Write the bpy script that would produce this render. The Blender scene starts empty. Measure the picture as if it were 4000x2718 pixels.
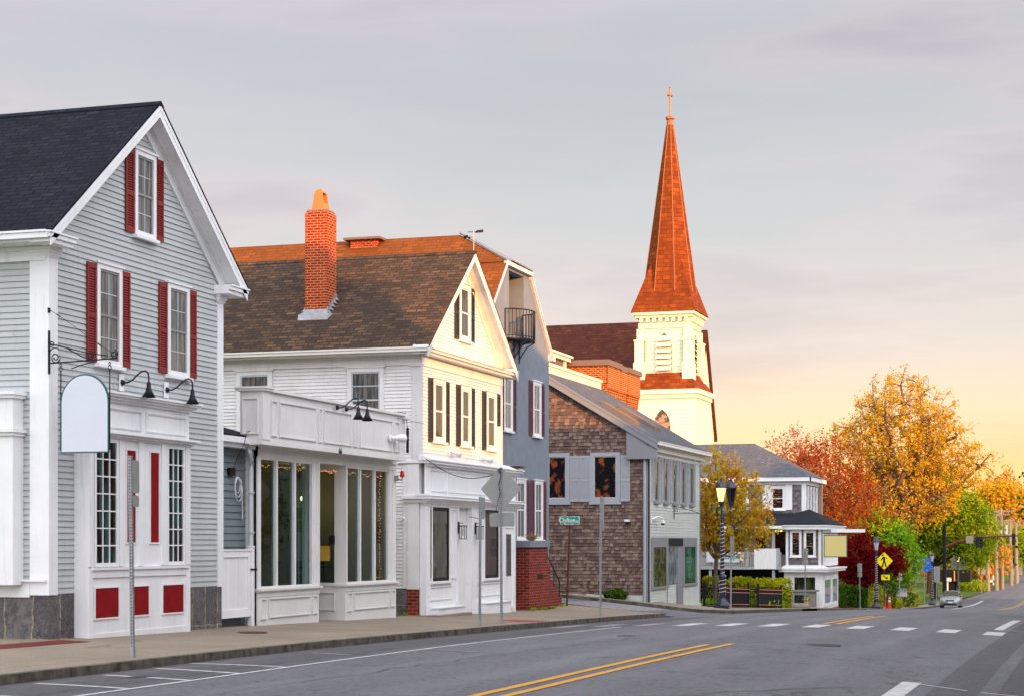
import bpy, bmesh, math, random
import numpy as np
from mathutils import Vector, Matrix
R = math.radians
random.seed(7)
SC = bpy.context.scene
COL = SC.collection

# ------------------------------------------------------------------ camera
# World frame: +Y runs down the street, the row of houses stands on the -X side, eye at 1.7 m.
PH = math.atan(2255 / 7043.0)
SP, CP = math.sin(PH), math.cos(PH)
cd = bpy.data.cameras.new('camera')
cam = bpy.data.objects.new('camera', cd)
COL.objects.link(cam)
cam.location = (0, 0, 1.7)
cam.rotation_euler = (R(90), 0, PH)
cd.sensor_width = 36.0
cd.lens = 7043 / 4000.0 * 36
cd.shift_y = (2115 - 1359) / 4000.0
cd.clip_start = 0.1
cd.clip_end = 4000
SC.camera = cam
SC.render.engine = 'CYCLES'
SC.render.resolution_x = 1024
SC.render.resolution_y = 695
SC.view_settings.view_transform = 'Standard'
SC.view_settings.look = 'None'
SC.view_settings.exposure = 0.5
SC.view_settings.gamma = 1

# ------------------------------------------------------------------ light
SUN_EL, SUN_AZ = R(8.5), R(130)      # low sun over the right shoulder (azimuth clockwise from +Y)
sd = bpy.data.lights.new('sun', 'SUN')
sun = bpy.data.objects.new('sun', sd)
COL.objects.link(sun)
sd.energy = 5.0
sd.angle = R(0.6)
sd.color = (1.0, 0.44, 0.10)
sdir = Vector((math.sin(SUN_AZ) * math.cos(SUN_EL), math.cos(SUN_AZ) * math.cos(SUN_EL), math.sin(SUN_EL)))
sun.rotation_euler = sdir.to_track_quat('Z', 'Y').to_euler()
sun.location = (60, -60, 40)


def make_world():
    w = bpy.data.worlds.new('World')
    SC.world = w
    w.use_nodes = True
    nt = w.node_tree
    nt.nodes.clear()
    N, L = nt.nodes.new, nt.links.new
    out = N('ShaderNodeOutputWorld')
    tc = N('ShaderNodeTexCoord')
    sep = N('ShaderNodeSeparateXYZ')
    L(tc.outputs['Generated'], sep.inputs[0])
    sky = N('ShaderNodeTexSky')
    sky.sky_type = 'NISHITA'
    sky.sun_disc = False
    sky.sun_elevation = SUN_EL
    sky.sun_rotation = SUN_AZ
    bs = N('ShaderNodeBackground')
    bs.inputs[1].default_value = 0.06
    L(sky.outputs[0], bs.inputs[0])

    def ramp(src, stops):
        r = N('ShaderNodeValToRGB')
        while len(r.color_ramp.elements) < len(stops):
            r.color_ramp.elements.new(0.5)
        for e, (p, c) in zip(r.color_ramp.elements, stops):
            e.position = p
            e.color = tuple(c) + (1,)
        L(src, r.inputs[0])
        return r.outputs[0]

    def math_(op, a, b=None):
        m = N('ShaderNodeMath')
        m.operation = op
        for i, v in enumerate((a, b)):
            if v is None:
                continue
            if isinstance(v, (int, float)):
                m.inputs[i].default_value = v
            else:
                L(v, m.inputs[i])
        return m.outputs[0]

    def mix(f, a, b, bt='MIX'):
        m = N('ShaderNodeMix')
        m.data_type = 'RGBA'
        m.blend_type = bt
        for i, v in ((0, f), (6, a), (7, b)):
            if isinstance(v, (int, float)):
                m.inputs[i].default_value = v
            elif isinstance(v, tuple):
                m.inputs[i].default_value = v + (1,)
            else:
                L(v, m.inputs[i])
        return m.outputs[2]
    z = sep.outputs['Z']
    # high thin cloud: grey-lavender overhead, warmer towards the horizon down the street
    cool = ramp(z, [(0.0, (0.82, 0.70, 0.59)), (0.07, (0.75, 0.68, 0.62)), (0.17, (0.585, 0.57, 0.565)),
                    (0.27, (0.485, 0.485, 0.525)), (0.45, (0.72, 0.73, 0.80)), (1.0, (0.95, 0.95, 1.0))])
    warm = ramp(z, [(0.0, (1.3, 0.70, 0.14)), (0.035, (1.18, 0.74, 0.27)), (0.065, (0.95, 0.72, 0.44)), (0.105, (0.71, 0.65, 0.57)),
                    (0.16, (0.575, 0.57, 0.565)), (0.27, (0.475, 0.475, 0.505)), (0.45, (0.72, 0.73, 0.80)), (1.0, (0.95, 0.95, 1.0))])
    ax = math_('ADD', math_('MULTIPLY', sep.outputs['X'], 4.2), 1.85)
    az = N('ShaderNodeClamp')
    L(ax, az.inputs[0])
    base = mix(az.outputs[0], cool, warm)
    # streaked cloud texture
    mp = N('ShaderNodeMapping')
    mp.inputs['Scale'].default_value = (1.6, 1.6, 8.0)
    mp.inputs['Rotation'].default_value = (0.12, 0.1, 0)
    L(tc.outputs['Generated'], mp.inputs[0])
    nz = N('ShaderNodeTexNoise')
    nz.inputs['Scale'].default_value = 2.3
    nz.inputs['Detail'].default_value = 5
    nz.inputs['Roughness'].default_value = 0.55
    L(mp.outputs[0], nz.inputs['Vector'])
    cl = ramp(nz.outputs[0], [(0.30, (0.94, 0.975, 0.985)), (0.44, (1.0, 1.015, 1.015)), (0.54, (1.08, 1.02, 1.03)), (0.64, (0.98, 0.92, 0.96)), (0.76, (0.88, 0.86, 0.91))])
    base = mix(1.0, base, cl, 'MULTIPLY')
    base = mix(1.0, base, (0.92, 0.92, 0.925), 'MULTIPLY')
    # brighter half of the sky, round the rising sun behind the right shoulder
    back = math_('SUBTRACT', math_('MULTIPLY', sep.outputs['X'], 0.75), math_('MULTIPLY', sep.outputs['Y'], 0.9))
    bk = N('ShaderNodeMapRange')
    bk.inputs['From Min'].default_value = -0.35
    bk.inputs['From Max'].default_value = 0.8
    bk.interpolation_type = 'SMOOTHSTEP'
    L(back, bk.inputs[0])
    bright = mix(bk.outputs[0], base, (BACK_SKY[0], BACK_SKY[1], BACK_SKY[2]))
    bc = N('ShaderNodeBackground')
    L(bright, bc.inputs[0])
    bc.inputs[1].default_value = 1.0
    ad = N('ShaderNodeMixShader')
    ad.inputs[0].default_value = 0.9
    L(bs.outputs[0], ad.inputs[1])
    L(bc.outputs[0], ad.inputs[2])
    L(ad.outputs[0], out.inputs[0])


BACK_SKY = (2.3, 2.32, 2.5)
make_world()

# ------------------------------------------------------------------ materials
MATS = {}


class NT:
    def __init__(s, name):
        s.m = bpy.data.materials.new(name)
        s.m.use_nodes = True
        s.nt = s.m.node_tree
        s.b = s.nt.nodes['Principled BSDF']
        s.out = s.nt.nodes['Material Output']
        s.tc = s.nt.nodes.new('ShaderNodeTexCoord')

    def n(s, t, **kw):
        nd = s.nt.nodes.new(t)
        for k, v in kw.items():
            setattr(nd, k, v)
        return nd

    def l(s, a, b):
        s.nt.links.new(a, b)

    def set(s, inp, v):
        if hasattr(v, 'is_output') or isinstance(v, bpy.types.NodeSocket):
            s.l(v, inp)
        elif isinstance(v, (tuple, list)):
            inp.default_value = tuple(v) + ((1,) if len(v) == 3 and inp.type == 'RGBA' else ())
        else:
            inp.default_value = v

    def noise(s, scale, detail=4, rough=0.55, coord='Object', stretch=None):
        nz = s.n('ShaderNodeTexNoise')
        nz.inputs['Scale'].default_value = scale
        nz.inputs['Detail'].default_value = detail
        nz.inputs['Roughness'].default_value = rough
        c = s.tc.outputs[coord]
        if stretch:
            mp = s.n('ShaderNodeMapping')
            mp.inputs['Scale'].default_value = stretch
            s.l(c, mp.inputs[0])
            c = mp.outputs[0]
        s.l(c, nz.inputs['Vector'])
        return nz.outputs[0]

    def ramp(s, src, a, b):
        r = s.n('ShaderNodeMapRange')
        r.inputs['From Min'].default_value = a
        r.inputs['From Max'].default_value = b
        s.l(src, r.inputs[0])
        return r.outputs[0]

    def mix(s, f, a, b, bt='MIX'):
        m = s.n('ShaderNodeMix', data_type='RGBA', blend_type=bt)
        s.set(m.inputs[0], f)
        s.set(m.inputs[6], a)
        s.set(m.inputs[7], b)
        return m.outputs[2]

    def bump(s, h, strength=0.3, dist=0.02):
        b = s.n('ShaderNodeBump')
        b.inputs['Strength'].default_value = strength
        b.inputs['Distance'].default_value = dist
        s.l(h, b.inputs['Height'])
        s.l(b.outputs[0], s.b.inputs['Normal'])

    def island(s):
        return s.n('ShaderNodeNewGeometry').outputs['Random Per Island']

    def done(s, col, rough=0.6, metal=0.0, spec=0.4):
        s.set(s.b.inputs['Base Color'], col)
        s.set(s.b.inputs['Roughness'], rough)
        s.b.inputs['Metallic'].default_value = metal
        s.b.inputs['Specular IOR Level'].default_value = spec
        return s.m


def sc(c, k):
    return tuple(min(1, x * k) for x in c)


def paint(name, c, rough=0.5, dirt=0.12, dirtcol=None, spec=0.35):
    t = NT(name)
    col = t.mix(t.ramp(t.noise(1.3, 5), 0.35, 0.7), c, sc(c, 1 - dirt * 0.6))
    st = t.ramp(t.noise(1.0, 5, 0.65, stretch=(9, 9, 0.9)), 0.55, 0.8)
    k = t.n('ShaderNodeMath', operation='MULTIPLY')
    t.l(st, k.inputs[0])
    k.inputs[1].default_value = dirt * 3.2
    col = t.mix(k.outputs[0], col, dirtcol or sc(c, 0.62))
    # tiny change from board to board
    h = t.n('ShaderNodeHueSaturation')
    v = t.n('ShaderNodeMapRange')
    v.inputs['To Min'].default_value = 0.955
    v.inputs['To Max'].default_value = 1.03
    t.l(t.island(), v.inputs[0])
    t.l(v.outputs[0], h.inputs['Value'])
    t.l(col, h.inputs['Color'])
    t.bump(t.noise(60, 3), 0.08, 0.01)
    return t.done(h.outputs[0], rough, 0, spec)


def plain(name, c, rough=0.5, metal=0.0, spec=0.4, var=0.12, scale=14):
    t = NT(name)
    col = t.mix(t.ramp(t.noise(scale, 4), 0.3, 0.75), c, sc(c, 1 - var))
    return t.done(col, rough, metal, spec)


def bricks(name, c1, c2, mortar, w, h, ms=0.012, rough=0.8, bump=0.5, offset=0.5, noise=0.25, squash=1.0, stain=None, bias=0.0):
    t = NT(name)
    br = t.n('ShaderNodeTexBrick')
    br.offset = offset
    t.set(br.inputs['Color1'], c1)
    t.set(br.inputs['Color2'], c2)
    t.set(br.inputs['Mortar'], mortar)
    br.inputs['Scale'].default_value = 1
    br.inputs['Mortar Size'].default_value = ms
    br.inputs['Mortar Smooth'].default_value = 0.15
    br.inputs['Bias'].default_value = bias
    br.inputs['Brick Width'].default_value = w
    br.inputs['Row Height'].default_value = h
    t.l(t.tc.outputs['UV'], br.inputs['Vector'])
    nz = t.noise(3.5, 5)
    col = t.mix(t.ramp(nz, 0.3, 0.8), br.outputs[0], sc(tuple((a + b) / 2 for a, b in zip(c1, c2)), 1 - noise), 'MIX')
    m = t.n('ShaderNodeMix', data_type='RGBA', blend_type='MIX')
    m.inputs[0].default_value = 0.35
    t.l(br.outputs[0], m.inputs[6])
    t.l(col, m.inputs[7])
    col = m.outputs[2]
    if stain:
        col = t.mix(t.ramp(t.noise(0.55, 5, 0.6), 0.5, 0.72), col, stain)
    inv = t.n('ShaderNodeMath', operation='SUBTRACT')
    inv.inputs[0].default_value = 1
    t.l(br.outputs['Fac'], inv.inputs[1])
    t.bump(inv.outputs[0], bump, 0.012)
    return t.done(col, rough, 0, 0.1)


def roofing(name, c1, c2, line, w=0.33, h=0.145):
    """asphalt shingles: tabs of two tones, dark joints that also paint the shade line between rows"""
    t = NT(name)
    br = t.n('ShaderNodeTexBrick')
    br.offset = 0.37
    t.set(br.inputs['Color1'], c1)
    t.set(br.inputs['Color2'], c2)
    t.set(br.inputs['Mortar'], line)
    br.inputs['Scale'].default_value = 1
    br.inputs['Mortar Size'].default_value = 0.018  # dark joint colour also carries the shadow line under each row
    br.inputs['Mortar Smooth'].default_value = 0.2
    br.inputs['Brick Width'].default_value = w
    br.inputs['Row Height'].default_value = h
    br.inputs['Bias'].default_value = 0.0
    t.l(t.tc.outputs['UV'], br.inputs['Vector'])
    b2 = t.n('ShaderNodeTexBrick')
    b2.offset = 0.61
    t.set(b2.inputs['Color1'], (0.6, 0.6, 0.6))
    t.set(b2.inputs['Color2'], (1.3, 1.3, 1.3))
    t.set(b2.inputs['Mortar'], (1, 1, 1))
    b2.inputs['Scale'].default_value = 1
    b2.inputs['Mortar Size'].default_value = 0.0
    b2.inputs['Brick Width'].default_value = w * 0.53
    b2.inputs['Row Height'].default_value = h
    t.l(t.tc.outputs['UV'], b2.inputs['Vector'])
    col = t.mix(0.75, br.outputs[0], b2.outputs[0], 'MULTIPLY')
    col = t.mix(t.ramp(t.noise(0.8, 5), 0.3, 0.8), col, sc(c1, 0.8))
    g = t.noise(220, 2)
    col = t.mix(t.ramp(g, 0.45, 0.8), col, sc(c2, 1.25))
    # saw-tooth height so each row overlaps the one below
    sp = t.n('ShaderNodeSeparateXYZ')
    t.l(t.tc.outputs['UV'], sp.inputs[0])
    dv = t.n('ShaderNodeMath', operation='DIVIDE')
    t.l(sp.outputs['Y'], dv.inputs[0])
    dv.inputs[1].default_value = h
    fr = t.n('ShaderNodeMath', operation='FRACT')
    t.l(dv.outputs[0], fr.inputs[0])
    iv = t.n('ShaderNodeMath', operation='SUBTRACT')
    iv.inputs[0].default_value = 1.0
    t.l(fr.outputs[0], iv.inputs[1])
    t.bump(iv.outputs[0], 1.0, 0.02)
    return t.done(col, 0.9, 0, 0.12)


def leafmat(name, c1, c2, c3, trans=0.35):
    t = NT(name)
    r = t.n('ShaderNodeValToRGB')
    e = r.color_ramp.elements
    e[0].position, e[0].color = 0.0, c1 + (1,)
    e[1].position, e[1].color = 1.0, c3 + (1,)
    m = e.new(0.5)
    m.color = c2 + (1,)
    a = t.n('ShaderNodeMath', operation='MULTIPLY')
    t.l(t.island(), a.inputs[0])
    a.inputs[1].default_value = 0.55
    b = t.n('ShaderNodeMath', operation='MULTIPLY')
    t.l(t.ramp(t.noise(0.7, 3), 0.3, 0.7), b.inputs[0])
    b.inputs[1].default_value = 0.5
    s_ = t.n('ShaderNodeMath', operation='ADD')
    t.l(a.outputs[0], s_.inputs[0])
    t.l(b.outputs[0], s_.inputs[1])
    t.l(s_.outputs[0], r.inputs[0])
    d = t.n('ShaderNodeBsdfDiffuse')
    tr = t.n('ShaderNodeBsdfTranslucent')
    t.l(r.outputs[0], d.inputs[0])
    t.l(r.outputs[0], tr.inputs[0])
    mx = t.n('ShaderNodeMixShader')
    mx.inputs[0].default_value = trans
    t.l(d.outputs[0], mx.inputs[1])
    t.l(tr.outputs[0], mx.inputs[2])
    t.l(mx.outputs[0], t.out.inputs[0])
    return t.m


def glow(name, c, s):
    t = NT(name)
    t.b.inputs['Emission Color'].default_value = c + (1,)
    t.b.inputs['Emission Strength'].default_value = s
    return t.done(c, 0.5)


def darkglass(name, c=(0.03, 0.035, 0.04), var=(0.09, 0.08, 0.07), rough=0.04, scale=(2.2, 2.2, 0.5), lo=0.42, hi=0.6):
    """window pane; noise colour paints curtains, things behind it and reflections"""
    t = NT(name)
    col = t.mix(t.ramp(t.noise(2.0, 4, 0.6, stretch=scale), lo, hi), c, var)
    m = t.done(col, rough, 0, 0.5)
    t.b.inputs['IOR'].default_value = 1.5
    t.bump(t.noise(1.1, 2), 0.06, 0.02)
    return m


def clearglass(name, tint=(0.50, 0.68, 0.66)):
    t = NT(name)
    g = t.n('ShaderNodeBsdfGlossy')
    g.inputs['Roughness'].default_value = 0.01
    tr = t.n('ShaderNodeBsdfTransparent')
    tr.inputs[0].default_value = tint + (1,)
    lw = t.n('ShaderNodeFresnel')
    lw.inputs[0].default_value = 1.45
    mx = t.n('ShaderNodeMixShader')
    k = t.n('ShaderNodeMath', operation='MULTIPLY')
    t.l(lw.outputs[0], k.inputs[0])
    k.inputs[1].default_value = 0.7
    t.l(k.outputs[0], mx.inputs[0])
    t.l(tr.outputs[0], mx.inputs[1])
    t.l(g.outputs[0], mx.inputs[2])
    t.l(mx.outputs[0], t.out.inputs[0])
    return t.m


def asphalt(name, c, c2):
    t = NT(name)
    n1 = t.noise(0.35, 6, 0.6, stretch=(1.6, 0.35, 1))
    col = t.mix(t.ramp(n1, 0.3, 0.72), c, c2)
    n2 = t.noise(90, 3, 0.7)
    col = t.mix(t.ramp(n2, 0.35, 0.75), col, sc(c2, 1.45))
    col = t.mix(t.ramp(t.noise(9, 5, 0.8), 0.50, 0.66), col, sc(c, 0.72))
    # polished wheel tracks, long tar seams and cracks
    sx = t.n('ShaderNodeSeparateXYZ')
    t.l(t.tc.outputs['Object'], sx.inputs[0])
    wob = t.n('ShaderNodeMath', operation='MULTIPLY_ADD')
    t.l(t.noise(0.12, 3), wob.inputs[0])
    wob.inputs[1].default_value = 1.6
    t.l(sx.outputs['X'], wob.inputs[2])
    si = t.n('ShaderNodeMath', operation='MULTIPLY')
    t.l(wob.outputs[0], si.inputs[0])
    si.inputs[1].default_value = 3.4
    sn = t.n('ShaderNodeMath', operation='SINE')
    t.l(si.outputs[0], sn.inputs[0])
    tr = t.ramp(sn.outputs[0], 0.1, 1.0)
    tm = t.n('ShaderNodeMath', operation='MULTIPLY')
    t.l(tr, tm.inputs[0])
    t.l(t.ramp(t.noise(0.5, 5, 0.7, stretch=(2.5, 0.25, 1)), 0.3, 0.75), tm.inputs[1])
    tk = t.n('ShaderNodeMath', operation='MULTIPLY')
    t.l(tm.outputs[0], tk.inputs[0])
    tk.inputs[1].default_value = 0.55
    col = t.mix(tk.outputs[0], col, sc(c2, 1.5))
    col = t.mix(t.ramp(t.noise(0.9, 6, 0.7), 0.60, 0.72), col, sc(c, 0.75))
    vo = t.n('ShaderNodeTexVoronoi', feature='DISTANCE_TO_EDGE')
    vo.inputs['Scale'].default_value = 0.16
    mp = t.n('ShaderNodeMapping')
    t.l(t.tc.outputs['Object'], mp.inputs[0])
    nz = t.n('ShaderNodeTexNoise')
    nz.inputs['Scale'].default_value = 0.9
    nz.inputs['Detail'].default_value = 6
    t.l(t.tc.outputs['Object'], nz.inputs['Vector'])
    va = t.n('ShaderNodeVectorMath', operation='ADD')
    vs = t.n('ShaderNodeVectorMath', operation='SCALE')
    vs.inputs['Scale'].default_value = 1.6
    t.l(nz.outputs['Color'], vs.inputs[0])
    t.l(mp.outputs[0], va.inputs[0])
    t.l(vs.outputs[0], va.inputs[1])
    t.l(va.outputs[0], vo.inputs['Vector'])
    ck = t.ramp(vo.outputs['Distance'], 0.0035, 0.0)
    k2 = t.n('ShaderNodeMath', operation='MULTIPLY')
    t.l(ck, k2.inputs[0])
    k2.inputs[1].default_value = 0.8
    col = t.mix(k2.outputs[0], col, sc(c, 0.25))
    t.bump(n2, 0.35, 0.012)
    return t.done(col, 0.82, 0, 0.3)


def concrete(name, c, c2, joint=1.5):
    t = NT(name)
    col = t.mix(t.ramp(t.noise(0.5, 6, 0.6), 0.3, 0.7), c, c2)
    col = t.mix(t.ramp(t.noise(25, 4, 0.7), 0.45, 0.75), col, sc(c2, 0.75))
    vo = t.n('ShaderNodeTexVoronoi', feature='DISTANCE_TO_EDGE')
    vo.inputs['Scale'].default_value = 0.22
    nz = t.n('ShaderNodeTexNoise')
    nz.inputs['Scale'].default_value = 0.7
    nz.inputs['Detail'].default_value = 6
    t.l(t.tc.outputs['Object'], nz.inputs['Vector'])
    va = t.n('ShaderNodeVectorMath', operation='ADD')
    t.l(nz.outputs['Color'], va.inputs[0])
    t.l(t.tc.outputs['Object'], va.inputs[1])
    t.l(va.outputs[0], vo.inputs['Vector'])
    ck = t.ramp(vo.outputs['Distance'], 0.006, 0.0)
    k2 = t.n('ShaderNodeMath', operation='MULTIPLY')
    t.l(ck, k2.inputs[0])
    k2.inputs[1].default_value = 0.6
    col = t.mix(k2.outputs[0], col, sc(c, 0.3))
    # scored slab joints across the walk
    sx = t.n('ShaderNodeSeparateXYZ')
    t.l(t.tc.outputs['Object'], sx.inputs[0])
    for ax_, per in (('Y', 2.75), ('X', 2.1)):
        dv = t.n('ShaderNodeMath', operation='DIVIDE')
        t.l(sx.outputs[ax_], dv.inputs[0])
        dv.inputs[1].default_value = per
        fr = t.n('ShaderNodeMath', operation='FRACT')
        t.l(dv.outputs[0], fr.inputs[0])
        lt = t.n('ShaderNodeMath', operation='LESS_THAN')
        t.l(fr.outputs[0], lt.inputs[0])
        lt.inputs[1].default_value = 0.022 / per
        col = t.mix(lt.outputs[0], col, sc(c, 0.4))
    t.bump(t.noise(40, 4), 0.25, 0.01)
    return t.done(col, 0.85, 0, 0.2)


def build_mats():
    M = MATS
    M['gray_clap'] = paint('grey_clapboard_paint', (0.46, 0.485, 0.485), 0.5, 0.16)
    M['white'] = paint('white_trim_paint', (0.80, 0.805, 0.815), 0.45, 0.14, (0.42, 0.41, 0.40))
    M['cream_trim'] = paint('cream_trim_paint', (0.74, 0.71, 0.64), 0.5, 0.10)
    M['b_white'] = paint('shopfront_offwhite_paint', (0.72, 0.71, 0.69), 0.45, 0.14, (0.45, 0.42, 0.37))
    M['c_white'] = paint('white_siding_paint', (0.76, 0.75, 0.73), 0.5, 0.2, (0.5, 0.46, 0.42))
    M['peeling'] = paint('peeling_corner_paint', (0.66, 0.66, 0.66), 0.6, 0.3, (0.25, 0.25, 0.26))
    M['blue_stucco'] = plain('blue_grey_stucco', (0.21, 0.235, 0.275), 0.8, 0, 0.2, 0.18, 2.5)
    M['link_clap'] = paint('dark_grey_clapboard_paint', (0.17, 0.20, 0.22), 0.5, 0.1)
    M['e_clap'] = paint('pale_sage_clapboard_paint', (0.54, 0.58, 0.53), 0.55, 0.1)
    M['e_trim'] = paint('grey_trim_paint', (0.23, 0.235, 0.25), 0.5, 0.1)
    M['shut_red'] = plain('red_shutter_paint', (0.21, 0.012, 0.008), 0.5)
    M['panel_red'] = plain('dark_red_panel_paint', (0.25, 0.004, 0.008), 0.6, spec=0.12, var=0.3, scale=5)
    M['shut_black'] = plain('black_shutter_paint', (0.028, 0.026, 0.03), 0.5)
    M['shut_maroon'] = plain('maroon_shutter_paint', (0.10, 0.018, 0.03), 0.5)
    M['shut_grey'] = plain('grey_shutter_paint', (0.37, 0.39, 0.42), 0.5)
    M['sash_grey'] = plain('grey_storm_sash', (0.26, 0.25, 0.25), 0.5)
    M['black_metal'] = plain('black_iron', (0.009, 0.010, 0.013), 0.5, 0.0, 0.22)
    M['blue_black'] = plain('blue_black_lamp_paint', (0.012, 0.018, 0.045), 0.35, 0.0, 0.6)
    M['galv'] = plain('galvanised_steel', (0.32, 0.33, 0.34), 0.45, 0.35, 0.5, 0.25, 8)
    M['sign_back'] = plain('bare_aluminium_sign_back', (0.30, 0.31, 0.29), 0.5, 0.2, 0.5, 0.15, 3)
    M['rust_post'] = plain('rusty_red_post', (0.10, 0.022, 0.014), 0.7)
    M['alu'] = plain('window_aluminium', (0.55, 0.60, 0.62), 0.35, 0.2)
    M['lead'] = plain('lead_flashing', (0.45, 0.45, 0.47), 0.4, 0.5, 0.5, 0.4, 9)
    M['brass_glow'] = glow('lit_lamp_glass', (1.0, 0.58, 0.16), 2.4)
    M['bulb'] = glow('fairy_light_bulb', (1.0, 0.38, 0.10), 3.0)
    M['warm_bulb'] = glow('warm_pendant_bulb', (1.0, 0.55, 0.2), 9.0)
    M['dim_glass'] = plain('frosted_lamp_glass', (0.55, 0.52, 0.55), 0.2)
    M['pane'] = darkglass('dark_window_pane', (0.03, 0.033, 0.038), (0.07, 0.065, 0.06))
    M['pane_curtain'] = darkglass('curtained_window_pane', (0.06, 0.06, 0.06), (0.19, 0.18, 0.16), 0.06, (7, 7, 0.6))
    M['pane_warm'] = darkglass('window_pane_with_red_room', (0.008, 0.007, 0.007), (0.07, 0.012, 0.008), 0.04, (1.5, 1.5, 1.0))
    M['pane_teal'] = darkglass('teal_tinted_pane', (0.005, 0.006, 0.006), (0.03, 0.09, 0.08), 0.03, (3, 3, 0.4))
    M['pane_green'] = darkglass('pane_with_painted_plant_reflection', (0.006, 0.007, 0.006), (0.05, 0.065, 0.02), 0.03, (3, 3, 0.6))  # green noise paints reflected palms and greenery into the pane colour
    M['glass'] = clearglass('clear_shop_glass')
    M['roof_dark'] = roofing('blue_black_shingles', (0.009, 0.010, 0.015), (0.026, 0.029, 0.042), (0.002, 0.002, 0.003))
    M['roof_green'] = roofing('sun_warmed_green_shingles', (0.012, 0.016, 0.020), (0.150, 0.088, 0.052), (0.005, 0.004, 0.004))  # brown tabs put the low sun's warmth into the green-black roof colour
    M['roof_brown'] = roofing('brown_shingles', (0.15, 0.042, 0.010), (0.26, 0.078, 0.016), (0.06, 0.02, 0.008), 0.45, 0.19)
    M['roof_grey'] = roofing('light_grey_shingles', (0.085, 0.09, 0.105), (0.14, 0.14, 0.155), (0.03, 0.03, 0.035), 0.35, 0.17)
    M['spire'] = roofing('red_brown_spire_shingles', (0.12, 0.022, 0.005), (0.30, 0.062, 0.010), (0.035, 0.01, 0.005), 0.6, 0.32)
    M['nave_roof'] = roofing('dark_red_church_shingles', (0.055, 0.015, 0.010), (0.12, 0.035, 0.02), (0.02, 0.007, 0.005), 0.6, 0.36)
    M['brick'] = bricks('red_brick', (0.40, 0.032, 0.008), (0.20, 0.012, 0.004), (0.50, 0.26, 0.12), 0.215, 0.078, 0.011)
    M['brick_stoop'] = bricks('dark_red_stoop_brick', (0.29, 0.028, 0.014), (0.13, 0.010, 0.007), (0.24, 0.14, 0.11), 0.26, 0.095, 0.012)
    M['brick_orange'] = bricks('orange_corbel_brick', (0.42, 0.06, 0.012), (0.18, 0.018, 0.006), (0.60, 0.30, 0.10), 0.26, 0.10, 0.018)  # orange base colour of the corbelled building's brick
    M['granite'] = bricks('granite_blocks', (0.10, 0.09, 0.09), (0.20, 0.18, 0.17), (0.36, 0.31, 0.24), 0.56, 1.9, 0.03, 0.8, 0.8, 0.0, 0.5, stain=(0.06, 0.055, 0.055))
    t = NT('rough_granite_foundation')
    vo = t.n('ShaderNodeTexBrick')
    for k_, v_ in (('Color1', (0.17, 0.155, 0.15)), ('Color2', (0.095, 0.088, 0.09)), ('Mortar', (0.40, 0.33, 0.24))):
        t.set(vo.inputs[k_], v_)
    vo.offset = 0.0
    for k_, v_ in (('Scale', 1), ('Mortar Size', 0.02), ('Mortar Smooth', 0.6), ('Brick Width', 0.57), ('Row Height', 2.6)):
        vo.inputs[k_].default_value = v_
    va = t.n('ShaderNodeVectorMath', operation='ADD')
    nz = t.n('ShaderNodeTexNoise')
    nz.inputs['Scale'].default_value = 3.0
    nz.inputs['Detail'].default_value = 6
    t.l(t.tc.outputs['Object'], nz.inputs['Vector'])
    vs = t.n('ShaderNodeVectorMath', operation='SCALE')
    vs.inputs['Scale'].default_value = 0.16
    t.l(nz.outputs['Color'], vs.inputs[0])
    t.l(vs.outputs[0], va.inputs[0])
    t.l(t.tc.outputs['UV'], va.inputs[1])
    t.l(va.outputs[0], vo.inputs['Vector'])
    col = t.mix(t.ramp(t.noise(5, 6, 0.7), 0.42, 0.68), vo.outputs[0], (0.055, 0.05, 0.055))
    col = t.mix(t.ramp(t.noise(45, 3, 0.8), 0.52, 0.7), col, (0.24, 0.22, 0.21))
    t.bump(t.noise(14, 6, 0.7), 0.9, 0.04)
    M['granite'] = t.done(col, 0.85, 0, 0.15)
    M['kerb_stone'] = plain('granite_kerb_stone', (0.16, 0.14, 0.11), 0.8, 0, 0.2, 0.85, 4.0)
    M['kerb_top'] = plain('worn_granite_top', (0.24, 0.225, 0.20), 0.8, 0, 0.2, 0.3, 6)
    M['chim_cap'] = plain('terracotta_chimney_pot', (0.48, 0.19, 0.05), 0.7)
    M['slab'] = plain('brown_slab', (0.18, 0.12, 0.09), 0.8)
    M['church'] = paint('cream_church_paint', (0.80, 0.72, 0.52), 0.6, 0.05)
    M['asphalt'] = asphalt('worn_asphalt', (0.066, 0.067, 0.075), (0.132, 0.133, 0.143))
    M['asphalt_dark'] = asphalt('dark_patched_asphalt', (0.048, 0.048, 0.054), (0.088, 0.087, 0.094))
    M['sidewalk'] = concrete('tan_concrete_sidewalk', (0.32, 0.262, 0.195), (0.22, 0.182, 0.14))
    M['soil'] = plain('bark_mulch', (0.14, 0.05, 0.025), 0.9, 0, 0.1, 0.5, 6)
    M['grass'] = plain('grass_green', (0.10, 0.17, 0.03), 0.9, 0, 0.1, 0.5, 2)
    M['line_white'] = plain('worn_white_road_paint', (0.60, 0.60, 0.60), 0.7, 0, 0.2, 0.45, 6)
    M['line_faint'] = plain('faded_white_road_paint', (0.32, 0.32, 0.33), 0.7, 0, 0.2, 0.5, 4)
    M['line_yellow'] = plain('yellow_road_paint', (0.66, 0.33, 0.04), 0.7, 0, 0.2, 0.25, 6)
    M['iron_lid'] = plain('cast_iron_lid', (0.09, 0.03, 0.027), 0.7, 0, 0.3, 0.4, 20)
    M['drain'] = plain('dark_drain_iron', (0.05, 0.048, 0.05), 0.7, 0, 0.3, 0.4, 20)
    M['brick_patch'] = bricks('sunken_brick_pavers', (0.24, 0.04, 0.03), (0.15, 0.03, 0.025), (0.05, 0.04, 0.035), 0.2, 0.1, 0.012)
    M['red_pad'] = plain('red_tactile_pad', (0.32, 0.05, 0.045), 0.8)
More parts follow.
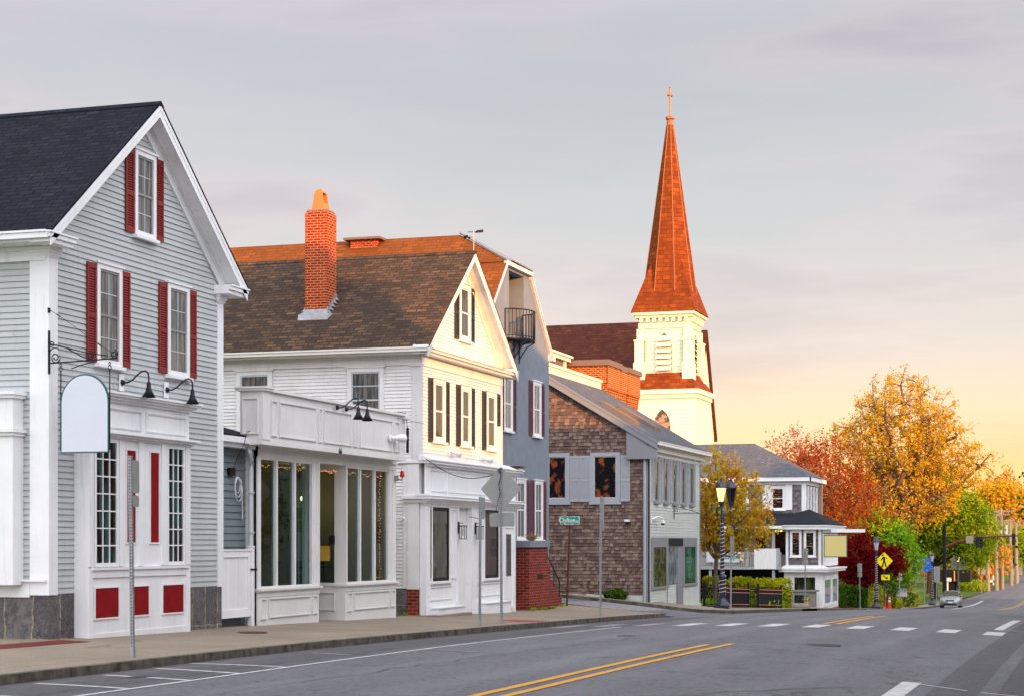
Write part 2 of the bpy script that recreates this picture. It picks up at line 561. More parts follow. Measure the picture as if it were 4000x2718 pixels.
    M['bark'] = plain('grey_bark', (0.16, 0.13, 0.10), 0.9, 0, 0.1, 0.5, 5)
    M['bark_dark'] = plain('dark_bark', (0.065, 0.045, 0.035), 0.9, 0, 0.1, 0.5, 5)
    M['bark_warm'] = plain('warm_brown_bark', (0.20, 0.12, 0.075), 0.9, 0, 0.1, 0.5, 5)
    M['cedar'] = None


build_mats()


def cedar():
    t = NT('weathered_cedar_shingle')
    r = t.n('ShaderNodeValToRGB')
    e = r.color_ramp.elements
    e[0].position, e[0].color = 0.0, (0.10, 0.06, 0.055, 1)
    e[1].position, e[1].color = 1.0, (0.31, 0.225, 0.185, 1)
    m = e.new(0.55)
    m.color = (0.19, 0.125, 0.10, 1)
    t.l(t.island(), r.inputs[0])
    st = t.ramp(t.noise(9, 4, 0.7, stretch=(5, 5, 0.6)), 0.42, 0.75)
    col = t.mix(st, r.outputs[0], (0.10, 0.055, 0.045))
    t.bump(t.noise(30, 3, 0.6, stretch=(6, 6, 0.5)), 0.3, 0.01)
    return t.done(col, 0.85, 0, 0.15)


MATS['cedar'] = cedar()
M = MATS

# ------------------------------------------------------------------ mesh helpers
class MB:
    def __init__(s):
        s.v, s.f = [], []

    def face(s, pts):
        b = len(s.v)
        s.v += [tuple(p) for p in pts]
        s.f.append(tuple(range(b, b + len(pts))))
        return s

    def hexa(s, p):
        """8 corners: bottom ring 0-3, top ring 4-7"""
        b = len(s.v)
        s.v += [tuple(q) for q in p]
        for f in ((3, 2, 1, 0), (4, 5, 6, 7), (0, 1, 5, 4), (1, 2, 6, 5), (2, 3, 7, 6), (3, 0, 4, 7)):
            s.f.append(tuple(b + i for i in f))
        return s

    def box(s, x0, x1, y0, y1, z0, z1):
        x0, x1 = min(x0, x1), max(x0, x1)
        y0, y1 = min(y0, y1), max(y0, y1)
        z0, z1 = min(z0, z1), max(z0, z1)
        return s.hexa([(x0, y0, z0), (x1, y0, z0), (x1, y1, z0), (x0, y1, z0),
                       (x0, y0, z1), (x1, y0, z1), (x1, y1, z1), (x0, y1, z1)])

    def prism(s, poly, vec):
        """polygon (3-D points) swept along vec"""
        n = len(poly)
        b = len(s.v)
        v = Vector(vec)
        s.v += [tuple(p) for p in poly] + [tuple(Vector(p) + v) for p in poly]
        s.f.append(tuple(range(b + n - 1, b - 1, -1)))
        s.f.append(tuple(range(b + n, b + 2 * n)))
        for i in range(n):
            j = (i + 1) % n
            s.f.append((b + i, b + j, b + n + j, b + n + i))
        return s

    def tube(s, path, r, seg=8, cap=True):
        P = [Vector(p) for p in path]
        rs = r if isinstance(r, (list, tuple)) else [r] * len(P)
        rings = []
        for i, p in enumerate(P):
            d = (P[min(i + 1, len(P) - 1)] - P[max(i - 1, 0)])
            if d.length < 1e-9:
                d = Vector((0, 0, 1))
            d.normalize()
            ref = Vector((0, 0, 1)) if abs(d.z) < 0.9 else Vector((1, 0, 0))
            a = d.cross(ref).normalized()
            c = a.cross(d).normalized()
            b = len(s.v)
            for k in range(seg):
                t = 2 * math.pi * k / seg
                s.v.append(tuple(p + (a * math.cos(t) + c * math.sin(t)) * rs[i]))
            rings.append(b)
        for q, w in zip(rings, rings[1:]):
            for k in range(seg):
                k2 = (k + 1) % seg
                s.f.append((q + k, q + k2, w + k2, w + k))
        if cap:
            s.f.append(tuple(rings[0] + k for k in range(seg))[::-1])
            s.f.append(tuple(rings[-1] + k for k in range(seg)))
        return s

    def lathe(s, prof, c=(0, 0, 0), seg=16, rot=0.0, cap=True):
        """prof: list of (radius, z)"""
        rings = []
        for r, z in prof:
            b = len(s.v)
            for k in range(seg):
                t = 2 * math.pi * k / seg + rot
                s.v.append((c[0] + r * math.cos(t), c[1] + r * math.sin(t), c[2] + z))
            rings.append(b)
        for q, w in zip(rings, rings[1:]):
            for k in range(seg):
                k2 = (k + 1) % seg
                s.f.append((q + k, q + k2, w + k2, w + k))
        if cap:
            s.f.append(tuple(rings[0] + k for k in range(seg))[::-1])
            s.f.append(tuple(rings[-1] + k for k in range(seg)))
        return s

    def grid(s, xs, ys, fn):
        b = len(s.v)
        for y in ys:
            for x in xs:
                s.v.append((x, y, fn(x, y)))
        n = len(xs)
        for j in range(len(ys) - 1):
            for i in range(n - 1):
                q = b + j * n + i
                s.f.append((q, q + 1, q + n + 1, q + n))
        return s

    def mesh(s, name, off=(0, 0, 0), uv=True, smooth=False):
        me = bpy.data.meshes.new(name)
        ox, oy, oz = off
        me.from_pydata([(x - ox, y - oy, z - oz) for x, y, z in s.v], [], s.f)
        if uv:
            lay = me.uv_layers.new(name='UV')
            co = [Vector(v) for v in s.v]
            data = lay.data
            for p in me.polygons:
                n = p.normal
                if abs(n.z) > 0.985 or n.length < 0.5:
                    t, b = Vector((1, 0, 0)), Vector((0, 1, 0))
                else:
                    t = Vector((0, 0, 1)).cross(n).normalized()
                    b = n.cross(t)
                for li in p.loop_indices:
                    c = co[me.loops[li].vertex_index]
                    data[li].uv = (c.dot(t), c.dot(b))
        if smooth:
            me.polygons.foreach_set('use_smooth', [True] * len(me.polygons))
        return me

    def build(s, name, mat, parent=None, label=None, off=None, bevel=0, smooth=False, kind=None):
        if off is None:
            off = tuple(parent['_o']) if parent is not None and '_o' in parent else (0, 0, 0)
        me = s.mesh(name, off, True, smooth)
        if mat is not None:
            me.materials.append(M[mat] if isinstance(mat, str) else mat)
        o = bpy.data.objects.new(name, me)
        COL.objects.link(o)
        if parent is not None:
            o.parent = parent
            if '_o' in parent:
                o['_o'] = tuple(parent['_o'])
        if label:
            o['label'] = label
        if kind:
            o['kind'] = kind
        if bevel:
            m = o.modifiers.new('bevel', 'BEVEL')
            m.width = bevel
            m.segments = 2
            m.limit_method = 'ANGLE'
        return o


def thing(name, label, cat, loc=(0, 0, 0), group=None):
    """Empty at the thing's base; geometry given in street coordinates is stored relative to it"""
    o = bpy.data.objects.new(name, None)
    COL.objects.link(o)
    o.location = loc
    o.empty_display_size = 0.3
    o['_o'] = tuple(loc)
    o['label'] = label
    o['category'] = cat
    if group:
        o['group'] = group
    return o


def single(name, mb, mat, label, cat, loc=(0, 0, 0), group=None, smooth=False, bevel=0):
    o = mb.build(name, mat, None, off=loc, smooth=smooth, bevel=bevel)
    o.location = loc
    o['label'] = label
    o['category'] = cat
    if group:
        o['group'] = group
    return o


def structure(name, mb, mat, smooth=False, kind='structure'):
    o = mb.build(name, mat, None, off=(0, 0, 0), smooth=smooth)
    o['kind'] = kind
    return o


def copy_tree(o, parent=None):
    c = o.copy()
    COL.objects.link(c)
    if parent is not None:
        c.parent = parent
    for ch in list(o.children):
        copy_tree(ch, c)
    return c


def clone(o, loc, label, rz=None):
    c = copy_tree(o)
    c.location = loc
    c['label'] = label
    if rz is not None:
        c.rotation_euler[2] = rz
    return c


# wall frames: (u, z, d) with d the distance in front of the wall
def FX(X0):
    return lambda u, z, d: (X0 + d, u, z)


def FY(Y0):
    return lambda u, z, d: (u, Y0 - d, z)


def FYB(Y0):
    return lambda u, z, d: (u, Y0 + d, z)


def wb(mb, W, u0, u1, z0, z1, d0, d1):
    a, b = W(u0, z0, d0), W(u1, z1, d1)
    return mb.box(a[0], b[0], a[1], b[1], a[2], b[2])


def wpoly(mb, W, poly, d0, d1):
    a = [W(u, z, d0) for u, z in poly]
    v = Vector(W(0, 0, d1)) - Vector(W(0, 0, d0))
    return mb.prism(a, v)


def wframe(mb, W, u0, u1, z0, z1, w, d0, d1, wt=None, wb_=None):
    wt = w if wt is None else wt
    wb2 = w if wb_ is None else wb_
    wb(mb, W, u0, u0 + w, z0, z1, d0, d1)
    wb(mb, W, u1 - w, u1, z0, z1, d0, d1)
    wb(mb, W, u0 + w, u1 - w, z1 - wt, z1, d0, d1 - 0.0015)
    wb(mb, W, u0 + w, u1 - w, z0, z0 + wb2, d0, d1 - 0.0015)
    return mb


def raised(mb, W, u0, u1, z0, z1, d, m=0.05):
    """moulded panel outline"""
    wframe(mb, W, u0, u1, z0, z1, m, d, d + 0.03)
    wframe(mb, W, u0 + m * 0.3, u1 - m * 0.3, z0 + m * 0.3, z1 - m * 0.3, m * 0.35, d + 0.03, d + 0.042)
    return mb


def clip_span(poly, z):
    us = []
    n = len(poly)
    for i in range(n):
        (u0, z0), (u1, z1) = poly[i], poly[(i + 1) % n]
        if abs(z1 - z0) < 1e-9:
            if abs(z - z0) < 1e-6:
                us += [u0, u1]
            continue
        t = (z - z0) / (z1 - z0)
        if -1e-6 <= t <= 1 + 1e-6:
            us.append(u0 + (u1 - u0) * t)
    return (min(us), max(us)) if us else None


def clap(W, poly, e=0.105, proud=0.014, mb=None):
    """clapboards filling a convex polygon in (u, z)"""
    mb = mb or MB()
    z0 = min(p[1] for p in poly)
    z1 = max(p[1] for p in poly)
    n = max(1, int(round((z1 - z0) / e)))
    e = (z1 - z0) / n
    corners = sorted(p[1] for p in poly)
    rnd = random.Random(len(mb.v) + int(z1 * 100))
    for i in range(n):
        a, b = z0 + i * e, z0 + (i + 1) * e
        sa = clip_span(poly, a + 1e-5)
        sb = clip_span(poly, b - 1e-5)
        if not sa or not sb:
            continue
        p = proud * 1.2 + rnd.uniform(-0.002, 0.003)
        dz = rnd.uniform(-0.003, 0.003)
        L_ = sa[1] - sa[0]
        cuts = [0.0]
        while L_ > 1.4 and (1 - cuts[-1]) * L_ > 3.0:
            cuts.append(cuts[-1] + rnd.uniform(1.2, 2.9) / L_)
        cuts.append(1.0)
        for t0, t1 in zip(cuts, cuts[1:]):
            t1 = t1 - (.004 / L_ if t1 < 1 else 0)
            q0, q1 = sa[0] + L_ * t0, sa[0] + L_ * t1
            r0, r1 = sb[0] + (sb[1] - sb[0]) * t0, sb[0] + (sb[1] - sb[0]) * t1
            pp = p + rnd.uniform(-.002, .002)
            d0, d1 = dz + rnd.uniform(-.002, .002), dz + rnd.uniform(-.002, .002)
            mb.face([W(q0, a + d0, pp), W(q1, a + d1, pp), W(r1, b + 0.006, -0.006), W(r0, b + 0.006, -0.006)])
            mb.face([W(q0, a + d0 + .003, -0.012), W(q1, a + d1 + .003, -0.012), W(q1, a + d1, pp), W(q0, a + d0, pp)])
    return mb


def shingle_wall(W, poly, e=0.175, w=0.19, mb=None, holes=()):
    mb = mb or MB()
    z0 = min(p[1] for p in poly)
    z1 = max(p[1] for p in poly)
    n = int((z1 - z0) / e) + 1
    rnd = random.Random(5)
    for i in range(n):
        a = z0 + i * e
        b = min(a + e, z1)
        sa = clip_span(poly, min(a + e * 0.5, z1 - 1e-4))
        if not sa:
            continue
        u = sa[0] + rnd.uniform(-w, 0)
        while u < sa[1]:
            ww = w * rnd.uniform(0.55, 1.35)
            ua, ub = max(u + 0.004, sa[0]), min(u + ww - 0.004, sa[1])
            u += ww
            if ub - ua < 0.02:
                continue
            if any(ua > h[0] and ub < h[1] and a > h[2] and b < h[3] for h in holes):
                continue
            p = 0.036 + rnd.uniform(-0.010, 0.016)
            dz = rnd.uniform(-0.012, 0.008) - (0.05 if rnd.random() < 0.02 else 0)
            mb.face([W(ua, a + dz, p), W(ub, a + dz * 0.7, p), W(ub, b + 0.01, 0.004), W(ua, b + 0.01, 0.004)])
            mb.face([W(ua, a + dz, 0), W(ub, a + dz, 0), W(ub, a + dz * 0.7, p), W(ua, a + dz, p)])
    return mb


def window(T, W, u0, u1, z0, z1, case=0.11, sill=True, trim='white', sash='white', pane='pane', cols=1, rows=1,
           d=0.015, double=True, muntin='white', casing=True, drop=0.03):
    """double-hung window as a part of T: casing (window), its panes, sashes and sill as sub-parts"""
    f = MB()
    if casing:
        wframe(f, W, u0, u1, z0, z1, case, 0, 0.05 + d)
        if sill:
            wb(f, W, u0 - 0.05, u1 + 0.05, z1 - 0.005, z1 + 0.035, 0, 0.08 + d)
    else:
        wframe(f, W, u0, u1, z0, z1, case, 0, 0.035 + d)
    wo = f.build('window', trim, T)
    if sill:
        s_ = MB()
        wb(s_, W, u0 - 0.05, u1 + 0.05, z0 - 0.06, z0 + 0.001, 0, 0.11 + d)
        s_.build('sill', trim, wo)
    a0, a1, b0, b1 = u0 + case, u1 - case, z0 + case * 0.6, z1 - case
    p = MB()
    p.face([W(a0 - .01, b0 - .01, d + 0.006), W(a1 + .01, b0 - .01, d + 0.006), W(a1 + .01, b1 + .01, d + 0.006), W(a0 - .01, b1 + .01, d + 0.006)])
    p.build('pane', pane, wo)
    s2 = MB()
    sw = 0.045
    if double:
        m = (b0 + b1) / 2
        wframe(s2, W, a0, a1, m - 0.02, b1, sw, d + 0.008, d + 0.03)
        wframe(s2, W, a0 + .002, a1 - .002, b0, m + 0.02, sw, d + 0.009, d + 0.022)
        spans = [(b0 + sw, m - 0.02), (m + 0.02, b1 - sw)]
    else:
        wframe(s2, W, a0, a1, b0, b1, sw, d + 0.008, d + 0.03)
        spans = [(b0 + sw, b1 - sw)]
    s2.build('sash', sash, wo)
    if cols > 1 or rows > 1:
        mm = MB()
        for za, zb in spans:
            for c in range(1, cols):
                u = a0 + sw + (a1 - a0 - 2 * sw) * c / cols
                wb(mm, W, u - 0.009, u + 0.009, za, zb, d + 0.007, d + 0.018)
            for r_ in range(1, rows):
                z = za + (zb - za) * r_ / rows
                wb(mm, W, a0 + sw, a1 - sw, z - 0.009, z + 0.009, d + 0.0065, d + 0.0165)
        mm.build('muntins', muntin, wo)
    return wo


def shutter(T, W, u0, u1, z0, z1, mat, d=0.016):
    mb = MB()
    w = min(0.05, (u1 - u0) * 0.17)
    wframe(mb, W, u0, u1, z0, z1, w, d, d + 0.035, wt=0.1, wb_=0.1)
    mz = z0 + (z1 - z0) * 0.47
    wb(mb, W, u0 + w, u1 - w, mz - 0.05, mz + 0.05, d, d + 0.033)
    wb(mb, W, u0 + w, u1 - w, z0 + 0.08, z1 - 0.08, d, d + 0.008)
    z = z0 + 0.1
    while z < z1 - 0.12:
        if abs(z - mz) > 0.06:
            a = W(u0 + w, z, d + 0.03), W(u1 - w, z, d + 0.03), W(u1 - w, z + 0.038, d + 0.01), W(u0 + w, z + 0.038, d + 0.01)
            mb.face(a)
            mb.face([W(u0 + w, z, d + 0.01), W(u1 - w, z, d + 0.01), W(u1 - w, z, d + 0.03), W(u0 + w, z, d + 0.03)])
        z += 0.047
    return mb.build('shutter', mat, T)


def text_part(txt, size, mat, parent, origin, ux, uy, name='lettering', depth=0.004, label=None, top=None, spacing=1.0, xs=1.0):
    cu = bpy.data.curves.new('lettering', 'FONT')
    cu.body = txt
    cu.size = size
    cu.extrude = depth
    cu.align_x = 'CENTER'
    cu.align_y = 'CENTER'
    cu.space_character = spacing
    cu.resolution_u = 3
    cu.offset = size * 0.022
    tmp = bpy.data.objects.new('tmp_text', cu)
    COL.objects.link(tmp)
    bpy.context.view_layer.update()
    me = bpy.data.meshes.new_from_object(tmp.evaluated_get(bpy.context.evaluated_depsgraph_get()))
    bpy.data.objects.remove(tmp)
    bpy.data.curves.remove(cu)
    ux, uy = Vector(ux).normalized(), Vector(uy).normalized()
    n = ux.cross(uy)
    mat4 = Matrix(((ux.x * xs, uy.x, n.x, origin[0]), (ux.y * xs, uy.y, n.y, origin[1]), (ux.z * xs, uy.z, n.z, origin[2]), (0, 0, 0, 1)))
    me.transform(mat4)
    if parent is not None and '_o' in parent:
        me.transform(Matrix.Translation(-Vector(tuple(parent['_o']))))
    me.materials.clear()
    me.materials.append(M[mat] if isinstance(mat, str) else mat)
    me.name = name
    o = bpy.data.objects.new(name, me)
    COL.objects.link(o)
    if parent is not None:
        o.parent = parent
        if '_o' in parent:
            o['_o'] = tuple(parent['_o'])
    if label:
        o['label'] = label
    return o


def arc(c, r, a0, a1, n, ax, ay):
    ax, ay, c = Vector(ax), Vector(ay), Vector(c)
    return [tuple(c + ax * (r * math.cos(a0 + (a1 - a0) * i / n)) + ay * (r * math.sin(a0 + (a1 - a0) * i / n))) for i in range(n + 1)]


# ------------------------------------------------------------------ terrain
DY = [-60, 0, 12, 21, 29, 35, 42.6, 48.4, 54.5, 61.7, 71, 79, 98, 109, 122, 133, 148, 160, 180, 195, 230, 260, 300, 350, 450, 700]
DD = [1.3, 1.64, 1.73, 1.81, 1.87, 1.96, 2.10, 2.21, 2.32, 2.50, 2.76, 3.0, 3.6, 3.98, 4.48, 4.88, 5.4, 5.72, 6.2, 6.42, 6.6, 6.62, 6.4, 5.6, 3.5, -2]


def zk(Y):
    """height of the left kerb top"""
    return 1.7 - sum(float(np.interp(Y + o, DY, DD)) for o in (-4, -2, 0, 2, 4)) / 5


def crown(X):
    x = max(-14.0, min(X, -1.4))
    return 0.15 * (1 - ((x + 8) / 6.0) ** 2) + (-(X + 1.4) * 0.02 if X > -1.4 else 0)


def rise(X, Y):
    w = max(0, min(1, (Y - 60) / 4)) * max(0, min(1, (84 - Y) / 6))
    return 0.085 * max(0, -15.5 - X) * w


def zroad(X, Y):
    return zk(Y) - 0.13 + crown(X)


def zside(X, Y):
    return zk(Y) + min(4.5, max(0, -14 - X)) * 0.025 + rise(X, Y)


def zright(X, Y):
    return zk(Y) - 0.13 + crown(0.9) + 0.13 + (X - 0.9) * 0.02


def build_ground():
    ys = [-60, -30, -10] + [i * 2 for i in range(0, 55)] + [110 + 4 * i for i in range(0, 48)] + [310, 330, 350, 380, 410, 450, 500, 560, 640, 700]
    g = MB()

    def zg(x, y):
        if x < -18.5:
            b = zside(-18.5, min(y, 700)) - 0.05
            far = max(0, (y - 250) / 150.0)
            return b + rise(x, y) * 0 + 0.012 * min(60, (-18.5 - x)) + min(far, 2) * 0.10 * min(60, -18.5 - x)
        if x > 5:
            return zright(5, y) - 0.05 + 0.01 * (min(x, 80) - 5)
        return zk(y) - 0.6
    xs = [-2500, -900, -300, -140, -80, -60, -50, -40, -34, -30, -26, -22, -18.5, -18.4, 4.9, 5, 10, 20, 40, 80, 300, 900, 2500]
    g.grid(xs, [-2500, -800, -200] + ys + [900, 1500, 3000], zg)
    structure('ground', g, 'grass')
    r = MB()
    r.grid([-14, -13.2, -12.4, -11.6, -10.5, -9, -8, -7, -6, -5, -4, -3, -2, -1, 0, 0.9], ys, zroad)
    structure('road', r, 'asphalt', smooth=True)
    # side street between the stucco house and the cedar house
    s_ = MB()
    sy = [63.3, 64.5, 66, 68, 70, 72, 73.2]
    s_.grid([-90, -60, -45, -32, -26, -22, -20, -18, -16.5, -15.2, -14], sy, lambda x, y: zside(x, y) - 0.13 + (0.0 if x < -14.1 else 0.0))
    structure('side_street', s_, 'asphalt', smooth=True)
    # near sidewalk with its rounded corner
    sw = MB()
    y1 = [y for y in ys if y < 61]
    sw.grid([-19.3, -18, -17, -16, -15, -14.16], y1, zside)
    cx_, cy_, rr = -16.3, 61.0, 2.14
    cor = [(cx_ + rr * math.cos(a), cy_ + rr * math.sin(a)) for a in [R(9 * i) for i in range(0, 11)]]
    last = y1[-1]
    pts = [(-14.16, last)] + cor + [(-40, 63.14), (-40, last)]
    ctr = (-17.0, last + 0.5)
    for i in range(len(cor)):
        a = ([(-14.16, last)] + cor)[i]
        b = ([(-14.16, last)] + cor)[i + 1]
        sw.face([(p[0], p[1], zside(*p)) for p in (a, b, ctr)])
    for a, b in ((cor[-1], (-19.3, 63.14)), ((-19.3, 63.14), (-19.3, last)), ((-19.3, last), (-14.16, last))):
        sw.face([(p[0], p[1], zside(*p)) for p in (a, b, ctr)])
    sw.face([(p[0], p[1], zside(*p)) for p in ((-19.3, last), (-19.3, 63.14), (-40, 63.14), (-40, last))])
    structure('sidewalk', sw, 'sidewalk', smooth=False)
    # far sidewalk
    s2 = MB()
    c2 = [(-16.3 + 2.14 * math.cos(R(-9 * i)), 75.5 + 2.14 * math.sin(R(-9 * i))) for i in range(0, 11)]
    ctr = (-17.0, 75.9)
    ring = [(-14.16, 76)] + c2 + [(-19.3, 73.36), (-19.3, 76)]
    for a, b in zip(ring, ring[1:] + ring[:1]):
        s2.face([(p[0], p[1], zside(*p)) for p in (a, ctr, b)])
    s2.grid([-40, -34, -28, -24, -21, -19.3], [73.36, 75.4], zside)
    s2.grid([-18.2, -17, -16, -15, -14.16], [76, 78, 80, 83, 86] + [y for y in ys if 87 < y < 215], zside)
    structure('sidewalk', s2, 'sidewalk')
    s3 = MB()
    s3.grid([1.05, 3, 5.2], ys, zright)
    structure('sidewalk', s3, 'sidewalk')

    def kerb(path, zf, inner):
        """granite kerb stones along a path"""
        kb = MB()
        i = 0
        for (a, b, oa, ob) in path:
            za, zb = zf(*a), zf(*b)
            kb.hexa([(a[0], a[1], za - 0.3), (b[0], b[1], zb - 0.3), (ob[0], ob[1], zb - 0.3), (oa[0], oa[1], za - 0.3),
                     (a[0], a[1], za + .006), (b[0], b[1], zb + .006), (ob[0], ob[1], zb + .006), (oa[0], oa[1], za + .006)])
        return kb
    seg = []
    rnd = random.Random(3)
    y = -30.0
    while y < 60.9:
        l = rnd.uniform(1.6, 2.4)
        yb = min(y + l, 61.0)
        e0, e1 = rnd.uniform(-.012, .012), rnd.uniform(-.012, .012)
        seg.append(((-14 + e0, y + .008), (-14 + e1, yb - .008), (-14.165, y + .008), (-14.165, yb - .008)))
        y = yb
    ang = [R(9 * i) for i in range(11)]
    for a, b in zip(ang, ang[1:]):
        f = lambda t, r_: (-16.3 + r_ * math.cos(t), 61.0 + r_ * math.sin(t))
        seg.append((f(a, 2.3), f(b, 2.3), f(a, 2.135), f(b, 2.135)))
    x = -16.3
    while x > -40:
        seg.append(((x, 63.3), (x - 2.0, 63.3), (x, 63.13), (x - 2.0, 63.13)))
        x -= 2.01
    o = structure('kerb', kerb(seg, zside, 0), 'kerb_stone')
    seg = []
    x = -40.0
    while x < -16.4:
        seg.append(((x, 73.2), (x + 2.0, 73.2), (x, 73.37), (x + 2.0, 73.37)))
        x += 2.01
    for a, b in zip(ang, ang[1:]):
        f = lambda t, r_: (-16.3 + r_ * math.cos(t), 75.5 - r_ * math.sin(t))
        seg.append((f(a, 2.3), f(b, 2.3), f(a, 2.135), f(b, 2.135)))
    y = 75.5
    while y < 213:
        l = rnd.uniform(1.8, 2.6)
        if 92 < y < 98.5 or 118 < y < 121:
            y += l
            continue
        seg.append(((-14, y), (-14, y + l - .015), (-14.165, y), (-14.165, y + l - .015)))
        y += l
    structure('kerb', kerb(seg, zside, 0), 'kerb_stone')
    seg = []
    y = -30.0
    while y < 400:
        seg.append(((0.9, y), (0.9, y + 2.98), (1.06, y), (1.06, y + 2.98)))
        y += 3
    structure('kerb', kerb(seg, zright, 0), 'kerb_stone')

    # ---- painted markings, each a thin sheet 4 mm over the asphalt
    def strip(mb, x0, y0, x1, y1, w, n=None, dz=0.006, zf=zroad):
        d = Vector((x1 - x0, y1 - y0, 0))
        L = d.length
        n = n or max(1, int(L / .5))
        p = Vector((-d.y, d.x, 0)).normalized() * w / 2
        for i in range(n):
            a = Vector((x0, y0, 0)) + d * (i / n)
            b = Vector((x0, y0, 0)) + d * ((i + 1) / n)
            q = [a - p, b - p, b + p, a + p]
            mb.face([(v.x, v.y, zf(v.x, v.y) + dz) for v in q])
    yl = MB()
    for a, b in ((12, 33.2), (48.6, 60.5), (118, 215), (222, 330)):
        strip(yl, -6.78, a, -6.78, b, 0.13)
        strip(yl, -6.45, a, -6.45, b + 0.7, 0.13)
    structure('road_marking', yl, 'line_yellow')
    ts = MB()
    rnd = random.Random(12)
    for (x, y, x1, y1, w) in ((-10.2, 12, -8.8, 36, .025), (-8.6, 27, -5.2, 29.5, .035), (-11.9, 8, -12.1, 56, .03),
                              (-7.7, 38, -4.4, 36.4, .035), (-9.6, 33.5, -7.0, 35.6, .03), (-13.2, 34, -9.0, 35.2, .03), (-2.8, 30, -6.2, 33, .03), (-9.8, 50, -3.0, 54, .04), (-5.4, 20, -3.0, 24, .03)):
        n = int(math.hypot(x1 - x, y1 - y) / .7) + 2
        px, py = x, y
        for i in range(1, n + 1):
            nx = x + (x1 - x) * i / n + rnd.gauss(0, .07)
            ny = y + (y1 - y) * i / n + rnd.gauss(0, .07)
            strip(ts, px, py, nx, ny, w * rnd.uniform(.4, 1.1), 1, 0.009)
            px, py = nx, ny
    structure('tar_seam', ts, 'drain')
    wl = MB()
    strip(wl, -11.33, 14, -11.33, 44.5, 0.115)
    strip(wl, -2.35, 16, -2.35, 25.6, 0.26)
    strip(wl, -2.3, 49.5, -2.3, 63, 0.24)
    strip(wl, -10.6, 150, -11.2, 205, 0.3)
    strip(wl, -2.3, 25.4, 0.8, 22.9, 0.06)
    strip(wl, -2.25, 50.0, 0.8, 47.5, 0.06)
    for (x0, y0, x1, y1) in ((-13.6, 21.3, -11.4, 19.9), (-13.6, 23.1, -11.4, 21.5), (-13.7, 24.8, -11.3, 22.9),
                             (-13.9, 26.3, -11.4, 24.5), (-13.7, 19.4, -11.4, 18.2)):
        strip(wl, x0, y0, x1, y1, 0.10)
    structure('road_marking', wl, 'line_white')
    cw = MB()
    cf = MB()
    for i in range(11):
        x = -13.25 + i * 1.10
        t = cf if i < 3 else cw
        strip(t, x, 45.1, x, 47.7, 0.46, 2)
    strip(cf, -12.0, 65.3, -11.8, 73, 0.12)
    strip(cf, -13.2, 29.5, -11.9, 28.2, 0.09)
    strip(cf, -11.2, 30.0, -9.9, 29.0, 0.07)
    structure('road_marking', cw, 'line_white')
    structure('road_marking', cf, 'line_faint')
    sc_ = MB()
    for i in range(8):
        y = 64.0 + i * 1.15
        strip(sc_, -19.6, y, -16.4, y, 0.38, 4, 0.008, lambda X, Y: zside(X, Y) - 0.13)
    strip(sc_, -24.5, 64.5, -21.5, 64.5, 0.4, 3, 0.008, lambda X, Y: zside(X, Y) - 0.13)
    structure('road_marking', sc_, 'line_white')
    # darker parking bay along the right kerb and tyre-worn joint
    pk = MB()
    pk.grid([-2.0, -1.2, -0.4, 0.3, 0.89], [y for y in ys if 10 <= y <= 130], lambda x, y: zroad(x, y) + 0.003)
    structure('parking_bay', pk, 'asphalt_dark', smooth=True)
    pk = MB()
    pk.grid([-13.99, -13.2, -12.4, -11.6, -11.4], [y for y in ys if 0 <= y <= 58], lambda x, y: zroad(x, y) + 0.003)
    structure('parking_bay', pk, 'asphalt_dark', smooth=True)
    # lids in road and sidewalk

    def lid(label, x, y, r, zf, mat, name='manhole_cover'):
        mb = MB()
        z = zf(x, y)
        mb.lathe([(r + .04, -0.02), (r + .04, 0.008), (r, 0.008), (r - .01, 0.004), (r * .6, 0.006), (r * .6, 0.010), (0.001, 0.010)], (x, y, z), 28)
        single(name, mb, mat, label, 'manhole cover', (x, y, z))
    lid('round rusty cover in the sidewalk before the white gate', -16.6, 33.9, 0.36, zside, 'iron_lid')
    lid('round cover in the road right of the yellow lines', -4.9, 34.6, 0.36, zroad, 'drain')
    lid('small round cover in the road left of the yellow lines', -9.3, 37.0, 0.16, zroad, 'drain')
    lid('small round drain lid in the parking lane by the hatching', -12.5, 22.3, 0.2, zroad, 'drain')
    bp = MB()
    bp.grid([-17.75, -17.4, -17.1], [25.0, 27.0, 28.6], lambda x, y: zside(x, y) + 0.006)
    structure('brick_paving_patch', bp, 'brick_patch')
    rp = MB()
    rp.grid([-15.3, -14.3], [46.4, 47.9], lambda x, y: zside(x, y) + 0.008)
    structure('tactile_pad', rp, 'red_pad')


build_ground()

# ------------------------------------------------------------------ buildings
def slope_prism(mb, x0, x1, a, b, h, drop=0.0):
    """board under a roof slope: a, b are (Y, z); h its height"""
    (ya, za), (yb, zb) = a, b
    P = [(x0, ya, za - drop), (x0, yb, zb - drop), (x0, yb, zb - drop - h), (x0, ya, za - drop - h)]
    return mb.prism(P, (x1 - x0, 0, 0))


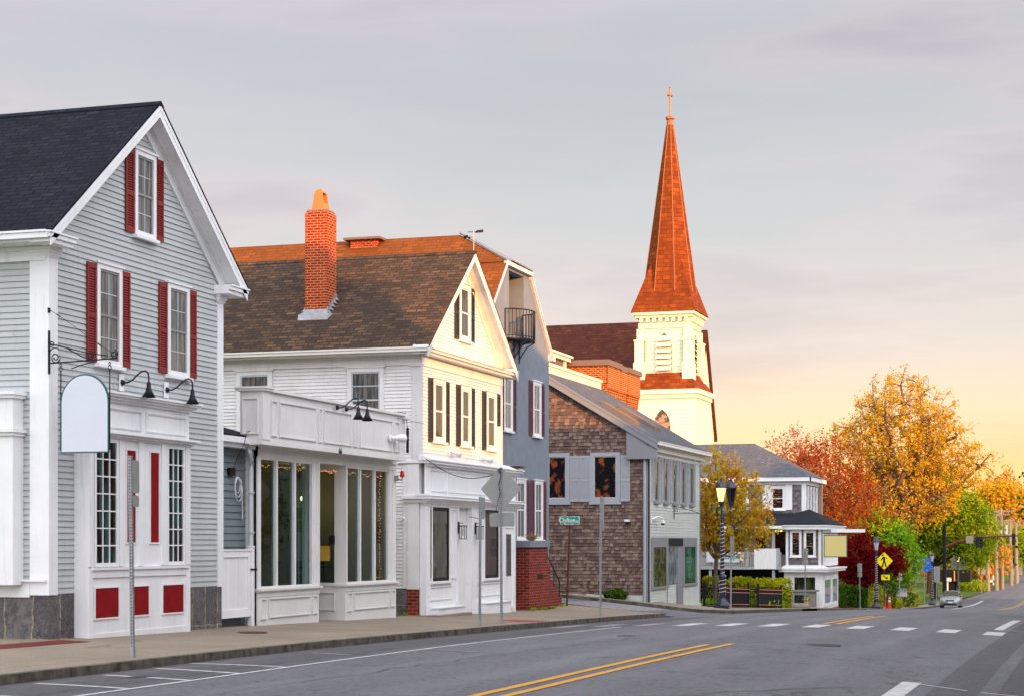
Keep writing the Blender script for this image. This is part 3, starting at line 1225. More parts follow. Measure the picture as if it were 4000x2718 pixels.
def gable_roof(T, X0, Xb, tipL, apex, tipR, ov, mat, th=0.05, trim='white', back_ov=0.3):
    L = MB()
    slope_prism(L, Xb - back_ov, X0 + ov + 0.03, tipL, apex, th)
    L.build('roof', mat, T, label=None)
    r_ = MB()
    slope_prism(r_, Xb - back_ov, X0 + ov + 0.03, apex, tipR, th)
    r_.build('roof', mat, T)
    # ridge cap shingles
    rc = MB()
    rc.prism([(Xb - back_ov, apex[0] - .13, apex[1] - .085), (Xb - back_ov, apex[0], apex[1] + .02), (Xb - back_ov, apex[0] + .13, apex[1] - .085)],
             (X0 + ov + 0.035 - Xb + back_ov, 0, 0))
    rc.build('ridge', mat, T)
    f = MB()
    slope_prism(f, X0 + ov - 0.02, X0 + ov, tipL, apex, 0.24, th)
    slope_prism(f, X0 + ov - 0.02, X0 + ov, apex, tipR, 0.24, th)
    slope_prism(f, X0 + ov, X0 + ov + 0.022, tipL, apex, 0.10, th)
    slope_prism(f, X0 + ov, X0 + ov + 0.022, apex, tipR, 0.10, th)
    slope_prism(f, X0 + ov, X0 + ov + 0.01, tipL, apex, 0.15, th + 0.1)
    slope_prism(f, X0 + ov, X0 + ov + 0.01, apex, tipR, 0.15, th + 0.1)
    f.build('rake_board', trim, T)
    s_ = MB()
    slope_prism(s_, X0 - 0.02, X0 + ov - 0.022, tipL, apex, 0.03, th + 0.14)
    slope_prism(s_, X0 - 0.02, X0 + ov - 0.022, apex, tipR, 0.03, th + 0.14)
    s_.build('soffit', trim, T)


def frieze_rake(T, X0, tipL, apex, tipR, h=0.3, drop=0.2, trim='white', inset=0.35):
    f = MB()
    k = (apex[1] - tipL[1]) / (apex[0] - tipL[0])
    k2 = (apex[1] - tipR[1]) / (tipR[0] - apex[0])
    a = (tipL[0] + inset, tipL[1] + inset * k)
    b = (tipR[0] - inset, tipR[1] + inset * k2)
    slope_prism(f, X0, X0 + 0.045, a, apex, h, drop)
    slope_prism(f, X0, X0 + 0.045, apex, b, h, drop)
    slope_prism(f, X0, X0 + 0.075, a, apex, 0.07, drop)
    slope_prism(f, X0, X0 + 0.075, apex, b, 0.07, drop)
    f.build('frieze_board', trim, T)


def capital(mb, x0, x1, y0, y1, z):
    for i, (e, h) in enumerate(((0.012, 0.03), (0.03, 0.05), (0.055, 0.05), (0.085, 0.05))):
        zz = z + (0, .03, .08, .13)[i]
        mb.box(x0 - e, x1 + e, y0 - e, y1 + e, zz, zz + h)


def gooseneck(label, X0, Y, z, group, reach=0.62, plate=True):
    """black barn lamp on a curved arm, standing out from the wall"""
    T = thing('gooseneck_lamp', label, 'wall lamp', (X0, Y, z), group)
    if plate:
        p = MB()
        p.box(X0 + .012, X0 + 0.035, Y - .085, Y + .085, z - .16, z + .16)
        p.build('mounting_board', 'white', T)
    b = MB()
    b.tube([(X0 + .03, Y, z), (X0 + .075, Y, z)], [.065, .05], 12)
    b.build('wall_flange', 'black_metal', T)
    a = MB()
    pts = [(0.06, 0), (0.16, 0.0), (0.27, .05), (0.37, .14), (0.46, .20), (.54, .215), (.60, .18), (reach, .1), (reach, -.02)]
    a.tube([(X0 + x, Y, z + h) for x, h in pts], 0.017, 8)
    a.build('arm', 'black_metal', T)
    s_ = MB()
    s_.lathe([(0.028, 0.0), (0.04, -.03), (0.045, -.12), (0.055, -.13), (0.06, -.17), (0.135, -.30), (.13, -.30), (.055, -.175), (0.001, -.16)],
             (X0 + reach, Y, z), 18, cap=False)
    s_.build('shade', 'black_metal', T, smooth=True)
    return T


def house_a():
    X0, Y0, Y1, Xb = -18.0, 28.6, 35.45, -33.0
    zb, ze = 0.75, 7.0
    T = thing('gabled_house', 'pale grey clapboard house with red shutters, the nearest at the left edge', 'house', (X0, 32, -0.1))
    tl, ap, tr = (28.05, 7.27), (32.0, 10.43), (35.92, 7.27)
    W = FX(X0)
    core = MB()
    wpoly(core, W, [(Y0 + .02, -0.6), (Y1, -0.6), (Y1, 7.25), (32, 10.2), (Y0 + .02, 7.25)], -15, -0.02)
    core.build('wall', 'gray_clap', T)
    c = MB()
    clap(W, [(Y0 + .1, zb), (Y1 - .1, zb), (Y1 - .1, 7.15), (32.0, 10.15), (Y0 + .1, 7.15)], 0.112, 0.016, c)
    S = FY(Y0)
    clap(S, [(Xb, zb), (-18.05, zb), (-18.05, ze), (Xb, ze)], 0.112, 0.016, c)
    c.build('clapboards', 'gray_clap', T)
    g = MB()
    g.box(Xb, X0 + 0.012, Y0 - .012, Y1 + .005, -0.7, zb)
    g.build('foundation', 'granite', T)
    # corner boards with capitals
    t = MB()
    wb(t, W, Y0 - .035, Y0 + .26, zb - .02, ze - .02, 0, .04)
    wb(t, S, -18.36, -17.962, zb - .02, ze - .02, 0, .034)
    t.build('corner_board', 'white', T)
    t = MB()
    wb(t, W, Y1 - .22, Y1 + .035, zb - .02, ze - .02, 0, .04)
    wb(t, FYB(Y1), -18.3, -17.962, zb - .02, ze - .02, 0, .034)
    t.build('corner_board', 'white', T)
    t = MB()
    wb(t, S, -24, -18.36, zb - .06, zb + .26, 0.0, .05)
    t.build('skirt_board', 'white', T)
    cp = MB()
    capital(cp, -18.36, -17.955, Y0 - .04, Y0 + .26, 6.86)
    cp.build('capital', 'white', T)
    cp = MB()
    capital(cp, -18.3, -17.955, Y1 - .22, Y1 + .04, 6.86)
    cp.build('capital', 'white', T)
    gable_roof(T, X0, Xb, tl, ap, tr, 0.40, 'roof_dark')
    frieze_rake(T, X0, tl, ap, tr, 0.30, 0.20)
    # cornice returns
    for s_, (ya, yb_) in ((-1, (tl[0] - .02, tl[0] + .82)), (1, (tr[0] - .82, tr[0] + .02))):
        r = MB()
        r.box(X0 - .02, X0 + .36, ya, yb_, 7.04, 7.12)
        r.box(X0 - .02, X0 + .41, ya - .03 * (s_ < 0), yb_ + .03, 7.12, 7.20)
        r.box(X0 - .02, X0 + .44, ya - .05 * (s_ < 0), yb_ + .05, 7.20, 7.23)
        r.build('cornice_return', 'white', T)
    e = MB()
    e.box(Xb - .2, X0 + .38, tl[0] - .10, tl[0] + .0, 7.10, 7.235)
    e.box(Xb - .2, X0 + .37, tl[0] - .13, tl[0] + .0, 7.20, 7.237)
    e.build('gutter', 'white', T)
    e = MB()
    e.box(Xb, X0 + .3, tl[0], Y0, 7.06, 7.10)
    e.box(Xb, X0 - .02, Y0 - .06, Y0, 6.80, 7.06)
    e.box(Xb, X0 - .02, Y0 - .10, Y0, 6.98, 7.06)
    e.build('eave_frieze', 'white', T)
    # windows and shutters
    for (u0, u1, z0, z1, sw) in ((31.64, 32.47, 7.76, 9.46, .33), (30.21, 31.13, 5.09, 7.0, .33), (32.97, 33.89, 5.12, 7.0, .33)):
        window(T, W, u0, u1, z0, z1, 0.10, True, 'white', 'sash_grey', 'pane_curtain', 2, 2, d=0.02, muntin='alu')
        shutter(T, W, u0 - sw - .005, u0 - .005, z0 + .02, z1 - .03, 'shut_red', 0.018)
        shutter(T, W, u1 + .01, u1 + sw + .01, z0 + .02, z1 - .03, 'shut_red', 0.018)
    # ---- shop front of white boards with red panels
    P = MB()
    D = 0.30
    WS = FX(X0 + D)
    y0, y1 = 29.47, 33.42
    P.box(X0 - .01, X0 + D, y0, y1, -0.35, 4.4)
    P.build('shopfront', 'white', T, label='white boarded shopfront with red panels')
    sf = T.children[-1]
    f = MB()
    for a, b in ((y0, 29.62), (30.56, 30.76), (31.31, 31.5), (32.22, 32.42), (33.22, y1)):
        wb(f, WS, a, b, 1.24, 3.66, 0, .035)
    wb(f, WS, y0, 29.60, -.3, 1.2, 0, .03)
    wb(f, WS, 33.25, y1, -.3, 1.2, 0, .03)
    wb(f, WS, 29.60, 33.25, 1.03, 1.19, 0, .035)
    wb(f, WS, 29.55, 33.32, 1.17, 1.22, 0, .075)
    wb(f, WS, 29.6, 33.25, -.3, -.02, 0, .02)
    raised(f, WS, 29.62, 31.42, 3.86, 4.26, 0, .045)
    raised(f, WS, 31.60, 33.26, 3.86, 4.26, 0, .045)
    f.build('pilasters', 'white', sf)
    for a, b, z0, z1 in ((29.70, 30.56, .27, .83), (31.06, 31.72, .27, .83), (32.28, 33.15, .27, .83), (30.86, 31.20, 1.69, 3.47), (31.78, 32.12, 1.69, 3.47)):
        rp = MB()
        wb(rp, WS, a, b, z0, z1, 0, .012)
        rp.build('panel', 'panel_red', sf)
    rf = MB()
    for a, b, z0, z1 in ((29.70, 30.56, .27, .83), (31.06, 31.72, .27, .83), (32.28, 33.15, .27, .83), (30.86, 31.20, 1.69, 3.47), (31.78, 32.12, 1.69, 3.47)):
        wframe(rf, WS, a - .03, b + .03, z0 - .03, z1 + .03, .03, 0, .028)
    rf.build('panel_moulding', 'white', sf)
    for a, b in ((29.66, 30.54), (32.44, 33.20)):
        pm = MB()
        pm.face([WS(u, z, .004) for u, z in ((a + .04, 1.28), (b - .04, 1.28), (b - .04, 3.6), (a + .04, 3.6))])
        wf = MB()
        wframe(wf, WS, a, b, 1.23, 3.66, .075, 0, .03)
        for i in range(1, 3):
            u = a + .075 + (b - a - .15) * i / 3
            wb(wf, WS, u - .012, u + .012, 1.3, 3.6, .005, .022)
        for i in range(1, 7):
            z = 1.305 + (3.585 - 1.305) * i / 7
            wb(wf, WS, a + .07, b - .07, z - .012, z + .012, .005, .020)
        wo = wf.build('window', 'white', T)
        pm.build('pane', 'pane_teal', wo)
    k = MB()
    wb(k, WS, y0 - .04, y1 + .04, 3.66, 3.70, 0, .06)
    wb(k, WS, y0 - .10, y1 + .10, 3.70, 3.745, 0, .13)
    wb(k, WS, y0 - .14, y1 + .13, 3.745, 3.785, 0, .20)
    wb(k, WS, y0 - .04, y1 + .04, 4.36, 4.41, 0, .06)
    wb(k, WS, y0 - .09, y1 + .09, 4.41, 4.46, 0, .13)
    wb(k, WS, y0 - .14, y1 + .14, 4.46, 4.50, 0, .20)
    wpoly(k, WS, [(y0 - .17, 4.50), (y1 + .17, 4.50), (y1 + .17, 4.54), (y0 - .17, 4.54)], -D, .24)
    k.prism([(X0, y0 - .17, 4.54), (X0 + D + .24, y0 - .17, 4.54), (X0, y0 - .17, 4.62)], (0, y1 - y0 + .34, 0))
    k.build('cornice', 'white', sf)
    # doorway bay on the left side wall
    b = MB()
    b.box(-22, -18.50, Y0 - .36, Y0 - .012, .92, 4.34)
    b.box(-22, -18.45, Y0 - .42, Y0 - .012, 4.30, 4.36)
    b.box(-22, -18.42, Y0 - .46, Y0 - .012, 4.36, 4.42)
    b.box(-22, -18.46, Y0 - .41, Y0 - .012, 3.62, 3.68)
    b.box(-22, -18.42, Y0 - .46, Y0 - .012, 3.68, 3.74)
    b.box(-22, -18.0, Y0 - .11, Y0 - .05, 0.98, 1.01)
    b.build('side_bay', 'white', T)
    gooseneck('left one of the two black gooseneck lamps on the grey house', X0 + .016, 31.14, 4.80, 'gooseneck lamps')
    gooseneck('right one of the two black gooseneck lamps on the grey house', X0 + .016, 32.93, 4.80, 'gooseneck lamps')


def hanging_sign():
    Y = 28.56
    T = thing('hanging_sign', 'blank white round-topped sign with green edge hanging before the grey house', 'sign', (-17.21, Y, 3.3))
    x0, x1, z0 = -17.70, -16.72, 3.30
    zt = 4.22
    out = [(x0, z0), (x1, z0), (x1, zt)] + [(-17.21 + .49 * math.cos(R(a)), zt + .5 * math.sin(R(a))) for a in range(10, 171, 10)] + [(x0, zt)]
    b = MB()
    b.prism([(x, Y + .02, z) for x, z in out], (0, -.04, 0))
    b.build('sign_board', M['sign_green'], T)
    inn = [(-17.21 + (x + 17.21) * .955, 3.95 + (z - 3.95) * .965) for x, z in out]
    f = MB()
    f.prism([(x, Y - .021, z) for x, z in inn], (0, -.004, 0))
    f.prism([(x, Y + .025, z) for x, z in inn], (0, -.004, 0))
    f.build('sign_face', M['sign_face'], T)
    h = MB()
    for x in (x0 - .01, x1 + .01):
        h.tube([(x, Y, z0 + .05), (x, Y, 4.78)], .011, 6)
        h.tube(arc((x, Y, 4.82), .035, 0, 6.28, 10, (1, 0, 0), (0, 0, 1)), .008, 6)
        h.tube(arc((x, Y, 4.89), .03, 0, 6.28, 10, (0, 1, 0), (0, 0, 1)), .008, 6)
    h.build('hanger', 'black_metal', T)
    B = thing('sign_bracket', 'black wrought iron scroll bracket on the corner of the grey house', 'bracket', (-17.96, Y, 4.76))
    m = MB()
    m.box(-17.965, -17.945, Y - .02, Y + .03, 4.74, 5.52)
    m.build('back_plate', 'black_metal', B)
    m = MB()
    m.tube([(-17.95, Y, 4.93), (-16.55, Y, 4.98)], .014, 6)
    m.tube([(-17.95, Y, 5.28), (-17.75, Y, 5.24), (-17.2, Y, 5.10), (-16.75, Y, 5.03)], .012, 6)
    m.tube([(-17.95, Y, 5.28), (-17.6, Y, 5.20), (-17.25, Y, 5.02), (-17.1, Y, 4.98)], .012, 6)
    m.build('arm', 'black_metal', B)
    m = MB()
    def scroll(cx, cz, r, a0, turns, s=1):
        pts = []
        for i in range(int(turns * 14) + 1):
            a = a0 + s * i * 2 * math.pi / 14
            rr = r * (1 - 0.75 * i / (turns * 14))
            pts.append((cx + rr * math.cos(a), Y, cz + rr * math.sin(a)))
        m.tube(pts, .012, 6)
    scroll(-17.90, 5.28, .06, math.pi, 1.4)
    scroll(-17.82, 5.03, .10, 0, 1.6, -1)
    scroll(-17.10, 5.04, .07, 1.5, 1.6, -1)
    scroll(-16.62, 5.05, .08, 1.5, 1.7, -1)
    m.tube([(-17.95, Y, 5.05), (-17.93, Y, 5.16), (-17.85, Y, 5.21), (-17.76, Y, 5.19)], .012, 6)
    m.tube([(-17.48, Y - .02, 4.82), (-17.3, Y, 4.88), (-17.05, Y, 4.93)], .010, 6)
    m.build('scroll', 'black_metal', B)
    m = MB()
    m.tube([(-17.95, Y, 5.90), (-17.65, Y, 5.72), (-16.95, Y, 5.25), (-16.62, Y, 5.06)], .005, 5)
    m.tube([(-17.80, Y, 5.81), (-17.72, Y, 5.76)], .012, 5)
    m.tube([(-16.95, Y, 5.26), (-16.87, Y, 5.20)], .014, 5)
    m.box(-17.965, -17.94, Y - .03, Y + .03, 5.84, 5.93)
    m.build('stay_wire', 'black_metal', B)


def gate():
    T = thing('wooden_gate', 'white beadboard gate between the grey house and the shopfront', 'gate', (-18, 36.2, 0))
    W = FX(-18.05)
    p = MB()
    u = 35.52
    while u < 36.88:
        wb(p, W, u, min(u + .055, 36.9), 0.02, 1.44, -.03, 0.0)
        u += .062
    p.build('board_panel', 'white', T)
    f = MB()
    wb(f, W, 35.49, 36.95, 1.36, 1.5, 0, .03)
    wb(f, W, 35.49, 36.95, 1.5, 1.535, -.04, .05)
    wb(f, W, 35.49, 36.95, .02, .2, 0, .03)
    wb(f, W, 35.49, 35.58, .2, 1.36, 0, .029)
    wb(f, W, 36.82, 36.95, .2, 1.36, 0, .029)
    f.build('frame', 'white', T)
    f = MB()
    wb(f, W, 36.96, 37.10, -.2, 1.58, -.05, .05)
    wb(f, W, 36.95, 37.11, 1.58, 1.61, -.06, .06)
    f.build('post', 'white', T)
    f = MB()
    wb(f, W, 36.9, 37.2, 1.06, 1.1, .05, .065)
    f.build('latch', 'black_metal', T)


def link():
    T = thing('link_building', 'low dark grey clapboard link between the grey house and the shopfront', 'building', (-18.32, 36.3, 0))
    W = FX(-18.32)
    c = MB()
    clap(W, [(35.45, -.3), (37.4, -.3), (37.4, 3.95), (35.45, 3.95)], .16, .018, c)
    c.build('clapboards', 'link_clap', T)
    k = MB()
    k.box(-28, -18.33, 35.46, 37.3, -.6, 3.96)
    k.build('wall', 'link_clap', T)
    r = MB()
    r.prism([(-17.97, 35.47, 4.02), (-17.97, 37.24, 4.02), (-21.5, 37.24, 5.0), (-21.5, 35.47, 5.0)], (0, 0, .06))
    r.build('roof', 'roof_dark', T)
    g = MB()
    g.box(-18.02, -17.90, 35.47, 37.2, 3.9, 4.03)
    g.box(-18.32, -18.02, 35.47, 37.2, 3.8, 3.9)
    g.build('gutter', 'white', T)
    d = MB()
    d.tube([(-17.96, 36.75, 3.92), (-17.96, 36.77, 3.72), (-18.02, 36.95, 3.55), (-18.07, 37.05, 3.35), (-18.07, 37.05, 1.2)], .055, 8)
    for z in (1.9, 2.8):
        d.box(-18.14, -18.00, 36.98, 37.12, z, z + .03)
    d.build('downpipe', 'alu', T)
    m = MB()
    m.box(-18.32, -18.22, 36.35, 36.6, 3.18, 3.36)
    m.build('meter_box', 'black_metal', T)
    w = MB()
    for i in range(3):
        w.tube(arc((-18.20, 36.65 + .03 * i, 2.98 - .05 * i), .13 + .03 * i, .5, 6.6, 14, (0, 1, 0), (0, 0.0, 1.4)), .008, 5)
    w.tube([(-18.22, 36.9, 2.95), (-18.22, 36.95, 2.2)], .008, 5)
    w.build('cable_loop', 'white', T)
    w = MB()
    w.tube([(-17.94, 37.25, 4.3), (-17.82, 36.9, 4.28), (-17.90, 36.5, 4.15), (-17.88, 36.35, 3.9), (-18.12, 36.4, 3.5), (-18.22, 36.45, 3.3)], .008, 5)
    w.build('cable', 'black_metal', T)


def shop_b():
    T = thing('corner_shop', 'low off-white shopfront with tall glass panes and panelled parapet', 'shop', (-18, 41.5, -.3))
    W = FX(-18.0)
    y0, y1 = 37.27, 45.85
    S = FY(y0)
    # hollow shell so the room behind the glass is real
    f = MB()
    f.box(-24.1, -18.02, 45.70, y1, -.7, 4.1)
    f.box(-24.1, -24.0, y0, 45.70, -.7, 4.1)
    f.box(-24.0, -18.04, y0 + .0, y0 + .15, -.7, 4.1)
    f.build('wall', 'b_white', T)
    f = MB()
    f.box(-24.0, -18.02, y0 + .15, 45.70, 3.98, 4.1)
    f.build('roof', 'slab', T)
    f = MB()
    f.box(-24.0, -18.08, y0 + .15, 45.70, 3.80, 3.84)
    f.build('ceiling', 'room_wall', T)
    f = MB()
    f.box(-24.0, -19.35, y0 + .15, 45.70, -.02, .02)
    f.box(-19.35, -18.08, y0 + .15, 40.58, -.02, .02)
    f.box(-19.35, -18.08, 42.46, 45.70, -.02, .02)
    f.build('floor', 'slab', T)
    f = MB()
    f.box(-22.7, -22.6, y0 + .15, 45.70, .02, 3.8)
    f.box(-24.0, -18.1, 45.60, 45.69, .02, 3.8)
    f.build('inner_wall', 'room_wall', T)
    f = MB()
    f.box(-22.58, -22.5, 40.2, 40.9, .02, 2.3)
    f.box(-22.58, -22.5, 38.0, 39.6, 1.0, 2.4)
    f.box(-22.58, -22.52, 43.3, 44.8, 1.2, 2.6)
    f.build('dark_panelling', 'drain', T)
    f = MB()
    f.box(-21.2, -21.1, 37.9, 39.7, .02, 1.9)
    f.prism([(-21.1, 38.8 + .85 * math.cos(R(a)), 2.2 + 1.15 * math.sin(R(a))) for a in range(0, 181, 15)], (-.1, 0, 0))
    f.build('arch_reflection', 'white', T)  # pale arch set inside to imitate a window reflected in the glass
    # base walls
    def bay(a, b):
        k = MB()
        k.box(-18.25, -18.0, a, b, -.7, .60)
        k.build('base_wall', 'b_white', T)
        bw = T.children[-1]
        m = MB()
        wb(m, W, a, b, .44, .6, 0, .02)
        raised(m, W, a + .12, a + .42, -.08, .40, 0, .035)
        raised(m, W, a + .55, b - .55, -.06, .40, 0, .035)
        raised(m, W, b - .42, b - .12, -.06, .40, 0, .035)
        m.build('panel_moulding', 'b_white', bw)
        m = MB()
        m.box(-18.3, -17.90, a - .05, b + .02, .58, .63)
        m.box(-18.3, -17.94, a - .03, b + .01, .55, .58)
        m.build('sill', 'b_white', bw)
    bay(y0, 40.68)
    bay(42.32, y1)
    # frame members of the two glazed bays
    fr = MB()
    for a, b in ((y0, 37.42), (40.36, 40.50), (40.56, 40.68), (42.34, 42.46), (45.38, 45.52), (45.62, y1)):
        wb(fr, W, a, b, .63, 3.80, -.1, .0)
    wb(fr, W, 40.40, 40.66, .63, 3.8, -.12, -.02)
    wb(fr, W, 45.45, 45.7, .63, 3.8, -.12, -.02)
    wb(fr, W, y0, y1, 3.64, 3.88, -.1, .012)
    wb(fr, W, y0, y1, 3.80, 3.88, -.1, .05)
    wb(fr, W, 40.60, 40.68, .6, 3.66, 0, .03)
    wb(fr, W, 42.33, 42.41, .6, 3.66, 0, .03)
    fr.build('frame', 'b_white', T)
    for (a, b), cuts in (((37.42, 40.36), (38.33, 39.34)), ((42.46, 45.38), (43.38, 44.38))):
        wf = MB()
        wframe(wf, W, a, b, .63, 3.64, .05, -.09, -.015)
        for c in cuts:
            wb(wf, W, c - .045, c + .045, .68, 3.59, -.09, -.016)
        wo = wf.build('window', 'b_white', T)
        inn = MB()
        edges = [a + .05] + [x for c in cuts for x in (c - .045, c + .045)] + [b - .05]
        for i in range(0, 6, 2):
            inn.box(-18.10, -18.03, edges[i + 1] - .075, edges[i + 1] - .03, .68, 3.59)
        inn.build('mullion_liner', 'alu', wo)
        g = MB()
        for i in range(0, 6, 2):
            g.face([W(u, z, -.06) for u, z in ((edges[i], .68), (edges[i + 1], .68), (edges[i + 1], 3.59), (edges[i], 3.59))])
        g.build('pane', 'glass', wo)
    # recessed entry
    e = MB()
    Rr = FY(42.33)
    e.box(-19.3, -18.02, 42.33, 42.45, -.7, .57)
    wb(e, Rr, -18.30, -18.02, .57, 3.8, -.1, 0)
    wb(e, Rr, -19.2, -19.05, .57, 3.8, -.1, 0)
    wb(e, Rr, -19.05, -18.3, 3.5, 3.8, -.1, 0)
    wb(e, Rr, -19.05, -18.3, .57, .66, -.1, 0.02)
    e.box(-19.3, -18.02, 40.58, 40.66, -.7, .57)
    e.build('entry_wall', 'b_white', T)
    ew = T.children[-1]
    e = MB()
    raised(e, Rr, -18.85, -18.28, -.05, .42, 0, .03)
    e.build('panel_moulding', 'b_white', ew)
    e = MB()
    e.face([Rr(u, z, -.04) for u, z in ((-19.05, .66), (-18.3, .66), (-18.3, 3.5), (-19.05, 3.5))])
    e.build('side_glass', 'glass', ew)
    e = MB()
    e.face([(-18.35, 40.62, .66), (-19.2, 40.62, .66), (-19.2, 40.62, 3.5), (-18.35, 40.62, 3.5)])
    e.build('side_glass', 'glass', ew)
    e = MB()
    e.face([(-18.7, 42.32, 1.22), (-18.42, 42.32, 1.22), (-18.42, 42.32, 1.6), (-18.7, 42.32, 1.6)])
    e.build('notice', 'poster_yellow', ew, label='yellow notice taped to the glass')
    e = MB()
    e.box(-18.42, -18.28, 42.25, 42.32, 1.64, 1.86)
    e.build('door_keypad', 'black_metal', ew)
    d = MB()
    D = FX(-19.25)
    wframe(d, D, 40.7, 42.28, 0.0, 3.5, .14, -.05, .02)
    wb(d, D, 40.84, 42.14, .02, .5, -.04, .01)
    do = d.build('door', 'sash_grey', T)
    e = MB()
    e.face([D(u, z, 0) for u, z in ((40.84, .5), (42.14, .5), (42.14, 3.36), (40.84, 3.36))])
    e.build('door_glass', 'glass', do)
    e = MB()
    e.box(-19.3, -18.0, 40.6, 42.4, 3.66, 3.70)
    e.build('entry_ceiling', 'b_white', T)
    e = MB()
    e.box(-19.3, -18.1, 40.69, 42.31, -.7, -.30)
    e.build('door_step', 'sidewalk', T)
    # parapet
    PX = FX(-17.6)
    p = MB()
    p.box(-18.12, -17.6, 36.62, 45.48, 3.88, 5.08)
    p.build('parapet', 'b_white', T)
    po = T.children[-1]
    m = MB()
    wb(m, PX, 36.60, 45.50, 3.88, 3.99, 0, .03)
    wb(m, PX, 36.60, 36.98, 3.99, 5.08, 0, .05)
    for a, b in ((37.10, 37.40), (37.52, 39.58), (39.72, 39.92), (40.04, 41.74), (41.88, 42.14), (42.28, 44.52), (44.66, 45.02)):
        raised(m, PX, a, b, 4.08, 4.90, 0, .04)
    Sp = FY(36.62)
    raised(m, Sp, -18.06, -17.66, 4.1, 4.92, 0, .035)
    m.build('panel_moulding', 'b_white', po)
    m = MB()
    m.box(-18.16, -17.52, 36.97, 45.56, 5.08, 5.14)
    m.box(-18.2, -17.48, 36.53, 37.0, 5.08, 5.13)
    m.box(-18.22, -17.45, 36.50, 37.02, 5.13, 5.17)
    m.box(-18.16, -17.45, 45.3, 45.62, 5.0, 5.08)
    m.build('coping', 'b_white', po)
    text_part('66', .20, 'black_metal', po, (-17.565, 41.0, 3.93), (0, 1, 0), (0, 0, 1), 'house_number')
    # interior: pendants, tables, chairs
    for (x, y, z) in ((-20.6, 41.35, 2.78), (-19.9, 43.9, 2.85)):
        P = MB()
        P.box(x - .1, x + .1, y - .1, y + .1, z - .14, z - .12)
        P.box(x - .1, x + .1, y - .1, y + .1, z + .14, z + .17)
        for sx in (-1, 1):
            for sy in (-1, 1):
                P.box(x + sx * .09, x + sx * .1, y + sy * .09, y + sy * .1, z - .12, z + .14)
        P.tube([(x, y, z + .17), (x, y, 3.8)], .01, 5)
        t = thing('pendant_lantern', 'small lit lantern hanging inside the shop, seen through the ' + ('left bay' if y < 42 else 'right bay'), 'lamp', (x, y, z), 'pendant lanterns')
        P.build('cage', 'black_metal', t)
        b = MB()
        b.lathe([(.03, -.05), (.06, 0), (.03, .06)], (x, y, z), 10)
        b.build('bulb', 'warm_bulb', t)
        ld = bpy.data.lights.new('pendant_light', 'POINT')
        ld.energy = 40
        ld.color = (1, .55, .22)
        ld.shadow_soft_size = .06
        lo = bpy.data.objects.new('pendant_light', ld)
        COL.objects.link(lo)
        lo.parent = t
        lo.location = (0, 0, -.1)
    tl = ('left', 'middle', 'right')
    for i, y in enumerate((38.3, 39.5, 43.4)):
        t = thing('cafe_table', 'dark cafe table behind the glass, ' + ('leftmost', 'middle', 'rightmost')[i] + ' of three', 'table', (-19.3, y, .02), 'cafe tables')
        b = MB()
        b.box(-19.65, -18.95, y - .4, y + .4, 1.02, 1.06)
        b.build('tabletop', 'drain', t)
        b = MB()
        b.tube([(-19.3, y, .02), (-19.3, y, 1.02)], .035, 8)
        b.lathe([(.26, .0), (.24, .03), (.03, .05)], (-19.3, y, .02), 14)
        b.build('leg', 'black_metal', t)
        c = thing('cafe_chair', 'black spindle chair at the ' + ('leftmost', 'middle', 'rightmost')[i] + ' cafe table', 'chair', (-18.85, y - .6, .02), 'cafe chairs')
        b = MB()
        b.box(-19.05, -18.62, y - .9, y - .45, .62, .66)
        b.build('seat', 'black_metal', c)
        for sx in (-19.02, -18.66):
            for sy in (y - .87, y - .49):
                b = MB()
                b.tube([(sx, sy, .02), (sx * .999, sy, .62)], .018, 6)
                b.build('leg', 'black_metal', c)
        b = MB()
        for q in range(6):
            x = -19.02 + q * .072
            b.tube([(x, y - .87, .66), (x, y - .98, 1.16)], .011, 5)
        b.tube([(-19.06, y - .98, 1.16), (-18.62, y - .98, 1.16)], .022, 6)
        b.build('backrest', 'black_metal', c)
    # string of fairy lights along the tops and the right edge
    t = thing('fairy_lights', 'string of tiny orange fairy lights inside the shop window', 'string lights', (-18.25, 41.5, 3.5))
    b = MB()
    wv = MB()
    rnd = random.Random(4)
    prev = None
    for a, c in ((37.5, 40.3), (40.9, 42.2), (42.55, 45.3)):
        prev = None
        y = a
        while y < c:
            z = 3.52 - .05 * abs(math.sin(y * 5)) - rnd.random() * .05
            b.lathe([(.002, -.01), (.008, 0), (.002, .01)], (-18.2, y, z), 5)
            if prev:
                wv.tube([prev, (-18.2, y, z)], .004, 4)
            prev = (-18.2, y, z)
            y += rnd.uniform(.05, .11)
    z = 3.5
    while z > .8:
        b.lathe([(.002, -.01), (.008, 0), (.002, .01)], (-18.2, 45.15 + rnd.uniform(-.05, .05), z), 5)
        z -= rnd.uniform(.05, .1)
    y = 44.5
    while y < 45.3:
        b.lathe([(.002, -.01), (.008, 0), (.002, .01)], (-18.2, y, .75 + rnd.uniform(-.03, .03)), 5)
        y += .09
    b.build('bulbs', 'bulb', t)
    wv.build('wire', 'black_metal', t)
    gooseneck('left one of the two black gooseneck lamps on the shop parapet', -17.56, 40.69, 4.98, 'gooseneck lamps', .60, False)
    gooseneck('right one of the two black gooseneck lamps on the shop parapet', -17.56, 41.26, 4.98, 'gooseneck lamps', .60, False)
    # flood light, beacon, camera
    t = thing('flood_lamp', 'round white flood lamp at the right end of the shop parapet', 'wall lamp', (-17.57, 44.3, 4.44))
    b = MB()
    b.tube([(-17.57, 44.3, 4.44), (-17.52, 44.3, 4.44)], .09, 12)
    b.build('base', 'white', t)
    b = MB()
    b.tube([(-17.52, 44.3, 4.44), (-17.4, 44.42, 4.45), (-17.38, 44.62, 4.45), (-17.38, 44.78, 4.45)], [.03, .07, .11, .12], 12)
    b.build('head', 'white', t)
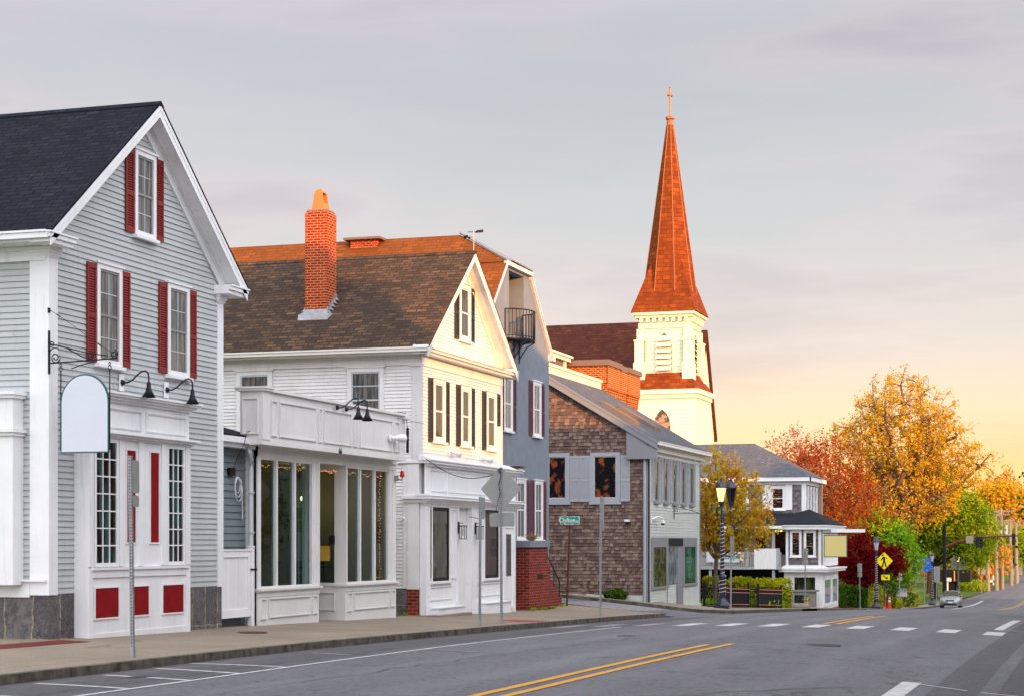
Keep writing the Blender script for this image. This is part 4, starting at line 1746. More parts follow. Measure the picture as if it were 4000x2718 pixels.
    t = thing('beacon_lamp', 'small red beacon lamp beside the shopfront corner', 'beacon', (-17.9, 45.9, 3.4))
    b = MB()
    b.box(-18.0, -17.93, 45.7, 45.86, 3.36, 3.5)
    b.tube([(-17.95, 45.8, 3.40), (-17.8, 45.8, 3.38), (-17.8, 45.8, 3.46)], .02, 6)
    b.build('bracket', 'galv', t)
    b = MB()
    b.lathe([(.06, 0), (.065, .03), (.055, .14), (.03, .18), (.001, .19)], (-17.8, 45.8, 3.46), 12)
    b.build('lens', 'red_lens', t, smooth=True)
    t = thing('security_camera', 'small white security camera on the siding beside the shopfront', 'camera', (-18.4, 47.66, 2.35))
    b = MB()
    b.box(-18.55, -18.5, 47.63, 47.68, 2.2, 2.34)
    b.tube([(-18.52, 47.62, 2.3), (-18.4, 47.5, 2.38)], .03, 8)
    b.build('body', 'white', t)
    t = thing('wire_bracket', 'black cable and conduit at the right end of the shop parapet', 'cable', (-17.5, 45.55, 4.9))
    b = MB()
    b.tube([(-17.7, 45.2, 5.2), (-17.56, 45.45, 5.16), (-17.55, 45.5, 4.9), (-17.54, 45.53, 4.75)], .01, 5)
    b.box(-17.57, -17.51, 45.5, 45.56, 4.1, 4.78)
    b.tube([(-17.6, 44.9, 5.0), (-17.4, 45.6, 4.95), (-17.3, 46.2, 4.93)], .006, 4)
    b.build('cable', 'black_metal', t)


def house_c():
    X0, Y0, Y1, Xb = -18.0, 47.7, 55.1, -34.0
    T = thing('gabled_house', 'white clapboard house with black shutters, brick chimney and sunlit gable', 'house', (X0, 51.4, -.3))
    tl, ap, tr = (47.22, 7.17), (51.25, 10.42), (55.55, 7.17)
    W, S = FX(X0), FY(Y0)
    core = MB()
    wpoly(core, W, [(Y0 + .02, -1), (Y1, -1), (Y1, 7.1), (51.25, 10.2), (Y0 + .02, 7.1)], -16, -.02)
    core.build('wall', 'c_white', T)
    c = MB()
    clap(W, [(Y0 + .1, 3.95), (Y1 - .1, 3.95), (Y1 - .1, 6.9), (Y0 + .1, 6.9)], .10, .016, c)
    clap(W, [(Y0 + .05, 7.2), (Y1 - .05, 7.2), (51.25, 10.18)], .10, .016, c)
    clap(S, [(Xb, .38), (-18.1, .38), (-18.1, 6.8), (Xb, 6.8)], .10, .016, c)
    c.build('clapboards', 'c_white', T)
    f = MB()
    f.box(Xb, -18.36, Y0 - .01, Y1, -1, .36)
    f.build('foundation', 'granite', T)
    f = MB()
    f.box(-18.38, -18.05, Y0 - .03, Y0 + .3, -1, .36)
    f.build('brick_pier', 'brick_stoop', T)
    t = MB()
    wb(t, W, Y0 - .035, Y0 + .13, 3.9, 6.72, 0, .035)
    wb(t, S, -18.24, -17.968, 3.9, 6.72, 0, .034)
    t.build('corner_board', 'peeling', T)
    t = MB()
    wb(t, W, Y1 - .1, Y1 + .03, 3.9, 6.72, 0, .035)
    t.build('corner_board', 'peeling', T)
    t = MB()
    wb(t, S, -18.5, -18.38, .38, 3.9, 0, .03)
    wb(t, S, -18.37, -18.02, .36, 3.9, 0, .05)
    wb(t, W, Y0 - .03, Y1 + .03, 6.70, 6.98, 0, .04)
    wb(t, S, Xb, -17.96, 6.70, 6.98, 0, .05)
    wb(t, S, -18.3, -17.95, 6.66, 6.90, 0.05, .07)
    t.build('frieze_board', 'c_white', T)
    gable_roof(T, X0, Xb, tl, ap, tr, 0.42, 'roof_green', trim='c_white')
    frieze_rake(T, X0, tl, ap, tr, 0.26, 0.20, 'c_white', .5)
    k = MB()
    wb(k, W, tl[0] + .1, tr[0] - .02, 6.98, 7.05, 0, .30)
    wb(k, W, tl[0] + .0, tr[0] + .03, 7.05, 7.13, 0, .38)
    k.prism([(X0, tl[0], 7.13), (X0 + .43, tl[0], 7.13), (X0, tl[0], 7.22)], (0, tr[0] - tl[0], 0))
    k.build('cornice', 'c_white', T)
    k = MB()
    k.box(X0 - .02, X0 + .44, tr[0] - .7, tr[0] + .06, 7.14, 7.22)
    k.box(X0 - .02, X0 + .44, tl[0] - .04, tl[0] + .6, 7.14, 7.2)
    k.build('cornice_return', 'c_white', T)
    e = MB()
    e.box(Xb - .3, X0 + .40, tl[0] - .11, tl[0] + .0, 7.02, 7.14)
    e.box(Xb - .3, X0 + .42, tl[0] - .14, tl[0], 7.10, 7.145)
    e.box(Xb, X0 + .2, tl[0], Y0, 6.98, 7.02)
    e.build('gutter', 'cream_trim', T)
    for (u0, u1) in ((48.66, 49.66), (51.05, 51.96), (53.46, 54.44)):
        window(T, W, u0, u1, 4.60, 6.42, .14, True, 'c_white', 'c_white', 'pane', d=.02)
        shutter(T, W, u0 - .36, u0 - .01, 4.56, 6.4, 'shut_black', .02)
        if u0 < 53:
            shutter(T, W, u1 + .02, u1 + .38, 4.56, 6.4, 'shut_black', .02)
        else:
            shutter(T, W, u1 + .08, u1 + .42, 5.4, 6.42, 'shut_black', .02)
    window(T, W, 50.92, 51.93, 7.76, 9.46, .14, True, 'c_white', 'c_white', 'pane', d=.02)
    shutter(T, W, 50.54, 50.9, 7.74, 9.42, 'shut_black', .02)
    shutter(T, W, 51.95, 52.31, 7.76, 9.42, 'shut_black', .02)
    # side windows over the shop roof
    for (a, b, p) in ((-20.2, -19.08, 'pane_curtain'), (-23.7, -22.56, 'pane_curtain')):
        w = window(T, S, a, b, 4.85, 6.66, .12, True, 'c_white', 'alu', p, d=.02)
        s2 = MB()
        wb(s2, S, a + .16, b - .16, 6.12, 6.15, .03, .045)
        s2.build('storm_bar', 'alu', w)
    # chimney
    c = MB()
    c.box(-22.0, -21.3, 48.72, 49.42, 7.8, 11.36)
    c.box(-21.97, -21.33, 48.75, 49.39, 11.36, 11.43)
    c.build('chimney', 'brick', T, label='tall slender brick chimney')
    ch = T.children[-1]
    c = MB()
    c.box(-21.95, -21.35, 48.77, 49.37, 11.43, 11.47)
    c.build('crown', 'kerb_top', ch)
    c = MB()
    for dy0, dy1 in ((48.84, 48.89), (49.25, 49.30)):
        pass
    poly = [(-21.86, 11.47), (-21.44, 11.47), (-21.50, 11.75), (-21.52, 11.92)] + \
           [(-21.65 + .13 * math.cos(R(a)), 11.93 + .13 * math.sin(R(a))) for a in range(20, 161, 20)] + [(-21.78, 11.92), (-21.80, 11.75)]
    c.prism([(x, 48.86, z) for x, z in poly], (0, .07, 0))
    c.prism([(x, 49.21, z) for x, z in poly], (0, .07, 0))
    c.prism([(-21.86, 48.93, 11.47), (-21.82, 48.93, 11.47), (-21.765, 48.93, 11.98), (-21.80, 48.93, 11.95)], (0, .28, 0))
    c.prism([(-21.48, 48.93, 11.47), (-21.44, 48.93, 11.47), (-21.52, 48.93, 11.70), (-21.55, 48.93, 11.70)], (0, .28, 0))
    c.prism([(-21.78, 48.93, 11.98), (-21.52, 48.93, 11.98), (-21.58, 48.93, 12.06), (-21.72, 48.93, 12.06)], (0, .28, 0))
    c.box(-21.68, -21.62, 49.0, 49.1, 12.06, 12.11)
    c.build('chimney_pot', 'chim_cap', ch)
    c = MB()
    k = (ap[1] - tl[1]) / (ap[0] - tl[0])
    zr = lambda y: tl[1] + (y - tl[0]) * k
    c.prism([(-22.12, 48.45, zr(48.45) + .012), (-21.18, 48.45, zr(48.45) + .012), (-21.1, 48.69, zr(48.69) + .012), (-22.2, 48.69, zr(48.69) + .012)], (0, 0, .012))
    c.box(-22.04, -21.26, 48.67, 48.715, zr(48.7) - .05, zr(48.7) + .15)
    for i in range(5):
        y = 48.72 + i * .14
        c.box(-21.30, -21.275, y, y + .16, zr(y), zr(y) + .20)
        c.prism([(-21.28, y, zr(y) + .03), (-21.12, y - .06, zr(y - .06) + .03), (-21.28, y + .1, zr(y + .1) + .03)], (0, 0, .01))
        c.box(-22.02, -22.0, y, y + .16, zr(y), zr(y) + .18)
        c.prism([(-22.02, y, zr(y) + .03), (-22.16, y - .06, zr(y - .06) + .03), (-22.02, y + .1, zr(y + .1) + .03)], (0, 0, .01))
    c.build('flashing', 'lead', ch)
    # ---- shop front
    XF = -17.88
    F = FX(XF)
    y0, y1 = 47.72, 56.25
    p = MB()
    p.box(-18.6, XF, y0, 50.55, -.8, 3.0)
    p.box(-18.6, XF, 51.72, y1, -.8, 3.0)
    p.box(-19.0, -18.58, 50.5, 51.75, -.8, 3.0)
    p.box(-18.6, XF, 50.55, 51.72, 2.72, 3.0)
    p.box(-18.05, XF + .0, y0 + .35, y1, 3.0, 3.86)
    p.box(-18.6, -18.0, 50.55, 51.72, -.8, -.42)
    p.build('shopfront', 'white', T, label='white panelled shopfront with two tall dark windows')
    sf = T.children[-1]
    m = MB()
    for a, b in ((y0, 48.06), (50.42, 50.55), (51.72, 52.2)):
        wb(m, F, a, b, -.5, 2.74, 0, .05)
        wb(m, F, a - .02, b + .02, -.5, -.1, .05, .075)
    for a, b in ((48.1, 49.98), (52.3, 54.6)):
        raised(m, F, a + .02, b - .02, .02, .42, 0, .035)
        wb(m, F, a - .02, b + .02, .46, .5, 0, .03)
        wb(m, F, a, b, -.3, -.22, 0, .03)
    raised(m, F, 48.08, 48.26, .62, 2.66, 0, .03)
    raised(m, F, 49.98, 50.38, .62, 2.66, 0, .03)
    raised(m, F, 52.3, 52.75, .62, 2.66, 0, .03)
    raised(m, F, 54.5, 54.75, .3, 2.66, 0, .03)
    raised(m, F, 48.15, 49.55, 3.14, 3.78, 0, .05)
    raised(m, F, 49.7, 55.6, 3.14, 3.80, 0, .05)
    wb(m, F, y0 + .02, 48.12, 3.05, 3.86, 0, .05)
    wb(m, F, 50.55, 51.72, .0, 2.75, -.72, -.70)
    Rr = FY(51.72)
    raised(m, Rr, -18.4, -18.0, -.25, .4, 0, .03)
    wb(m, Rr, -18.56, -17.94, .45, .5, 0, .03)
    m.build('panel_moulding', 'white', sf)
    k = MB()
    wb(k, F, y0 - .04, 56.3, 2.74, 2.80, 0, .07)
    wb(k, F, y0 - .09, 56.33, 2.80, 2.86, 0, .13)
    wb(k, F, y0 - .14, 56.37, 2.86, 2.92, 0, .20)
    wb(k, F, y0 - .20, 56.42, 2.92, 3.00, 0, .28)
    k.prism([(-18.05, y0 - .22, 3.0), (XF + .31, y0 - .22, 3.0), (-18.05, y0 - .22, 3.08)], (0, 56.44 - y0 + .22, 0))
    k.box(-18.5, XF, y0 - .20, y0 - .001, 2.92, 3.0)
    k.box(-18.46, XF, y0 - .12, y0 - .002, 2.82, 2.92)
    wb(k, F, y0 + .0, 56.3, 3.86, 3.93, 0, .12)
    wb(k, F, y0 - .1, 56.4, 3.93, 4.0, 0, .22)
    k.box(-18.7, XF, y0 - .1, y0 - .001, 3.93, 4.0)
    k.prism([(-18.0, y0 - .14, 4.0), (XF + .27, y0 - .14, 4.0), (XF + .27, y0 - .14, 4.03), (-18.0, y0 - .14, 4.18)], (0, 56.43 - y0 + .14, 0))
    k.build('cornice', 'white', sf)
    for a, b, pn in ((48.30, 49.72, 'pane_green'), (52.98, 54.36, 'pane_warm')):
        wf = MB()
        wframe(wf, F, a, b, .56, 2.70, .06, 0.0, .025)
        wframe(wf, F, a + .06, b - .06, .62, 2.64, .05, 0, .012)
        wo = wf.build('window', 'black_metal', T)
        g = MB()
        g.face([F(u, z, .004) for u, z in ((a + .1, .66), (b - .1, .66), (b - .1, 2.6), (a + .1, 2.6))])
        g.build('pane', pn, wo)
        g = MB()
        wframe(g, F, a - .07, b + .07, .5, 2.77, .07, 0, .045)
        wb(g, F, a - .14, b + .14, .50, .56, 0, .09)
        g.build('casing', 'white', wo)
    wf = MB()
    wframe(wf, Rr, -18.5, -18.12, .56, 2.68, .05, 0, .02)
    wo = wf.build('window', 'black_metal', T)
    g = MB()
    g.face([Rr(u, z, .004) for u, z in ((-18.46, .6), (-18.16, .6), (-18.16, 2.64), (-18.46, 2.64))])
    g.build('pane', 'pane_warm', wo)
    d = MB()
    wb(d, F, 54.95, 55.85, -.45, 2.1, 0, .025)
    wframe(d, F, 54.85, 55.95, -.45, 2.25, .1, 0, .05)
    do = d.build('door', 'white', T)
    g = MB()
    wb(g, F, 55.15, 55.65, .6, 1.95, .026, .034)
    g.build('door_glass', 'pane', do)
    for a, b in ((y0 + .35, 50.3), (52.25, 54.75)):
        st = MB()
        st.box(XF, XF + .32, a, b, -.8, -.2)
        st.box(XF, XF + .36, a - .03, b + .03, -.2, -.17)
        st.build('base_plinth', 'white', sf)
    g = MB()
    g.box(-18.5, -17.3, 47.4, 50.2, -.9, -.37)
    g.build('door_step', 'sidewalk', T)
    # lanterns, flood lamps, anemometer, cable
    for y, lb in ((50.46, 'left'), (52.0, 'right')):
        t = thing('wall_lantern', lb + ' black glass lantern beside the recessed shop door', 'wall lamp', (XF + .05, y, 2.0), 'wall lanterns')
        b = MB()
        b.box(XF + .05, XF + .075, y - .05, y + .05, 1.95, 2.3)
        b.tube([(XF + .07, y, 2.26), (XF + .2, y, 2.26)], .012, 6)
        b.build('bracket', 'black_metal', t)
        b = MB()
        x = XF + .20
        b.box(x - .09, x + .09, y - .09, y + .09, 1.78, 1.80)
        b.box(x - .10, x + .10, y - .10, y + .10, 2.16, 2.19)
        for sx in (-1, 1):
            for sy in (-1, 1):
                b.box(x + sx * .08 - .008, x + sx * .08 + .008, y + sy * .08 - .008, y + sy * .08 + .008, 1.8, 2.16)
        b.build('cage', 'black_metal', t)
        b = MB()
        b.lathe([(.02, .1), (.035, 0), (.03, -.12), (.005, -.16)], (x, y, 2.04), 10)
        b.build('bulb', 'dim_glass', t)
    for y, z, lb in ((50.05, 4.33, 'left'), (52.95, 4.26, 'right')):
        t = thing('flood_lamp', lb + ' bare flood lamp under the white house\'s upper windows', 'wall lamp', (X0, y, z), 'flood lamps')
        b = MB()
        b.box(X0 + .015, X0 + .05, y - .07, y + .05, z - .02, z + .16)
        b.build('base', 'white', t)
        b = MB()
        b.tube([(X0 + .05, y, z + .05), (X0 + .16, y + .1, z), (X0 + .22, y + .22, z - .02), (X0 + .25, y + .30, z - .03)], [.02, .04, .09, .095], 12)
        b.build('head', 'alu', t)
    t = thing('anemometer', 'small wind gauge on the white house gable peak', 'wind gauge', (-17.7, 51.25, 10.4))
    b = MB()
    b.tube([(-17.62, 51.25, 10.3), (-17.62, 51.25, 11.0)], .014, 6)
    b.tube([(-17.85, 51.25, 10.85), (-17.62, 51.25, 10.85)], .01, 5)
    b.build('mast', 'galv', t)
    b = MB()
    b.face([(-17.60, 51.3, 10.97), (-17.36, 51.4, 10.99), (-17.36, 51.4, 11.08), (-17.55, 51.32, 11.05)])
    b.tube([(-17.8, 51.25, 11.0), (-17.4, 51.35, 11.0)], .012, 5)
    b.build('vane', 'black_metal', t)
    b = MB()
    for dx, dy in ((-.28, 0), (-.18, .12), (-.18, -.12)):
        b.lathe([(.01, -.04), (.045, 0), (.045, .04), (.01, .05)], (-17.62 + dx, 51.25 + dy, 10.84), 8)
    b.build('cups', 'black_metal', t)
    mb = MB()
    mb.box(-18.05, -17.55, 55.7, 56.2, 4.1, 4.16)
    b = mb.build('vent', 'roof_green', T)
    cb = MB()
    cb.box(-19.6, -18.4, 46.9, 47.3, -1.2, -.35)
    cb.build('rubble_base', 'granite', T)


def house_d():
    X0, Y0, Y1, Xb = -19.0, 56.0, 63.8, -36.0
    T = thing('gambrel_house', 'blue-grey stucco house with maroon shutters and small iron balcony', 'house', (X0, 60, -.6))
    W = FX(X0)
    poly = [(Y0, -1.2), (Y1, -1.2), (Y1, 8.72), (61.25, 11.2), (58.55, 11.2), (Y0, 8.72)]
    # front wall is left open at the recessed balcony door
    f = MB()
    ra, rb, rz0, rz1 = 59.0, 60.7, 8.85, 11.02
    wpoly(f, W, [(Y0, -1.2), (Y1, -1.2), (Y1, 8.72), (Y1 - .138, 8.85), (Y0 + .133, 8.85), (Y0, 8.72)], -.3, 0)
    wpoly(f, W, [(Y0 + .133, 8.85), (ra, 8.85), (ra, 11.2), (58.55, 11.2)], -.3, 0)
    wpoly(f, W, [(rb, 8.85), (Y1 - .138, 8.85), (61.25, 11.2), (rb, 11.2)], -.3, 0)
    wpoly(f, W, [(ra, rz1), (rb, rz1), (rb, 11.2), (ra, 11.2)], -.3, 0)
    wpoly(f, W, [(ra, 8.7), (rb, 8.7), (rb, 8.849), (ra, 8.849)], -1.2, -.3)
    wpoly(f, W, [(ra - .1, 8.6), (rb + .1, 8.6), (rb + .1, 11.1), (ra - .1, 11.1)], -1.3, -1.0)
    wpoly(f, W, [(ra - .1, 8.7), (ra, 8.7), (ra, 11.1), (ra - .1, 11.1)], -1.0, -.3)
    wpoly(f, W, [(rb, 8.7), (rb + .1, 8.7), (rb + .1, 11.1), (rb, 11.1)], -1.0, -.3)
    f.build('wall', 'blue_stucco', T)
    b = MB()
    b.prism([(X0 - .3, u, z) for u, z in [(Y0, -1.2), (Y1, -1.2), (Y1, 8.6), (Y0, 8.6)]], (Xb - X0 + .3, 0, 0))
    b.build('side_wall', 'blue_stucco', T)
    dr = MB()
    wb(dr, FX(X0 - 1.0), 59.3, 60.3, 8.86, 10.8, 0, .04)
    dr.build('balcony_door', 'pane', T)
    # roofs: steep lower slopes, hipped upper roof
    r = MB()
    th = .06
    for a, b_ in (((Y0 - .12, 8.62), (58.5, 11.24)), ((61.3, 11.24), (Y1 + .12, 8.62))):
        P = [(X0 + .08, a[0], a[1]), (X0 + .08, b_[0], b_[1]), (X0 + .08, b_[0], b_[1] - th), (X0 + .08, a[0], a[1] - th)]
        r.prism(P, (Xb - X0, 0, 0))
    ym = 59.9
    xr = -21.1
    zr = 12.48
    zt = 11.24
    L = [(58.45, zt), (61.35, zt)]
    r.face([(X0 + .1, 58.45, zt), (xr, ym, zr), (Xb, ym, zr), (Xb, 58.45, zt)])
    r.face([(X0 + .1, 61.35, zt), (Xb, 61.35, zt), (Xb, ym, zr), (xr, ym, zr)])
    r.face([(X0 + .1, 58.45, zt), (X0 + .1, 61.35, zt), (xr, ym, zr)])
    r.build('roof', 'roof_brown', T)
    t = MB()
    def rake(a, b_, h=.18):
        slope_prism(t, X0, X0 + .10, a, b_, h, 0)
        slope_prism(t, X0, X0 + .14, a, b_, .08, 0)
    rake((Y0 - .05, 8.60), (58.5, 11.19))
    rake((61.3, 11.19), (Y1 + .12, 8.58))
    t.box(X0, X0 + .16, 58.45, 61.4, 11.12, 11.26)
    t.box(X0 - .1, X0 + .2, Y1 - .1, Y1 + .22, 8.35, 8.62)
    t.build('rake_board', 'peeling', T)
    h = MB()
    a = Vector((X0 + .1, 58.45, zt + .02))
    c = Vector((xr, ym, zr + .03))
    h.prism([a + Vector((0, -.02, 0)), a + Vector((0.1, .2, .02)), c + Vector((.05, .2, .02)), c + Vector((0, -.05, 0))], (0, 0, .05))
    a = Vector((X0 + .1, 61.35, zt + .02))
    h.prism([a + Vector((0, .02, 0)), a + Vector((0.1, -.2, .02)), c + Vector((.05, -.2, .02)), c + Vector((0, .05, 0))], (0, 0, .05))
    h.build('hip_flashing', 'blue_stucco', T)
    c = MB()
    c.box(-25.1, -24.1, 59.5, 60.3, 11.6, 12.42)
    c.build('chimney', 'brick', T, label='short brick chimney with flat slab top')
    ch = T.children[-1]
    c = MB()
    c.box(-25.3, -23.9, 59.3, 60.5, 12.42, 12.5)
    c.build('chimney_slab', 'slab', ch)
    c = MB()
    c.tube([(-28.0, 58.2, 11.0), (-28.0, 58.2, 11.45)], .06, 8)
    c.build('vent_pipe', 'white', T)
    # windows
    for (u0, u1, z0, z1) in ((61.72, 62.70, 5.5, 7.47), (58.35, 59.3, 5.5, 7.4), (61.92, 62.92, 1.78, 3.92), (59.75, 60.85, 1.78, 3.9)):
        window(T, W, u0, u1, z0, z1, .11, True, 'white', 'white', 'pane_curtain', 2, 1, d=0.0)
        shutter(T, W, u0 - .44, u0 - .01, z0 - .02, z1 - .02, 'shut_maroon', .0)
        shutter(T, W, u1 + .02, u1 + .45, z0 - .02, z1 - .02, 'shut_maroon', .0)
    # semicircular iron balcony
    B = MB()
    cy, rr = 59.5, 0.98
    n = 18
    z0 = 8.62
    ring = [(X0 + .02 + rr * .72 * math.sin(math.pi * i / n), cy - rr * math.cos(math.pi * i / n)) for i in range(n + 1)]
    B.prism([(x, y, z0) for x, y in ring], (0, 0, .05))
    B.build('balcony', 'black_metal', T, label='curved black iron balcony')
    bo = T.children[-1]
    B = MB()
    for z, rw in ((z0 + 1.02, .022), (z0 + .12, .014)):
        B.tube([(x, y, z) for x, y in ring], rw, 6)
    for i in range(0, n + 1):
        x, y = ring[i]
        B.tube([(x, y, z0 + .05), (x, y, z0 + 1.02)], .013 if i not in (0, 9, n) else .03, 6)
    B.build('railing', 'black_metal', bo)
    B = MB()
    for y in (cy - .6, cy, cy + .6):
        B.tube([(X0 + .6, y, z0), (X0 + .3, y, z0 - .15), (X0 + .03, y, z0 - .55)], .02, 6)
        B.tube([(X0 + .03, y, z0), (X0 + .03, y, z0 - .7)], .02, 6)
    B.build('support_bracket', 'black_metal', bo)
    # brick stoop with steps going down to the corner
    s_ = MB()
    zt = 1.60
    s_.box(X0, -18.0, 58.1, 60.32, -1.2, zt - .08)
    s_.box(X0, -18.03, 60.32, 60.7, -1.2, .38)
    y = 60.32
    s_.box(-18.22, -18.0, 60.32, 60.62, -1.2, .98)
    for i, z in enumerate((.36, .14, -.07, -.27, -.49)):
        ya = 60.62 + i * .36
        s_.box(X0 + .05, -18.0, ya, ya + .36, -1.3, z)
    s_.build('stoop', 'brick_stoop', T, label='dark red brick stoop with steps')
    so = T.children[-1]
    c = MB()
    c.box(X0, -17.93, 58.02, 60.35, zt - .08, zt + .14)
    c.build('stoop_cap', 'blue_stucco', so)
    c = MB()
    wb(c, FX(-18.0), 59.05, 59.75, .44, .58, 0, .012)
    c.build('vent', 'black_metal', so)
    c = MB()
    c.tube([(-18.1, 60.5, .9), (-18.1, 60.5, 1.25), (-18.1, 61.9, .42), (-18.1, 62.1, .3), (-18.1, 62.1, -.5)], .022, 6)
    c.tube([(-18.1, 60.9, 0.1), (-18.1, 60.9, 1.0)], .012, 5)
    c.tube([(-18.1, 61.4, -.2), (-18.1, 61.4, .72)], .012, 5)
    c.tube([(-18.1, 60.5, .55), (-18.1, 62.1, -.1)], .012, 5)
    c.build('handrail', 'black_metal', so)
    p = MB()
    rnd = random.Random(8)
    for i in range(260):
        a = Vector((-18.5 + rnd.gauss(0, .10), 60.05 + rnd.gauss(0, .14), zt + .2 + abs(rnd.gauss(0, .1))))
        d = Vector((rnd.gauss(0, 1), rnd.gauss(0, 1), rnd.gauss(.3, 1))).normalized() * .06
        q = Vector((rnd.gauss(0, 1), rnd.gauss(0, 1), rnd.gauss(0, 1))).normalized() * .02
        p.face([a - q, a + q, a + d])
    t = thing('door_wreath', 'dry brown wreath above the stoop of the stucco house', 'wreath', (-18.5, 60.2, 1.8))
    p.build('twigs', 'twig', t)


def house_e():
    X0, Y0, Y1 = -18.0, 75.4, 86.1
    Xb = -34.0
    T = thing('cedar_house', 'weathered cedar shingle house with pale clapboard front and skylights', 'house', (X0, 80, -1.2))
    W, S = FX(X0), FY(Y0)
    k = 2.9 / 4.8
    zr = lambda x: 5.98 + (-17.55 - x) * k       # roof top surface
    xr = -25.0
    c = MB()
    c.prism([(X0 - .02, Y0 + .01, -2.6), (Xb, Y0 + .01, -2.6), (Xb, Y0 + .01, 6.0), (xr, Y0 + .01, zr(xr) - .2), (X0 - .02, Y0 + .01, zr(X0) - .15)], (0, Y1 - Y0 - .02, 0))
    c.build('wall', 'e_clap', T)
    sh = MB()
    x1 = -24.6
    holes = [(-22.6, -21.5, 3.4, 5.5), (-20.55, -19.24, 3.4, 5.5)]
    shingle_wall(S, [(x1, -.58), (-18.22, -.58), (-18.22, zr(-18.22) - .12), (x1, zr(x1) - .12)], .15, .17, sh, holes)
    sh.build('cedar_shingles', 'cedar', T)
    f = MB()
    f.box(-30, -18.06, Y0 - .03, Y0 + .05, -2.6, -.56)
    f.build('foundation', 'e_clap', T)
    cl = MB()
    clap(W, [(Y0 + .1, -.3), (Y1 - .08, -.3), (Y1 - .08, 5.62), (Y0 + .1, 5.62)], .125, .018, cl)
    clap(W, [(Y0 + .1, -1.15), (78.95, -1.15), (78.95, -.3), (Y0 + .1, -.3)], .125, .018, cl)
    clap(W, [(82.2, -1.25), (Y1 - .08, -1.25), (Y1 - .08, -.3), (82.2, -.3)], .125, .018, cl)
    cl.build('clapboards', 'e_clap', T)
    t = MB()
    wb(t, W, Y0 - .04, Y0 + .16, -1.2, 5.6, 0, .045)
    wb(t, S, -18.24, -17.955, -1.2, 5.6, 0, .04)
    t.build('corner_board', 'e_trim', T)
    t = MB()
    wb(t, W, Y1 - .12, Y1 + .03, -1.3, 5.6, 0, .03)
    t.build('corner_board', 'e_trim', T)
    t = MB()
    t.prism([(-17.6, Y0 - .3, 5.25), (-18.9, Y0 - .3, 5.25), (-18.9, Y0 - .3, 6.4), (-17.6, Y0 - .3, 5.75)], (0, .28, 0))
    t.build('eave_bracket', 'e_trim', T)
    t = MB()
    wb(t, W, Y0, Y1, 5.6, 5.86, 0, .25)
    t.build('frieze_board', 'cream_trim', T)
    # roof slopes
    r = MB()
    r.prism([(-17.52, Y0 - .32, zr(-17.52)), (xr, Y0 - .32, zr(xr)), (xr, Y0 - .32, zr(xr) - .06), (-17.52, Y0 - .32, zr(-17.52) - .06)], (0, Y1 - Y0 + .5, 0))
    r.prism([(xr, Y0 - .32, zr(xr)), (Xb, Y0 - .32, 5.2), (Xb, Y0 - .32, 5.14), (xr, Y0 - .32, zr(xr) - .06)], (0, Y1 - Y0 + .5, 0))
    r.build('roof', 'roof_grey', T)
    b = MB()
    b.prism([(-17.55, Y0 - .35, zr(-17.55) - .03), (xr, Y0 - .35, zr(xr) - .03), (xr, Y0 - .35, zr(xr) - .33), (-17.55, Y0 - .35, zr(-17.55) - .33)], (0, .03, 0))
    b.prism([(-17.5, Y0 - .37, zr(-17.5) + .02), (xr, Y0 - .37, zr(xr) + .02), (xr, Y0 - .37, zr(xr) - .08), (-17.5, Y0 - .37, zr(-17.5) - .08)], (0, .02, 0))
    b.prism([(-17.6, Y0 - .3, zr(-17.6) - .33), (xr, Y0 - .3, zr(xr) - .33), (xr, Y0 - .3, zr(xr) - .36), (-17.6, Y0 - .3, zr(-17.6) - .36)], (0, .3, 0))
    b.build('rake_board', 'e_trim', T)
    g = MB()
    g.box(-17.56, -17.43, Y0 - .3, Y1 + .2, 5.84, 5.99)
    g.box(-17.56, -17.41, Y0 - .3, Y1 + .2, 5.96, 5.995)
    g.box(-18.0, -17.56, Y0 - .3, Y1 + .2, 5.82, 5.87)
    g.build('gutter', 'cream_trim', T)
    g = MB()
    g.tube([(-17.5, Y0 - .2, 5.84), (-17.55, Y0 - .22, 5.72), (-18.0, Y0 - .14, 5.62), (-18.14, Y0 - .1, 5.45), (-18.14, Y0 - .1, -.95)], .065, 8)
    g.build('downpipe', 'shut_grey', T)
    g = MB()
    g.tube([(-17.5, Y1 + .1, 5.86), (-17.5, Y1 + .12, 5.55), (-17.85, Y1 + .1, 5.45)], .06, 8)
    g.build('downpipe', 'cream_trim', T)
    # skylights on the front slope
    for (ya, yb_, xa, xb2) in ((76.9, 78.0, -19.0, -20.5), (80.4, 81.6, -18.9, -20.6)):
        s_ = MB()
        P = lambda x, y, h: (x, y, zr(x) + h)
        s_.hexa([P(xa, ya, 0), P(xa, yb_, 0), P(xb2, yb_, 0), P(xb2, ya, 0), P(xa, ya, .16), P(xa, yb_, .16), P(xb2, yb_, .16), P(xb2, ya, .16)])
        so = s_.build('skylight', 'slab', T)
        q = MB()
        q.face([P(xa - .08, ya + .08, .165), P(xa - .08, yb_ - .08, .165), P(xb2 + .08, yb_ - .08, .165), P(xb2 + .08, ya + .08, .165)])
        q.build('pane', 'slab', so)
    # windows in the shingle side
    for (u0, u1) in ((-22.62, -21.5), (-20.57, -19.24)):
        f = MB()
        wframe(f, S, u0, u1, 3.42, 5.56, .17, 0, .08)
        wb(f, S, u0 - .05, u1 + .05, 3.32, 3.42, 0, .10)
        wo = f.build('window', 'shut_grey', T)
        f = MB()
        wframe(f, S, u0 + .16, u1 - .16, 3.58, 5.40, .045, .02, .05)
        f.build('sash', 'alu', wo)
        f = MB()
        f.face([S(u, z, .03) for u, z in ((u0 + .16, 3.58), (u1 - .16, 3.58), (u1 - .16, 5.4), (u0 + .16, 5.4))])
        f.build('pane', 'pane_amber', wo)
